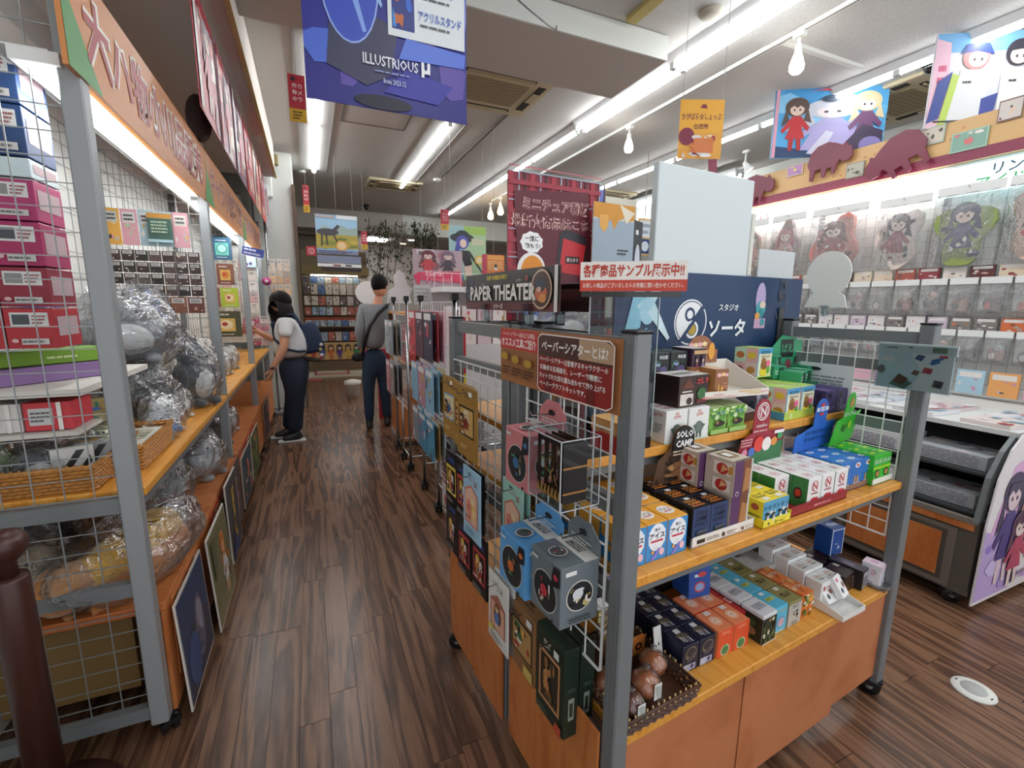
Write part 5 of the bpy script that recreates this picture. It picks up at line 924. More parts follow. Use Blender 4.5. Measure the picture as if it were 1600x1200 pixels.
# clear display box with paper theatre
ct = thing('paper_theater_sample', 'clear plastic box holding a dark layered paper theatre of a white beast', 'display', I(-.155, .155, 1.05), A5-PI/2)
m = MB(); W_, D_, H_ = .125, .10, .15
for a, b, c, d in (((0, 0, 0), (W_, 0, 0), (W_, 0, H_), (0, 0, H_)), ((W_, 0, 0), (W_, D_, 0), (W_, D_, H_), (W_, 0, H_)), ((0, 0, 0), (0, D_, 0), (0, D_, H_), (0, 0, H_)), ((0, 0, H_), (W_, 0, H_), (W_, D_, H_), (0, D_, H_)), ((0, 0, 0), (W_, 0, 0), (W_, D_, 0), (0, D_, 0))): m.quad(a, b, c, d, 'acrylic')
m.build('clear_box', ct); m = MB()
P_ = [(0, 0), (W_, 0), (W_, D_), (0, D_)]
for i in range(4):
    a, b = P_[i], P_[(i+1) % 4]; m.rod((*a, 0), (*a, H_), .0014, 'mb8bcc0', 4)
    for z in (0, H_): m.rod((*a, z), (*b, z), .0014, 'mb8bcc0', 4)
m.build('box_edges', ct)
for l in range(4):
    m = MB(); y = .014+l*.018; z0, z1, x0, x1 = .012, .14, .014, W_-.014; k = '221510' if l < 3 else '32201a'
    if l == 3: m.box(x0, y, z0, x1, y+.002, z1, k)
    else:
        t_ = .012+.004*(l)
        for a in ((x0, z0, x1, z0+t_), (x0, z1-t_*.8, x1, z1), (x0, z0, x0+t_, z1), (x1-t_, z0, x1, z1)): m.box(a[0], y, a[1], a[2], y+.002, a[3], k)
    if l == 0:
        for q in range(7): m.prism([(x0+q*.0135, z0), (x0+q*.0135+.012, z0), (x0+q*.0135+.006, z0+.022)], -y-.002, -y+.001, 'd8a050', Matrix.Rotation(PI/2, 4, 'X'))
    if l == 1:
        rd = random.Random(5)
        for q in range(9):
            a = rd.uniform(0, 6.28); cx, cz = .062+.034*math.cos(a), .075+.045*math.sin(a); m.path([(cx, y, cz), (cx+rd.uniform(-.015, .015), y, cz+rd.uniform(.005, .02)), (cx+rd.uniform(-.015, .015), y, cz+rd.uniform(.01, .03))], .0012, 'd8a050', 4)
    if l == 2: m.ell((.066, y, .075), (.014, .006, .022), 'e4e0d8', 10, 7); m.ell((.06, y-.003, .102), (.010, .006, .010), 'e4e0d8', 8, 6); m.rod((.066, y, .08), (.045, y, .10), .004, 'e4e0d8', 5); m.rod((.066, y, .06), (.085, y, .045), .005, 'e4e0d8', 5); m.rod((.07, y, .085), (.09, y, .095), .004, 'e4e0d8', 5)
    m.build('paper_layer', ct)
m = MB(); 
for z in (.03, .085): m.prism([(W_-.012, .014), (W_-.010, .014), (W_-.010, .075), (W_-.012, .075)], z, z+.004, 'd89048')
m.box(W_-.012, .014, .01, W_-.011, .075, .14, '241816'); m.build('theater_side', ct)
# tall gift boxes low on the side
hang('gift_box', 'brown gift box with dark framed picture hanging low', 'box', -.075, .385, .425, .145, .20, .055, '8a6440', F(('r', .1, .25, .9, .78, '2c1c14'), ('r', .14, .28, .86, .74, 'b08a58'), ('blob', .16, .3, .84, .72, 16, ['b83a34', 'e8dcc8', '3a6a40', '2c1c14', 'd8a850'], 4), ('r', .62, .04, .95, .2, 'c8b060'), ('t', '不思議', .3, .86, .08, '3a2418', .4), ('r', .72, .86, .92, .96, 'd8d8d8')), F(('r', .3, .3, .7, .45, '6a4a2c'), ('e', .5, .6, .1, .08, '2a1c10')), F(('r', .2, .2, .8, .8, '94704a'),))
for i in range(2):
    hang('gift_box', ['dark green gift box with copper framed picture, nearest the camera', 'second dark green gift box directly behind the first'][i], 'box', -.075+.048*i, .232-.0*i, .392, .13, .25, .044, '1c2c22', F(('t', '空域', .4, .86, .1, 'c8c0a8', .25, .03), ('r', .12, .18, .86, .78, 'b8845a'), ('r', .18, .22, .8, .74, '2c2a20'), ('blob', .2, .24, .78, .72, 18, ['b07a48', '8a5a34', 'c89a68', '3a3426', '5a4a30'], 5), ('r', .68, .84, .85, .92, 'd8dcd8'), ('p', [(.7, .02), (.95, .0), (.98, .12), (.8, .14)], 'b84a34'), ('L', .1, .06, .5, .12, 2, '6a7a6c')) if i == 0 else (), F(('r', .1, .1, .9, .2, '2c4434'),), F(('r', .3, .2, .7, .45, '8a9488'), ('r', .38, .24, .62, .4, '2a3a30'), ('L', .2, .5, .8, .6, 1, '3a4a40')))
hang('product_pack', 'white and red pack hanging inside beside the grey post', 'package', .01, .44, 1.0, .05, .14, .02, 'd8d8da', F(('r', 0, 0, .3, 1, 'b83a3c'), ('r', .7, 0, 1, .5, '3a70a8')))
hang('product_pack', 'orange topped red box hanging inside the wire grid', 'package', .03, .17, 1.13, .11, .075, .06, 'c03028', F(('r', .0, .6, 1, 1, 'd8a060'),), F(('r', 0, 0, 1, 1, 'e0b070'),))
for i, (z, k, k2) in enumerate(((.863, 'a08a50', 'c8b070'), (.905, '9a9a92', 'c8c8c0'), (.95, 'a89048', 'd0b860'))):
    hbox('barcode_box', 'kraft box end with barcode stacked behind the near post, %s' % ['lowest', 'middle', 'topmost'][i], 'box', .032, .27 if False else .30, z, .10, .14, .042, k, left=F(('r', .1, .15, .45, .85, 'e0e0d8'), *[('r', .12+q*.045, .25, .13+q*.045+(q % 3)*.008, .75, '3a3a3a') for q in range(7)], ('L', .55, .2, .95, .8, 3, '4a4030')), group='kraft boxes behind the near post')
# right end: clear bag with printed insert, round blank sign in a clip
pk = thing('stationery_bag', 'clear zip bag with teal print and small squares hanging on the right rack end', 'package', I(1.272, .115, 1.195), A5-PI/2+PI*0)
pk.rotation_euler = (0, 0, A5-PI/2)
m = MB(); W_, H_ = .205, .155; m.box(0, 0, 0, W_, .003, H_-.03, 'eef3f4')
m.art((0, 0, 0), (1, 0, 0), (0, 0, 1), W_, H_-.03, F(('r', .3, 0, 1, 1, 'ecefec'), ('p', [(0, 0), (.5, 0), (.62, .5), (.45, 1), (0, 1)], 'c8e0e4'), ('e', .14, .82, .1, .1, 'e8e4e4'), ('e', .06, .5, .06, .12, '6a6a68'), ('p', [(.2, .1), (.42, .0), (.52, .2), (.3, .35)], '5a7a70'), ('p', [(.24, .2), (.38, .1), (.46, .3), (.32, .42)], '6a4434'), ('p', [(.48, .45), (.56, .4), (.6, .52), (.52, .56)], '6a4434'), ('p', [(.5, .85), (.6, .8), (.64, .95), (.54, .98)], '3a5a8a'),
    ('p', [(.62, .5), (.74, .48), (.76, .62), (.65, .66)], 'b83040'), ('p', [(.72, .85), (.86, .95), (.88, .9), (.74, .78)], '3a78b8'), ('p', [(.7, .78), (.82, .86), (.84, .8), (.74, .72)], '3a78b8'), ('p', [(.78, .15), (.9, .13), (.92, .32), (.8, .34)], '1c1c20'), ('r', .82, .93, .92, .99, 'c83848')))
m.build('printed_insert', pk)
m = MB(); m.box(-.005, -.004, -.004, W_+.005, -.0035, H_, 'acrylic'); m.build('clear_bag', pk)
m = MB(); m.box(-.005, -.001, H_-.03, W_+.005, .003, H_+.002, 'd4dcdc'); m.art((0, -.001, H_-.03), (1, 0, 0), (0, 0, 1), W_, .03, F(('L', .1, .3, .3, .7, 1, '8a9a98'), ('r', .72, .2, .9, .8, '7a9078'))); m.path([(W_*.45, .03, H_-.008), (W_*.45, -.02, H_-.01)], .002, 'black', 5); m.build('bag_header', pk)
rs = thing('round_sign_back', 'blank white back of a round pop sign clipped on the right rack end', 'sign', I(1.325, .425, 1.47), A5-PI/2); rs.scale = (.84,)*3
m = MB(); c = .095; pts = [(.0, 0), (.19, .0), (.175, .055)] + [(c+.098*math.cos(a), .155+.105*math.sin(a)) for a in [math.radians(-55+290*i/20) for i in range(21)]] + [(.025, .06)]
m.prism(pts, 0, .006, 'me6e8e4', Matrix.Rotation(PI/2, 4, 'X')); m.build('sign_board', rs)
m = MB(); m.box(.075, -.008, -.045, .115, .004, .01, 'acrylic'); m.rod((.095, -.002, -.04), (.095, -.002, -.005), .006, 'mdfe4e4', 8); m.build('clear_clip', rs)
m = MB(); m.box(0, 0, 0, .20, .002, .15, 'd8dcdc'); m.art((.2, .002, 0), (-1, 0, 0), (0, 0, 1), .2, .15, F(('L', .1, .1, .9, .7, 7, '8a9294'),)); m.art((0, 0, 0), (1, 0, 0), (0, 0, 1), .2, .15, F(('L', .1, .1, .9, .7, 7, '8a9294'), ('e', .3, .85, .14, .05, '22282c'))); tag(m.build('notice_sheet', None, I(1.30, .40, 1.10), A5-PI/2), 'pale printed notice sheet behind the wire grid at the rack end', 'paper')

# ================================================================ LEFT SHELVING
LX = -.54
lr = thing('side_rack', 'long grey rack of shelves and wire grids along the left side of the aisle', 'display rack', (0, 0, 0))
PY = (1.69, 3.33, 4.98, 6.6)
for y in PY:
    for x in (LX, -1.05):
        if y == PY[0] or x == LX or True: post(lr, x-.0, y, 2.42 if x == LX else 2.36, 'steel_light' if x == LX else 'steel', .05, .08)
for i in range(3):
    y0, y1 = PY[i]+.027, PY[i+1]-.027
    b = MB(); b.bbox(-1.03, y0, .862, LX+.03, y1, .892, 'shelf', .004); b.build('shelf', lr)
    b = MB(); b.box(LX-.01, y0, .82, LX+.01, y1, .86, 'steel'); b.build('shelf_rail', lr)
    b = MB(); b.bbox(-1.03, y0, .455, -.50, y1, .485, 'panel', .004); b.build('shelf', lr)
    b = MB(); b.box(-.515, y0, .08, -.503, (y0+y1)/2-.002, .455, 'panel'); b.build('base_panel', lr)
    b = MB(); b.box(-.515, (y0+y1)/2+.002, .08, -.503, y1, .455, 'panel'); b.build('base_panel', lr)
    for z0 in ((.90, 2.30),):
        grid(lr, (-1.04, y0, z0[0]), (0, 1, 0), (0, 0, 1), y1-y0, z0[1]-z0[0], 16, 14, 'wire_grey', .002)
for z in (.83, .55, .10, 2.30): rail(lr, (LX-.025, PY[0]), (-1.03, PY[0]), z, .045, .03, 'steel_light' if z > 2 else 'steel')
grid(lr, (LX-.02, PY[0]+.005, .12), (-1, 0, 0), (0, 0, 1), .48, .42, 6, 7, 'wire_grey', .002)
grid(lr, (LX-.02, PY[0]+.005, .59), (-1, 0, 0), (0, 0, 1), .48, .24, 6, 4, 'wire_grey', .002)
grid(lr, (LX-.02, PY[0]+.005, .88), (-1, 0, 0), (0, 0, 1), .48, 1.42, 7, 22, 'wire_grey', .002)
grid(lr, (LX-.02, 3.35, 1.25), (-1, 0, 0), (0, 0, 1), .48, 1.03, 8, 17, 'wire_grey', .002)
grid(lr, (LX-.02, 5.0, 1.0), (-1, 0, 0), (0, 0, 1), .48, 1.25, 8, 20, 'wire_grey', .002)
for y in (1.72, 3.3, 4.98, 6.55): caster(lr, LX+.01, y, rz=.5)
b = MB(); b.box(-1.1, 1.6, 0, -1.06, 7.0, 2.6, 'me8e8e2'); b.build('back_board', lr)
# headers and shelf lights
for i in range(3):
    y0, y1 = PY[i]-(.1 if i == 0 else 0), PY[i+1]
    t = thing('header_board', ['orange header board with big red lettering, nearest bay of the left rack', 'orange header board of the middle bay with dull red lettering', 'orange header board of the farthest left bay'][i], 'sign', (-.512, y0, 2.045))
    L_ = y1-y0; b = MB(); b.box(-.012, 0, 0, 0, L_, .30, 'c8824a'); b.build('header_panel', t)
    b = MB(); kk = ['a02c34', '8c4a48', '8c4a48'][i]; wk = ['ece6dc', 'c8a890', 'c8a890'][i]
    sh = [('p', [(0, 0), (.12, 0), (.0, .75)], '3c8a3c'), ('p', [(1, 0), (.95, 0), (1, .5)], '3c8a3c')]
    txt = ['大ハ物小川品販売', 'キャラ小物雑貨店', 'おみやげ小物の店'][i]
    sh += [('t', txt, .5, .5, .72, wk, .88, .16)] + [('t', txt, .503, .505, .64, kk, .86, .05)]
    b.art((0, 0, 0), (0, 1, 0), (0, 0, 1), L_, .30, sh, .001); b.build('header_print', t)
    t = thing('shelf_light', ['bright strip light under the nearest orange header', 'bright strip light under the middle orange header', 'bright strip light under the farthest orange header'][i], 'strip light', (-.60, (y0+y1)/2, 2.06))
    b = MB(); b.box(-.05, -L_/2+.06, -.0, .05, L_/2-.06, .03, 'me4e6e4'); b.build('housing', t)
    b = MB(); b.rod((0, -L_/2+.1, -.02), (0, L_/2-.1, -.02), .017, 'tube', 8); b.build('tube_lamp', t)
    b = MB(); b.box(-.1, -L_/2+.06, .03, .03, L_/2-.06, .034, 'mdadcda'); b.build('reflector', t)
# lower art boards leaning against the base panels
def artboard(label, y, z, w_, h_, lean, shapes, k='e0d8cc', x=-.485, rzz=0):
    t = thing('art_board', label, 'board', (x, y, z), PI/2+rzz)
    b = MB(); T = Matrix.Rotation(-lean, 4, 'X'); b.box(0, 0, 0, w_, .006, h_, k, T)
    o = T @ Vector((0, 0, 0)); b.art(o, (1, 0, 0), T.to_3x3() @ Vector((0, 0, 1)), w_, h_, shapes); b.build('board_print', t); return t
artboard('dark blue night scene board leaning low on the near base of left rack', 1.74, .03, .40, .42, .04, F(('r', .02, .02, .98, .98, '22365a'), ('p', [(.02, .02), (.98, .02), (.9, .5), (.3, .6)], '1c2438'), ('e', .6, .45, .16, .3, '5a5664'), ('e', .62, .55, .1, .14, '8a8698'), ('e', .3, .3, .2, .24, '2a4474'), ('blob', .4, .15, .8, .5, 6, ['6a6a88', '3a3c54', '8890b0'], 5)), 'd8d4cc', -.466)
artboard('olive green board with a running figure leaning in the aisle', 2.18, .02, .42, .44, .05, F(('r', .02, .02, .98, .98, '6c6a48'), ('p', [(.02, .02), (.98, .02), (.98, .25), (.02, .2)], '7a7450'), ('fig', .62, .1, .35, .75, 'c87838', 'dcdcdc', 'e0a878'), ('blob', .5, .15, .85, .6, 5, ['dcdcdc', 'a04050', 'c87838'], 3), ('r', .1, .5, .25, .9, '5a5c40')), 'dcd8d0', -.445)
artboard('dark board with golden stalks leaning behind the olive green board', 2.66, .08, .34, .44, .02, F(('r', .03, .02, .97, .98, '2c2c34'), ('blob', .35, .1, .7, .85, 12, ['c8a040', 'a07c30', 'd8b860'], 5), ('p', [(.02, .02), (.7, .02), (.4, .3)], '243a6c')), 'd0ccc4', -.455)
artboard('mauve portrait board on the base panel before the second post', 2.95, .07, .42, .42, .0, F(('r', .02, .02, .98, .98, '4a3a3a'), ('fig', .5, .05, .5, .9, '2c2024', '9a6a80', 'c89078')), 'b87848', -.49)
artboard('blue and teal board low beyond the second post', 3.45, .06, .5, .36, .0, F(('r', .02, .02, .98, .98, '2c4a5c'), ('blob', .1, .1, .9, .9, 14, ['4a7a8a', 'c86a58', '2c3a4c', 'd8c0a0', '3a5a48'], 7)), 'c8c0b0', -.49)
artboard('green and yellow board low in the middle bay', 4.0, .06, .5, .36, .0, F(('r', .02, .02, .98, .98, '4a5a3a'), ('blob', .1, .1, .9, .9, 14, ['8aa04a', 'c8b048', '2c3a2c', 'a04a48'], 9)), 'c8c0b0', -.49)
artboard('dark red board beyond the middle bay near the woman', 5.1, .08, .6, .36, .0, F(('r', .02, .02, .98, .98, '3a2430'), ('blob', .1, .1, .9, .9, 14, ['8a4a58', '5a3a5a', '2c2028', 'c87880'], 4)), 'a08068', -.49)
for i, (y, l) in enumerate(((1.78, .36), (2.45, .6), (3.4, .9))):
    b = MB(); b.box(0, 0, 0, .004, l, .14 if i else .30, 'b04a34' if i else 'c87a44')
    b.art((.004, 0, 0), (0, 1, 0), (0, 0, 1), l, .14 if i else .30, F(('blob', .05, .1, .95, .95, 26, ['a82c2c', '8c2424', 'b83c34', '5a8a3c', 'dcc8b8'], 3+i),))
    tag(b.build('strawberry_strip', None, (-.502, y, .465-(.14 if i else .30)+.0)), ['orange panel with scattered red fruit print at the near base end', 'red fruit print strip along the shelf edge behind the olive board', 'red fruit print strip along the shelf edge of the middle bay'][i], 'decoration')

# plush toys in clear bags
def bagmesh(m, c, r, k='bag', seed=0, flap=True):
    rd = random.Random(seed); nu, nv = 26, 16; vs = []; fs = []
    for j in range(nv+1):
        th = PI*j/nv
        for i in range(nu):
            a = 2*PI*i/nu; f = 1+.05*math.sin(3*a+th*2+seed)+.035*math.sin(7*a-4*th+seed)+rd.uniform(-.035, .035)
            e = abs(math.sin(th))**.7; vs.append((c[0]+r[0]*f*e*math.cos(a), c[1]+r[1]*f*e*math.sin(a), c[2]+r[2]*f*math.cos(th)))
    for j in range(nv):
        for i in range(nu): q = (i+1) % nu; fs.append((j*nu+i, (j+1)*nu+i, (j+1)*nu+q, j*nu+q))
    m.add(vs, fs, k, False)
    if flap:
        x, y, z = c; m.add([(x-r[0]*.5, y-.02, z+r[2]*.9), (x+r[0]*.5, y+.02, z+r[2]*.9), (x+r[0]*.65, y-.01, z+r[2]*1.2), (x+.02, y+.03, z+r[2]*1.28), (x-r[0]*.6, y+.0, z+r[2]*1.15)], [(0, 1, 2, 3, 4)], k)
def plush(label, loc, s, c1, c2='e4e0d8', kind='bear', rz=0, squash=(1, 1, 1), bag=True, accent=None, seed=1, lie=False, k='bag'):
    t = thing('plush_toy', label, 'plush toy', loc, rz)
    sx, sy, sz = squash; m = MB()
    m.ell((0, 0, .5*s*sz), (.5*s*sx, .42*s*sy, .5*s*sz), 'fur'+c1, 22, 14, wob=.04, seed=seed)
    m.ell((0, -.05*s, .98*s*sz), (.34*s*sx, .32*s*sy, .28*s*sz), 'fur'+c1, 18, 12, wob=.02, seed=seed+1); m.build('body', t)
    if kind == 'bear':
        for q in (-1, 1): e = MB(); e.ell((q*.22*s*sx, 0, 1.22*s*sz), (.1*s, .06*s, .1*s), 'fur'+c1, 10, 7); e.build('ear', t)
    elif kind == 'point':
        for q in (-1, 1): e = MB(); e.lathe([(.07*s, 1.15*s*sz), (.06*s, 1.28*s*sz), (.01*s, 1.42*s*sz)], 'fur'+c1, 8, c=(q*.18*s*sx, 0, 0)); e.build('ear', t)
    elif kind == 'fish':
        e = MB(); e.ell((.5*s*sx, .1*s, .5*s*sz), (.3*s, .05*s, .2*s), 'fur'+c1, 10, 7); e.build('tail', t)
    b = MB(); b.ell((0, -.17*s*sy, .48*s*sz), (.34*s*sx, .30*s*sy, .36*s*sz), 'fur'+c2, 16, 10); b.build('belly', t)
    for q in (-1, 1):
        e = MB(); e.ell((q*.12*s*sx, -.35*s*sy, 1.02*s*sz), (.035*s, .025*s, .035*s), 'g101012', 8, 6); e.build('eye', t)
        e = MB(); e.ell((q*.42*s*sx, -.15*s*sy, .6*s*sz), (.10*s, .13*s, .22*s*sz), 'fur'+c1, 10, 7); e.build('arm', t)
        e = MB(); e.ell((q*.22*s*sx, -.34*s*sy, .1*s*sz), (.13*s, .18*s, .1*s), 'fur'+(accent or c1), 10, 7); e.build('foot', t)
    if bag: e = MB(); bagmesh(e, (0, -.02*s, .62*s*sz), (.62*s*sx, .58*s*sy, .74*s*sz), k, seed); e.build('clear_bag', t)
    return t
Q = PI/2-.35     # toys look towards the aisle
plush('large grey plush with white belly lying high in a clear bag', (-.80, 2.72, 1.18), .28, '85888c', 'd8dad8', 'bear', Q-.9, (1.3, 1.1, .85), seed=3)
plush('blue and white plush in a shiny bag behind the large grey plush', (-.84, 3.12, 1.20), .25, '4a70b8', 'd8e0ea', 'bear', Q, (1.1, .9, 1.0), seed=4)
plush('small blue plush peeking over the large grey one', (-.95, 2.35, 1.38), .13, '4a72c0', '5a80c8', 'point', Q, seed=5)
plush('black plush with red mouth in a clear bag mid shelf', (-.72, 2.62, .892), .21, '33363a', '44484c', 'bear', Q, (1.1, 1, .95), accent='a83838', seed=6)
plush('silvery wrapped white plush at the shelf front before the black one', (-.63, 2.42, .892), .14, 'd4d6d6', 'e8e6e2', 'bear', Q, (1.2, 1, .9), seed=7)
plush('small bright blue fish plush beside the wicker basket', (-.61, 2.30, .892), .085, '3a80c0', 'd8e4ea', 'fish', Q-.6, (1.5, .8, .8), seed=8, bag=True)
plush('dark grey plush with white belly standing in bag before the second post', (-.62, 3.02, .892), .24, '4a4e52', 'dcdcd6', 'point', Q-.25, (.95, .9, 1.15), seed=9)
plush('white wrapped plush left of the dark grey plush', (-.64, 2.72, .892), .12, 'dcdad4', 'e8e4de', 'bear', Q, (1.1, 1, .9), seed=10)
plush('dim grey plush deep on the shelf behind the black one', (-.88, 2.9, .892), .24, '54585c', '70747a', 'bear', Q, seed=11)
for i, (y, c) in enumerate(((3.6, 'c8c8c4'), (3.9, 'b8a88a'), (4.25, 'd0ccc8'), (4.6, 'a8a49c'))):
    plush('%s wrapped plush of the middle bay shelf' % ['first pale', 'tan', 'second pale', 'farthest greyish'][i], (-.68, y, .892), .15, c, 'e0dcd4', 'bear', Q, seed=20+i)
plush('light grey plush slumped in a bag on the lower shelf middle', (-.63, 2.98, .485), .22, 'a0a4a6', 'c8caca', 'bear', Q, (1.3, 1, .8), seed=12)
plush('grey plush under cloudy bag on the lower shelf, left of the light grey one', (-.70, 2.52, .485), .22, '7c8486', '9aa0a0', 'bear', Q, (1.1, 1, .9), seed=13)
plush('whitish plush in bag on the lower shelf beneath the cloudy grey one', (-.62, 2.22, .485), .14, 'b8aca0', 'c8beb4', 'bear', Q, (1.3, 1, .8), seed=14)
plush('grey plush at the end of the near lower shelf', (-.66, 3.22, .485), .16, '8c9296', 'b4babc', 'point', Q, seed=15)
plush('dark plush in bag on the lower middle bay', (-.64, 3.6, .485), .17, '5a5450', '7a746c', 'bear', Q, seed=16)
plush('silver wrapped plush far on the lower middle bay', (-.64, 4.0, .485), .15, 'a8a8a8', 'c8c8c8', 'bear', Q, seed=17)
# big yellow/orange character cushion (plain generic animal) lying over the near lower shelf
t = thing('plush_toy', 'long yellow and orange plush lying in a shiny bag over the near lower shelf', 'plush toy', (-.66, 1.98, .485), 1.25)
m = MB(); m.path([(-.20, .02, .07), (-.1, -.03, .11), (0, -.04, .13), (.10, -.03, .12), (.2, .02, .08)], .075, 'fure0a818', 14); m.build('body', t)
m = MB(); m.path([(-.24, -.02, .03), (-.1, -.10, .045), (.02, -.11, .05), (.14, -.08, .05), (.24, -.0, .04)], .048, 'furc07830', 12); m.build('limb', t)
m = MB(); m.ell((-.24, .03, .09), (.09, .08, .08), 'furb87a38', 14, 9); m.build('head', t)
m = MB(); bagmesh(m, (0, -.02, .1), (.33, .17, .13), 'bag', 3); m.build('clear_bag', t)
plush('tan and brown plush behind the wire on the near lower shelf', (-.86, 1.86, .485), .17, '9a8468', 'c8b890', 'bear', Q-.8, seed=18)
plush('orange tan plush crouching at the near end of the lower shelf', (-.74, 1.78, .485), .11, 'b07a3c', 'd0a868', 'bear', Q-.8, (1.2, 1, .8), bag=False, seed=19)
plush('black plush in the dark back of the lower shelf', (-.95, 2.15, .485), .2, '2c2c30', '3a3a3e', 'bear', Q-.6, seed=28)
# near bay goods behind the end grid
b = MB(); b.box(0, 0, 0, .40, .62, .02, 'md8d4cc'); tag(b.build('wall_shelf', None, (-1.04, 1.74, 1.19)), 'pale little shelf behind the end grid carrying the red boxes', 'shelf')
def wbox(name, label, x, y, z, w_, d_, h_, k, front=(), right=(), top=(), rz=0, group=None, cat='box'):
    m = MB(); m.bbox(0, 0, 0, w_, d_, h_, k, .0015); m.art((0, 0, 0), (1, 0, 0), (0, 0, 1), w_, h_, front); m.art((w_, 0, 0), (0, 1, 0), (0, 0, 1), d_, h_, right); m.art((0, 0, h_), (1, 0, 0), (0, 1, 0), w_, d_, top)
    return tag(m.build(name, None, (x, y, z), rz), label, cat, group)
def boxfront(c, seed): 
    rd = random.Random(seed); x = rd.uniform(.1, .3)
    return F(('r', .12, .55, .88, .9, 'd8d8d6'), ('r', .16, .6, .5, .85, '8a8a88' if seed % 2 else '4a4e54'), ('L', .55, .6, .85, .85, 3, '9a5a5a'), ('r', .3, .1, .85, .25, 'c8c4c0'), ('L', .32, .12, .82, .23, 1, '6a6a6a'), ('e', .18, .2, .07, .05, 'd8b0b0'))
rowsL = ((1.33, .115, 'ac2a34', 'red'), (1.45, .11, '8a2438', 'dark red'), (1.565, .12, 'a42a5c', 'magenta'), (1.69, .11, 'a83266', 'magenta'), (1.805, .05, 'c8d8dc', 'pale'), (1.86, .13, '24406c', 'navy'), (1.995, .13, '2a4878', 'navy'))
for r_, (z, h_, c, nm) in enumerate(rowsL):
    for i in range(3):
        wbox('gift_box', '%s box behind end grid, %s level up, %s' % (nm, NTH[r_], ['outermost', 'middle', 'innermost'][i]), -.80-.115*i+(.0 if r_ < 3 else -.0), 1.78+.0*i, z, .11, .16, h_, c, boxfront(c, r_*3+i) if h_ > .08 else (), F(('r', .1, .3, .9, .8, 'b8a0a4'),), group='boxes behind the end grid of the left rack')
for i in range(3): wbox('gift_box', 'white and red box low behind the end grid, %s' % ['outermost', 'middle', 'innermost'][i], -.79-.115*i, 1.77, 1.085, .11, .14, .085, ['c83a44', 'd8d4d0', '9a2a34'][i], F(('r', .1, .2, .6, .8, 'c8c8c8'), ('L', .14, .3, .56, .7, 3, '5a5a5a'), ('r', .7, .0, .8, 1, 'e8e4e0')), group='boxes under the little shelf')
b = MB(); b.box(0, 0, 0, .38, .17, .012, 'md0ccc4'); tag(b.build('wall_shelf', None, (-1.04, 1.74, 1.07)), 'lower pale shelf behind the end grid', 'shelf')
wbox('long_box', 'long lime green flat box lying beside the near post', -.93, 1.80, 1.265, .37, .10, .045, '7aa838', rz=.80, cat='box', right=F(('L', .3, .4, .7, .6, 1, 'd8e8b0'),), front=F(('L', .55, .3, .85, .6, 1, 'd8e8b0'),))
wbox('long_box', 'lilac flat box lying under the lime green one', -.88, 1.80, 1.212, .34, .10, .05, '8a6c9c', rz=.86)
# brown box on the floor level and near basket
wbox('cardboard_box', 'plain brown cardboard box low behind the end grid', -.98, 1.80, .14, .36, .5, .30, '7a6038')
basket('flat wicker tray behind the end grid full of wrapped toys', (-1.0, 1.74, .893), 0, .36, .40, .075, 'wicker', 7, .0)
for i, (x, y, z, s_, c, lb) in enumerate(((-.93, 1.86, .91, .13, '93a878', 'pale green wrapped toy in the flat wicker tray'), (-.80, 1.84, .91, .11, '2c3440', 'black and white wrapped toy in the flat wicker tray'), (-.72, 1.93, .91, .10, 'c8a040', 'yellow wrapped toy at the right of the flat wicker tray'), (-.86, 2.02, .92, .11, 'c88a80', 'pinkish wrapped toy at the back of the flat wicker tray'), (-.72, 2.05, .92, .11, 'c8cc98', 'cream green wrapped toy at the back of the flat wicker tray'))):
    plush(lb, (x, y, z), s_, c, 'd8d8d4', 'bear', Q-1, (1.1, 1, .8), seed=30+i, bag=True)
for i in range(2):
    wbox('card_pack', ['striped white card pack leaning in the flat wicker tray', 'grey card pack leaning beside the striped one'][i], -.76+.04*i, 1.80+.05*i, .915, .10, .02, .10, ['d8d8d4', '9a9ea0'][i], F(('p', [(.1, .1), (.3, .1), (.8, .9), (.6, .9)], '2c2c30'), ('p', [(.5, .1), (.7, .1), (.95, .5), (.9, .7)], '2c2c30')), rz=.3)
basket('small honey coloured wicker basket at the near shelf edge', (-.70, 1.90, .893), .0, .135, .36, .085, 'wicker', 7, .008)
b = MB(); b.box(0, 0, 0, .11, .3, .012, 'd8d6ca'); b.art((0, 0, .012), (1, 0, 0), (0, 1, 0), .11, .3, F(('L', .1, .1, .9, .9, 6, 'a8a48c'),)); tag(b.build('paper_bundle', None, (-.69, 1.93, .955)), 'cream paper sheets filling the honey wicker basket', 'paper')
b = MB(); b.path([(0, 0, 0), (.02, .06, .01), (.03, .12, .012)], .012, 'c89098', 8); tag(b.build('pink_roll', None, (-.66, 1.94, .975)), 'small pink roll on the papers in the wicker basket', 'roll')
b = MB(); b.box(0, 0, 0, .14, .02, .19, 'b09a58'); b.art((0, 0, 0), (1, 0, 0), (0, 0, 1), .14, .19, F(('blob', .05, .05, .95, .95, 14, ['2a58a8', '3a68b0', 'a88c48', 'c8a860', '2a7a58'], 3),)); tag(b.build('storybook', None, (-.84, 2.28, .893), 0, (-.25, 0, .55)), 'tan book with blue patches leaning on the shelf wall', 'book')
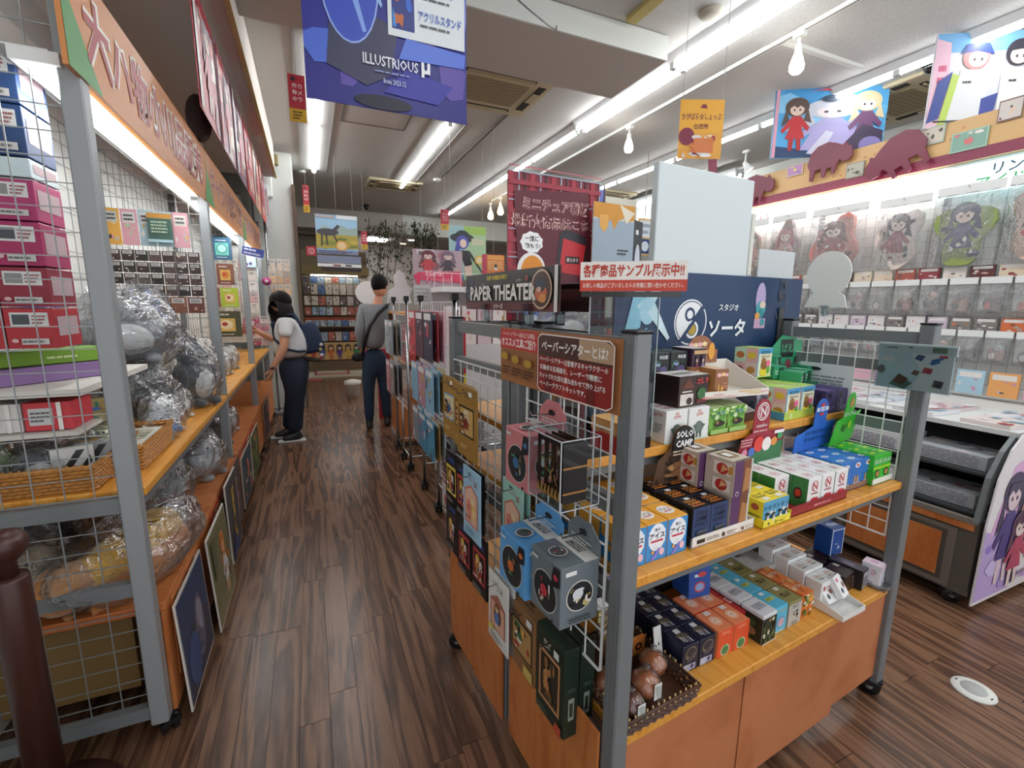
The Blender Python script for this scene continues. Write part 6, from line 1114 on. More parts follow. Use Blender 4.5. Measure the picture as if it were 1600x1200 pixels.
# hanging goods on the first and second cross grids
def hgoods(prefix, x0, x1, z0, z1, y, nx, nz, pal, group, kindn='package', gap=.006, seed=0):
    rd = random.Random(seed); w_ = (x1-x0)/nx; h_ = (z1-z0)/nz
    for j in range(nz):
        for i in range(nx):
            c = rd.choice(pal); m = MB(); a, b_ = w_-gap, h_-gap; m.box(0, 0, 0, a, .012, b_, c)
            m.art((0, 0, 0), (1, 0, 0), (0, 0, 1), a, b_, F(('r', .12, .62, .88, .92, rd.choice(['d8d4d0', 'c8c4bc', 'e0dcd4'])), ('blob', .1, .08, .9, .6, 5, [rd.choice(pal) for _ in range(3)]+['e0d8cc', '4a3a34'], rd.randint(0, 999)), ('L', .2, .66, .8, .88, 2, '4a4a4c')))
            tag(m.build(kindn, None, (x0+i*w_, y, z0+j*h_)), '%s, %s row, %s from left' % (prefix, NTH[j], NTH[i]), 'package', group)
hgoods('small dark carded item on the first cross grid', -1.02, -.58, 1.50, 1.76, 3.325, 7, 4, ['3a2c28', '4a3834', '2c2824', '5a4a44'], 'dark carded items on the first cross grid')
hgoods('brown and cream carded item on the first cross grid', -1.02, -.58, 1.40, 1.50, 3.325, 5, 1, ['8a5a44', 'b88a60', '6a3a30'], 'carded items low on the first cross grid')
hgoods('pastel pack high on the first cross grid', -1.02, -.62, 1.78, 1.98, 3.325, 5, 1, ['d8a0a8', 'e0a848', 'a8c0c8', 'c8b8a0', 'b0c8a0'], 'pastel packs on the first cross grid', seed=4)
wbox('picture_card', 'teal and brown poster card hanging on the first cross grid', -.815, 3.30, 1.80, .115, .004, .16, '3c5a50', F(('r', 0, .82, 1, 1, 'b08038'), ('L', .15, .3, .85, .75, 4, 'a8b8a0'), ('r', 0, 0, 1, .1, 'a8c8d0')), cat='card')
big = [(-.83, 1.83, .06, .2, 'e09038', 'orange edge pack'), (-.765, 1.84, .15, .2, '2c5a78', 'dark teal pack with turquoise badge'), (-.83, 1.62, .075, .19, '5a9cd0', 'sky blue pack'), (-.75, 1.62, .135, .19, '7a4a38', 'brown pack with orange food picture'), (-.83, 1.42, .09, .18, '8a5040', 'brown pack with cream picture'), (-.735, 1.42, .14, .18, 'a8bc30', 'lime pack with round dish picture'), (-.83, 1.15, .24, .24, '4a4a30', 'large olive dark pack with dish picture')]
for i, (x, z, w_, h_, k, nm) in enumerate(big):
    pic = {1: F(('r', .15, .2, .85, .75, '6ac0b0'), ('ring', .5, .5, .28, '2c6a78', 'a8dcd0', .05), ('L', .2, .82, .8, .9, 1, 'd8e8e8'), ('L', .2, .08, .8, .14, 1, 'd8e8e8'))}.get(i, F(('r', .2, .22, .8, .72, 'd8b060'), ('e', .5, .48, .22, .18, 'e8d8b0' if i != 3 else 'c87828'), ('e', .45, .5, .1, .08, 'a83c2c'), ('L', .15, .82, .85, .92, 1, 'e8dcd0'), ('L', .2, .07, .8, .13, 1, 'e8dcd0')))
    wbox('food_pack', nm+' on the second cross grid', x, 4.93, z, w_-.004, .02, h_-.006, k, pic, cat='package')
hgoods('small white card with dark picture beyond the third post', -.98, -.55, 1.10, 1.95, 6.2, 5, 7, ['d8d4d0', 'c8c0b8', 'e0d8cc', 'd0a8a8', 'b8b0a8'], 'white cards beyond the third post', seed=8)
b = MB(); b.box(-1.02, 6.215, 1.0, -.54, 6.225, 2.1, 'mc8c8c4'); tag(b.build('display_partition', None), 'pale partition carrying white cards beyond the third post', 'panel')
wbox('price_card', 'pale blue card pack with violet print, top of the far left panel', -.70, 6.17, 1.86, .16, .01, .17, 'b8d0e0', F(('e', .4, .2, .1, .1, '6a3a80'), ('e', .65, .25, .1, .1, '5a3a78'), ('r', .1, .5, .9, .9, 'c8dce8')), cat='card')
for i, (x, y, z) in enumerate(((-.50, 4.55, 1.86), (-.46, 6.73, 1.93))):
    b = MB(); b.box(0, 0, 0, .16, .004, .075, '2c3c88'); b.art((0, 0, 0), (1, 0, 0), (0, 0, 1), .16, .075, F(('L', .08, .55, .92, .9, 1, 'e0e4f0'), ('L', .08, .2, .92, .45, 2, 'e0e4f0'), ('r', 0, 0, 1, .06, 'e8e8f0')))
    tag(b.build('notice_card', None, (x, y, z), 0, (0, .18, .1)), ['navy notice card jutting out under the farthest orange header', 'small navy notice card jutting out near the column'][i], 'sign')
# chrome pole display by the column with small packs
t = thing('pole_stand', 'chrome double pole stand between the left rack and white column', 'stand', (-.5, 6.75, 0))
for x in (-.08, .04):
    b = MB(); b.rod((x, 0, 0), (x, 0, 2.9), .014, 'chrome', 10); b.build('pole', t)
b = MB(); b.box(-.12, -.12, 0, .1, .12, .03, 'steel'); b.build('stand_base', t)
hgoods('clear pouch with orange snack hanging beside the column', -.44, -.20, 1.55, 2.02, 6.7, 3, 3, ['c8a078', 'd8b088', 'b08a70', 'd8c8b8'], 'snack pouches by the column', gap=.012, seed=3)
b = MB(); b.lathe([(.05, 0), (.05, .02)], 'a03068', 16, T=Matrix.Rotation(PI/2, 4, 'X')); b.lathe([(.02, .021), (.02, .025)], 'e0c0d0', 12, T=Matrix.Rotation(PI/2, 4, 'X')); tag(b.build('round_badge', None, (-.47, 6.5, 1.72)), 'round magenta badge hanging above the woman', 'badge')
hgoods('pink and white small pack at the woman\'s hands', -.60, -.42, 1.0, 1.32, 5.72, 2, 4, ['d88aa0', 'e0c8cc', 'c85a78', 'f0e4e4'], 'pink packs in front of the woman', seed=5)
# banners hanging over the aisle edge of the left rack
bcol = ['b03040', 'a06a80', '6a3a58', 'b83a3c', 'c89070', 'd04a44', 'c8ccd8']
for i in range(7):
    y = 2.75+.62*i; t = thing('hanging_banner', 'glossy banner hanging over the left rack, %s from the near end' % NTH[i], 'banner', (-.42, y, 2.38))
    b = MB(); b.box(0, 0, 0, .003, .56, .58, bcol[i]); b.art((.003, 0, 0), (0, 1, 0), (0, 0, 1), .56, .58, F(('blob', .02, .02, .98, .98, 16, [bcol[i], 'd8b0a0', '6a3040', 'e8dcd4', 'c84a48', '8a5a70'], i), ('r', .04, .02, .14, .98, 'c03038' if i % 2 else 'e4e0dc'), ('fig', .55, .1, .5, .8, '5a3048', 'c86a78', 'e8c8b8')))
    b.build('banner_sheet', t); b = MB(); b.rod((0, .05, .58), (0, .05, .70), .003, 'm9a9a98', 4); b.rod((0, .5, .58), (0, .5, .70), .003, 'm9a9a98', 4); b.build('hanger_string', t)
b = MB(); b.ell((0, 0, 0), (.06, .1, .12), 'm2c1c18', 14, 9); b.build('round_speaker', None, (-.50, 3.2, 2.46)); tag(bpy.data.objects['round_speaker'], 'dark round object on top of the rack behind the first banner', 'speaker')
# ================================================================ NEAR LEFT STANCHION
t = thing('stanchion', 'dark brown round post with a knob top at the bottom left corner', 'stanchion', (-.745, 1.485, 0)); t.rotation_euler = (0, -.0, 0)
b = MB(); b.lathe([(.040, .12), (.040, .77), (.037, .777)], 'dbrown', 24); b.build('post', t)
b = MB(); b.lathe([(.022, .775), (.020, .815), (.036, .83), (.048, .848), (.049, .872), (.036, .892), (.012, .90)], 'dbrown', 24); b.build('knob', t)
b = MB(); b.lathe([(.165, 0), (.165, .03), (.14, .07), (.07, .10), (.041, .13)], 'dbrown', 32); b.build('base', t)
b = MB(); b.art((-.005, -.0415, .145), (1, 0, 0), (0, 0, 1), .035, .03, F(('r', 0, 0, 1, 1, 'd0ccc0'), ('L', .1, .2, .9, .8, 2, '6a6a60'))); b.build('sticker', t)
b = MB(); b.box(-.06, -.02, 0, -.035, .0, .02, 'd8b020'); tag(b.build('belt_clip', None, (-.745, 1.465, .79)), 'small yellow clip at the left of the stanchion top', 'clip')

# ================================================================ RIGHT SIDE
RX = 4.30
t = thing('goods_display', 'long right hand wall unit with white grid, tan header and hanging bags', 'display rack', (0, 0, 0))
b = MB(); b.box(RX, .2, 0, RX+.06, 3.78, 2.48, 'mdcdcd8'); b.build('back_panel', t)
b = MB(); b.box(3.62, 1.0, .84, RX, 3.78, .87, 'mdadad6'); b.build('counter', t)
b = MB(); b.box(3.66, 1.0, .0, RX, 3.7, .84, 'panel'); b.build('base_cabinet', t)
grid(t, (RX-.03, 3.72, .95), (0, -1, 0), (0, 0, 1), 3.4, 1.4, 44, 18, 'wire_grey', .0018)
for y in (1.05, 1.95, 2.85, 3.74): b = MB(); b.box(RX-.05, y-.015, .87, RX-.02, y+.015, 2.45, 'steel'); b.build('upright', t)
# header
t = thing('tan_header', 'tan header board with maroon band and maroon animal silhouettes', 'sign', (RX-.06, 0, 2.48))
b = MB(); b.box(0, .2, 0, .04, 3.80, .29, 'c9a26c'); b.box(-.004, .2, 0, 0, 3.80, .075, '7c2c44')
rd = random.Random(3); b.art((0, 3.8, 0), (0, -1, 0), (0, 0, 1), 3.6, .29, F(*[('e', rd.random(), rd.uniform(.35, .95), .003, .03, 'c08048') for _ in range(34)]))
b.build('header_panel', t)
def animal(y, z, s, flip=1, rot=0):
    pts = [(-.5, .05), (-.46, .3), (-.3, .45), (-.05, .5), (.18, .42), (.3, .36), (.36, .42), (.4, .35), (.52, .28), (.56, .1), (.5, 0), (.36, -.02), (.28, .05), (.22, -.05), (.2, -.25), (.12, -.25), (.12, -.1), (.0, -.1), (-.04, -.3), (-.12, -.28), (-.14, -.08), (-.28, -.1), (-.32, -.35), (-.4, -.33), (-.42, -.1)]
    c, s_ = math.cos(rot), math.sin(rot); pts = [(x*flip*s*c-zz*s*s_, x*flip*s*s_+zz*s*c) for x, zz in pts]
    m = MB(); T = Matrix(((0, 0, -1, 0), (-1, 0, 0, 0), (0, 1, 0, 0), (0, 0, 0, 1)))
    m.add([(0, -x, zz) for x, zz in pts]+[(-.012, -x, zz) for x, zz in pts], [tuple(range(len(pts))), tuple(range(2*len(pts)-1, len(pts)-1, -1))]+[(i, (i+1) % len(pts), len(pts)+(i+1) % len(pts), len(pts)+i) for i in range(len(pts))], '6e2038')
    o = m.build('animal_cutout', t, (-.03, y, z)); return o
animal(3.52, .12, .36, 1, -.05); animal(2.82, .22, .36, 1, -.05); animal(2.27, .10, .40, -1, .5)
for y, z, w_, h_, k, p in ((3.14, .20, .16, .10, 'd8c8a0', ['d8d850', 'b080b0', '7a5aa0']), (2.60, .06, .14, .12, '8a8478', ['6a6450', 'a8a898', '4a4a40']), (2.09, .17, .15, .12, 'a8b8a8', ['3a3a3a', 'c8c0b0', '8a6a58']), (1.87, .07, .20, .13, '9ab8a4', ['c86a6a', '7aa090', 'e0d8d0']), (1.68, .20, .12, .13, '7a5a50', ['d8b8a0', 'c8c0b8', '4a3430'])):
    m = MB(); m.box(0, -w_/2, 0, .004, w_/2, h_, k); m.art((0, w_/2, 0), (0, -1, 0), (0, 0, 1), w_, h_, F(('r', .05, .07, .95, .93, p[1]), ('blob', .1, .1, .9, .9, 8, p, int(y*10))), .001); m.build('picture_card', t, (-.012, y, z))
# lit strip below the header
t = thing('header_lightbox', 'glowing white light strip under the tan header', 'light box', (RX-.10, 0, 2.27))
lb = emit('lit_strip', 'fff6f4', 4.5); MATS['litstrip'] = lb
b = MB(); b.box(0, 2.06, 0, .04, 3.70, .17, 'litstrip'); b.build('light_panel', t)
b = MB(); b.art((0, 3.70, 0), (0, -1, 0), (0, 0, 1), 1.6, .17, F(('t', 'もちもち', .15, .42, .4, 'd83a78', .2, .05), ('r', 0, 0, 1, .04, 'd8a0a0'), ('e', .27, .3, .012, .1, 'e0b040'), ('e', .04, .6, .012, .1, 'e0b040'))); b.build('panel_print', t)
t = thing('header_lightbox', 'blue and green lit signboard at the right end under the header', 'light box', (RX-.10, 0, 2.25))
lb2 = emit('lit_strip_blue', 'c4e6ee', 1.6); MATS['litblue'] = lb2
b = MB(); b.box(0, .5, 0, .04, 2.04, .19, 'litblue'); b.build('light_panel', t)
b = MB(); b.art((0, 2.04, 0), (0, -1, 0), (0, 0, 1), 1.54, .19, F(('t', 'リンクのひみつ', .4, .72, .4, '3a4a5a', .5, .04), ('t', 'アイドルフェス', .36, .3, .4, '4ab060', .6, .04))); b.build('panel_print', t)
# big bagged character cushions -> generic figures in clear bags
big = [(3.50, 1.80, .34, .48, '8a6a58', 'c88078', 'c8b0a0'), (3.12, 1.80, .34, .48, 'b05a68', 'd8a0a0', '9a8a88'), (2.66, 1.77, .46, .50, '6a3038', 'a04048', 'c8847c'), (2.18, 1.77, .34, .48, '3a3038', '8a3444', 'd8c8c0'), (1.80, 1.76, .36, .50, '2c3050', '3a3a68', '8a9a58'), (1.42, 1.76, .36, .50, '5a3038', 'c04840', 'd0b0a0'), (1.0, 1.76, .36, .5, '3a5a88', '6a8ab0', 'c8c8d8')]
def bagged(label, y, z, w_, h_, c1, c2, c3, sd, depth=.07, x=RX-.10, bk='bag_small'):
    t = thing('bagged_cushion', label, 'bagged toy', (x, y, z), -PI/2+0)
    m = MB(); wpx = w_*.4
    rd = random.Random(sd); pts = []
    for q in range(26):
        a = 2*PI*q/26; r_ = (.40+.07*math.sin(3*a+sd)+.05*math.sin(5*a+2*sd)); pts.append((w_*r_*math.cos(a), h_*(.47+(r_+.03)*math.sin(a))))
    m.prism(pts, -.02, .02, 'm'+c3, Matrix.Rotation(PI/2, 4, 'X'))
    m.art((-w_*.42, -.0205, h_*.04), (1, 0, 0), (0, 0, 1), w_*.84, h_*.88, F(('blob', .1, .1, .9, .8, 7, [c1, c2, c3, 'd8d0cc'], sd), ('fig', .5+.06*math.sin(sd), .04, .8, .92, c1, c2, 'e8cfc4', c3), ('blob', .3, .15, .75, .5, 5, [c1, c2, 'e0d8d4'], sd+3)), .001)
    m.build('cushion', t)
    m = MB(); vs = []; fs = []; nu, nv = 10, 10; rd = random.Random(sd)
    for j in range(nv+1):
        for i in range(nu+1):
            u, v = i/nu, j/nv; e = min(u, 1-u, v, 1-v)*2; vs.append((-w_/2+w_*u, -depth*.65*min(1, e*1.8)-rd.uniform(0, .012), h_*v))
    for j in range(nv):
        for i in range(nu): q = j*(nu+1)+i; fs.append((q, q+1, q+nu+2, q+nu+1))
    m.add(vs, fs, bk, True); m.build('clear_bag', t)
    m = MB(); m.box(-w_/2, -.006, h_-.01, w_/2, -.003, h_+.055, 'me4e6e4'); m.build('bag_header', t)
    m = MB(); m.path([(0, .07, h_+.03), (0, -.03, h_+.03), (0, -.034, h_+.042)], .0025, 'chrome', 5); m.build('hook', t)
    return t
bl_ = ['left of the white board, brownish', 'behind the round sign, pinkish', 'maroon dressed figure with outstretched shape', 'dark red dressed small figure', 'black and violet figure', 'red figure at picture edge', 'blue figure outside right']
for i, a in enumerate(big): bagged('clear bag with flat cushion, ' + bl_[i], *a, sd=40+i)
rdm = random.Random(12)
def bagrow(z, y0, y1, n, h_, nm, grp, x=RX-.08):
    w_ = (y1-y0)/n
    for i in range(n):
        y = y1-w_*(i+.5); t = thing('bagged_item', '%s, %s from the left' % (nm, NTH[i]), 'bagged toy', (x, y, z), -PI/2, grp)
        c = rdm.choice(['6a6460', '8a4a50', '3a4058', 'b0887a', 'a8a098', '70605c', '9a5a48']); c2 = rdm.choice(['d8ccc4', 'c8a8a0', 'b8b8b8', '8a8080'])
        m = MB(); m.ell((0, 0, h_*.36), (w_*.30, .025, h_*.26), 'm'+c, 10, 7, wob=.25, seed=i); m.ell((w_*.05, -.006, h_*.62), (w_*.2, .024, h_*.17), 'm'+c2, 8, 6, wob=.2, seed=i+3); m.ell((-w_*.1, -.012, h_*.32), (w_*.14, .02, h_*.13), 'm'+rdm.choice(['3a3438', 'c86a60', '5a78a0', 'e0d8d0']), 8, 6, wob=.2); m.ell((w_*.2, -.01, h_*.48), (w_*.1, .02, h_*.12), 'm'+c, 8, 6); m.build('toy', t)
        m = MB(); W2 = w_*.46; m.add([(-W2, -.004, 0), (W2, -.004, 0), (W2, -.004, h_), (-W2, -.004, h_), (-W2*.7, -.045, h_*.2), (W2*.75, -.04, h_*.15), (W2*.7, -.035, h_*.8), (-W2*.75, -.042, h_*.75)], [(0, 1, 5, 4), (1, 2, 6, 5), (2, 3, 7, 6), (3, 0, 4, 7), (4, 5, 6, 7)], 'film'); m.build('clear_bag', t)
        m = MB(); m.box(-W2, -.007, h_, W2, -.004, h_+.045, 'me2e4e2'); m.build('bag_header', t)
bagrow(1.42, 1.0, 3.7, 16, .22, 'white headed bag, second row right wall', 'second row bags on the right wall')
bagrow(1.10, 1.0, 3.7, 18, .18, 'white headed bag, third row right wall', 'third row bags on the right wall')
def flatcards(z, y0, y1, n, h_, nm, grp, pal, x=RX-.06, seed=0):
    rd = random.Random(seed); w_ = (y1-y0)/n
    for i in range(n):
        m = MB(); a = w_*.86; m.box(0, -a/2, 0, .015, a/2, h_, rd.choice(pal)); m.art((0, a/2, 0), (0, -1, 0), (0, 0, 1), a, h_, F(('r', .1, .7, .9, .92, 'e0dcd8'), ('blob', .1, .08, .9, .66, 5, [rd.choice(pal) for _ in range(3)]+['e0d8d0', '5a4a48'], rd.randint(0, 99))))
        tag(m.build('carded_item', None, (x-.015, y1-w_*(i+.5), z)), '%s, %s from the left' % (nm, NTH[i]), 'package', grp)
flatcards(1.68, 1.0, 3.7, 18, .085, 'small card, strip between bag rows', 'small cards between the bag rows', ['c8a090', 'd8c8b0', '8a3a40', '5a3030', 'b8b0a8', 'e0d8d0', 'a85a50'], seed=5)
flatcards(1.32, 1.0, 3.7, 20, .09, 'narrow card, strip under second bag row', 'narrow cards under the second bag row', ['d8d4d4', 'c86a40', 'c8b8c8', 'a0a0a0', '7a7470', 'e0dcdc'], seed=6)
flatcards(.90, 1.0, 3.7, 16, .16, 'pastel box standing on the right counter', 'pastel boxes on the right counter', ['a8c8d8', 'c8d8e0', 'd8a8b8', 'e0a060', 'c890b0', 'd8d4d8', 'b0b8d0'], RX-.18, seed=7)
# display cabinet
t = thing('display_cabinet', 'grey framed display cabinet on casters with orange doors and open glass shelves', 'cabinet', (0, 0, 0))
b = MB(); b.box(2.88, .98, .07, 3.55, 3.3, .10, 'm5c544c'); b.box(2.885, .985, .10, 3.55, 3.295, .46, 'm5c544c'); b.build('base_body', t)
for i, (y0, y1) in enumerate(((1.06, 1.60), (1.64, 2.18), (2.22, 2.76), (2.80, 3.26))):
    d = MB(); d.box(2.868, y0, .085, 2.882, y1, .40, 'm6e645a'); d.box(2.862, y0+.05, .13, 2.87, y1-.05, .36, 'panel'); d.box(2.866, y0+.03, .11, 2.869, y1-.03, .38, 'm4a433c'); d.build('door', t)
b = MB(); b.box(2.87, 1.0, .41, 2.884, 3.28, .445, 'panel'); b.box(2.865, .99, .445, 2.89, 3.3, .47, 'm777068'); b.build('drawer_band', t)
for y in (.985, 3.28):
    pf = [(2.86, .46), (2.90, .68), (2.985, .80), (3.09, .88), (3.14, .88), (3.04, .79), (2.955, .67), (2.91, .46)]
    m = MB(); n = len(pf); m.add([(x, y, z) for x, z in pf]+[(x, y+.02, z) for x, z in pf], [tuple(range(n)), tuple(range(2*n-1, n-1, -1))]+[(i, (i+1) % n, n+(i+1) % n, n+i) for i in range(n)], 'steel'); m.build('curved_frame', t)
b = MB(); b.box(3.08, .98, .86, 3.62, 3.3, .885, 'md6d8d6'); b.build('top_shelf', t)
for z, x0 in ((.47, 2.92), (.66, 2.97)):
    b = MB(); b.box(x0, 1.0, z, 3.5, 3.28, z+.012, 'm2c2e30'); b.build('inner_shelf', t)
b = MB(); b.box(3.5, 1.0, .47, 3.52, 3.28, .86, 'm3a3c3e'); b.build('back_panel', t)
for y in (1.05, 3.2): caster(t, 2.92, y, .04, .8)
for r_, (z, x, nm) in enumerate(((.485, 2.97, 'lower'), (.675, 3.02, 'upper'))):
    for i in range(6):
        m = MB(); m.box(0, 0, 0, .24, .33, .07+.02*(i % 3), ['b4babe', 'd8d8dc', '9a8a8c', 'c8b8bc', '8a8c90', 'd8c0c0'][i]); m.art((0, .33, 0), (0, -1, 0), (0, 0, 1), .33, .07, F(('L', .02, .1, .98, .95, 6, '8a8890'),)); m.art((0, .3, .07+.02*(i % 3)), (0, -1, 0), (1, 0, 0), .3, .24, F(('blob', .05, .05, .95, .95, 8, ['d8d8dc', 'b88a90', '8a9aa8', 'e0d0d0', '5a5a60'], i+r_)))
        tag(m.build('magazine_pack', None, (x, 1.05+.36*i, z)), 'wrapped flat pack on the %s cabinet shelf, %s from the near end' % (nm, NTH[i]), 'package', 'flat packs in the cabinet')
for i in range(14):
    m = MB(); rd = random.Random(i); a, l = .24, .2; m.box(0, 0, 0, a, l, .012+.008*rd.random(), rd.choice(['e0e0e4', 'd8c8c8', 'c8d0d8', 'e0d4d0'])); m.art((0, l, .021), (0, -1, 0), (1, 0, 0), l, a, F(('blob', .05, .05, .95, .95, 8, ['b8484c', 'd8d8dc', 'c8a0a8', '8ab0c0', 'e8e4e4'], i)))
    tag(m.build('clear_file', None, (3.10+.26*(i % 2), 1.02+.31*(i//2), .886), rd.uniform(-.1, .1)), 'printed clear file on cabinet top, %s from near end, %s column' % (NTH[i//2], ['front', 'back'][i % 2]), 'clear file', 'clear files on the cabinet')
t = thing('side_poster', 'tall white board with violet and pink figures covering the cabinet end', 'poster', (0, .955, 0))
pf = [(2.866, .04), (2.868, .45), (2.90, .68), (2.975, .82), (3.06, .885), (3.2, .905), (4.25, .905), (4.25, .04)]; n = len(pf)
m = MB(); m.add([(x, 0, z) for x, z in pf]+[(x, .008, z) for x, z in pf], [tuple(range(n)), tuple(range(2*n-1, n-1, -1))]+[(i, (i+1) % n, n+(i+1) % n, n+i) for i in range(n)], 'e0dadc'); m.build('poster_board', t)
def nfig(cx, z0, w_, h_, a, b_, c): return ('fig', (cx-2.87)/1.38, (z0-.04)/.865, w_/1.38, h_/.865, a, b_, c)
m = MB(); m.art((2.87, 0, .04), (1, 0, 0), (0, 0, 1), 1.38, .865, F(('p', [(.0, .02), (.25, .02), (.2, .35), (.0, .45)], 'b8a0d0'), ('p', [(.03, .4), (.2, .5), (.3, .9), (.12, .8)], 'd8a8d0'), ('blob', .02, .05, .3, .5, 10, ['8a78c0', 'c8b8e0', 'a890c8', '6a5890'], 5), nfig(3.08, .12, .3, .6, '3c3050', '4a3c78', 'd8c0c8'), nfig(3.30, .2, .3, .6, 'a88070', 'b86a80', 'e0c8c0'), nfig(3.2, .08, .26, .42, '5a3a50', 'b04860', 'e0c8c0'), nfig(3.55, .1, .34, .7, '3a4a88', '6a7ab0', 'd8c8d0'), nfig(3.85, .1, .3, .7, '8a4a60', 'c8889a', 'e0c8c0'), ('blob', .25, .05, .9, .5, 16, ['d8a0b0', 'b090c0', '8aa0c8', 'e8d0d8'], 7)))
m.build('poster_print', t)

# ================================================================ HANGING POSTERS
def hposter(name, label, p0, p1, z0, z1, bg, shapes, strings=None, back=None, depth=.003, ztop=CZ):
    # hangs between floor-plan points p0 (left) and p1 (right), printed side towards the shop front
    d = math.hypot(p1[0]-p0[0], p1[1]-p0[1]); rz = math.atan2(p1[1]-p0[1], p1[0]-p0[0]); t = thing(name, label, 'poster', (p0[0], p0[1], z0), rz); h_ = z1-z0
    m = MB(); m.box(0, 0, 0, d, depth, h_, bg); m.build('poster_sheet', t)
    m = MB(); m.art((0, 0, 0), (1, 0, 0), (0, 0, 1), d, h_, shapes); m.build('poster_print', t)
    for f in (strings or (.08, .92)):
        m = MB(); m.rod((d*f, depth/2, h_), (d*f, depth/2, ztop-z0), .0016, 'ma8a8a6', 4); m.build('hanger_string', t)
    return t
hposter('blue_poster', 'large glossy deep blue poster hanging over the aisle, title and inset panel', (.035, 2.0), (.652, 2.0), 2.215, 2.86, '2a2e8a',
    F(('p', [(0, 0), (1, 0), (1, .3), (0, .35)], '26247c'), ('blob', .0, .1, 1, 1, 16, ['3a44a8', '4a68c8', '5a48a0', '2c3070', '7a88d8', '3a3a88'], 12), ('p', [(.12, .2), (.35, .12), (.5, .2), (.55, .45), (.3, .55), (.15, .45)], '3a3c58'), ('e', .27, .65, .17, .32, '9ab0e8'), ('e', .27, .65, .16, .31, '3a50b8'), ('p', [(.2, .8), (.34, .4), (.36, .41), (.24, .85)], '88a8e8'), ('p', [(.35, .75), (.45, .55), (.46, .57), (.37, .78)], '9ac0f0'),
      ('p', [(.45, .1), (.8, .08), (.9, .2), (.6, .25)], '30309a'), ('e', .45, .04, .18, .04, '14142a'), ('p', [(.68, .4), (.74, .52), (.8, .38)], '4a2c70'), ('p', [(.55, .3), (.98, .32), (.99, .4), (.6, .42)], '5a78d8'),
      ('r', .49, .42, .985, 1.0, 'e4eaee'), ('r', .515, .46, .655, .80, '2c3880'), ('blob', .52, .47, .65, .79, 8, ['c86a38', '3a6ad0', '5a3058', '4a90d8'], 3), ('t', 'TRADITIONALSICON', .76, .92, .06, '145048', .4, .05), ('t', 'B2販促ポスター', .82, .71, .055, '3a60b8', .28, .04), ('L', .69, .645, .96, .67, 1, '5a5a60'), ('t', 'アクリルスタンド', .82, .56, .055, '3a60b8', .28, .04), ('L', .69, .495, .96, .52, 1, '5a5a60'),
      ('t', 'ILLUSTRIOUS', .50, .265, .06, 'e8ecf4', .34, .03), ('t', 'μ', .72, .262, .085, 'f4f4fa', .06, .05), ('L', .4, .2, .7, .215, 1, '8a98c8'), ('t', 'from 2023.12', .52, .16, .03, 'c8d0e8', .14, .02)))
hposter('figure_trio_poster', 'blue glossy poster of three generic fantasy dressed figures, hanging at right', (3.99, 3.22), (4.78, 2.73), 2.825, 3.40, '58a8dc',
    F(('blob', 0, 0, 1, 1, 16, ['6ab8e4', '8ac8ec', '4a98d0', 'a8d8f0'], 4), ('p', [(0, 0), (.4, 0), (.3, .12), (0, .18)], '2c4468'), ('fig', .52, .02, .7, .85, 'c8ccd8', 'a8a4d0', 'e8dce0', 'c0bce0'), ('p', [(.25, .1), (.85, .12), (.7, .42), (.38, .45)], 'b0a8d8'), ('p', [(.32, .05), (.45, .02), (.55, .35), (.48, .38)], 'd8d8ec'), ('fig', .2, .1, .32, .8, '5a4a44', 'b83438', 'e0c8b8', 'a82c30'), ('fig', .82, .1, .36, .85, 'd8c8a0', '6a4468', 'e8d4cc', '4a3c58'), ('p', [(.68, .02), (.98, .02), (.98, .35), (.8, .45), (.66, .2)], '443850'), ('e', .88, .15, .1, .12, '8a80b8'), ('e', .5, .84, .09, .05, '2a3c50'), ('p', [(.3, .95), (.45, .99), (.55, .93), (.4, .96)], 'd86a78'), ('r', 0, 0, .03, 1, 'd8a0b0')), strings=(.06, .94), depth=.02)
def XS(sh):
    f = lambda x: max(0, min(1, (x-.36)*1.1+.16)); out = sh[:4]
    for q in sh[4:]: out.append(('p', [(f(x), y) for x, y in q[1]], q[2]) if q[0] == 'p' else ((q[0], f(q[1]))+q[2:] if q[0] == 'e' else (q[0], f(q[1]), q[2], f(q[3]))+q[4:]))
    return out
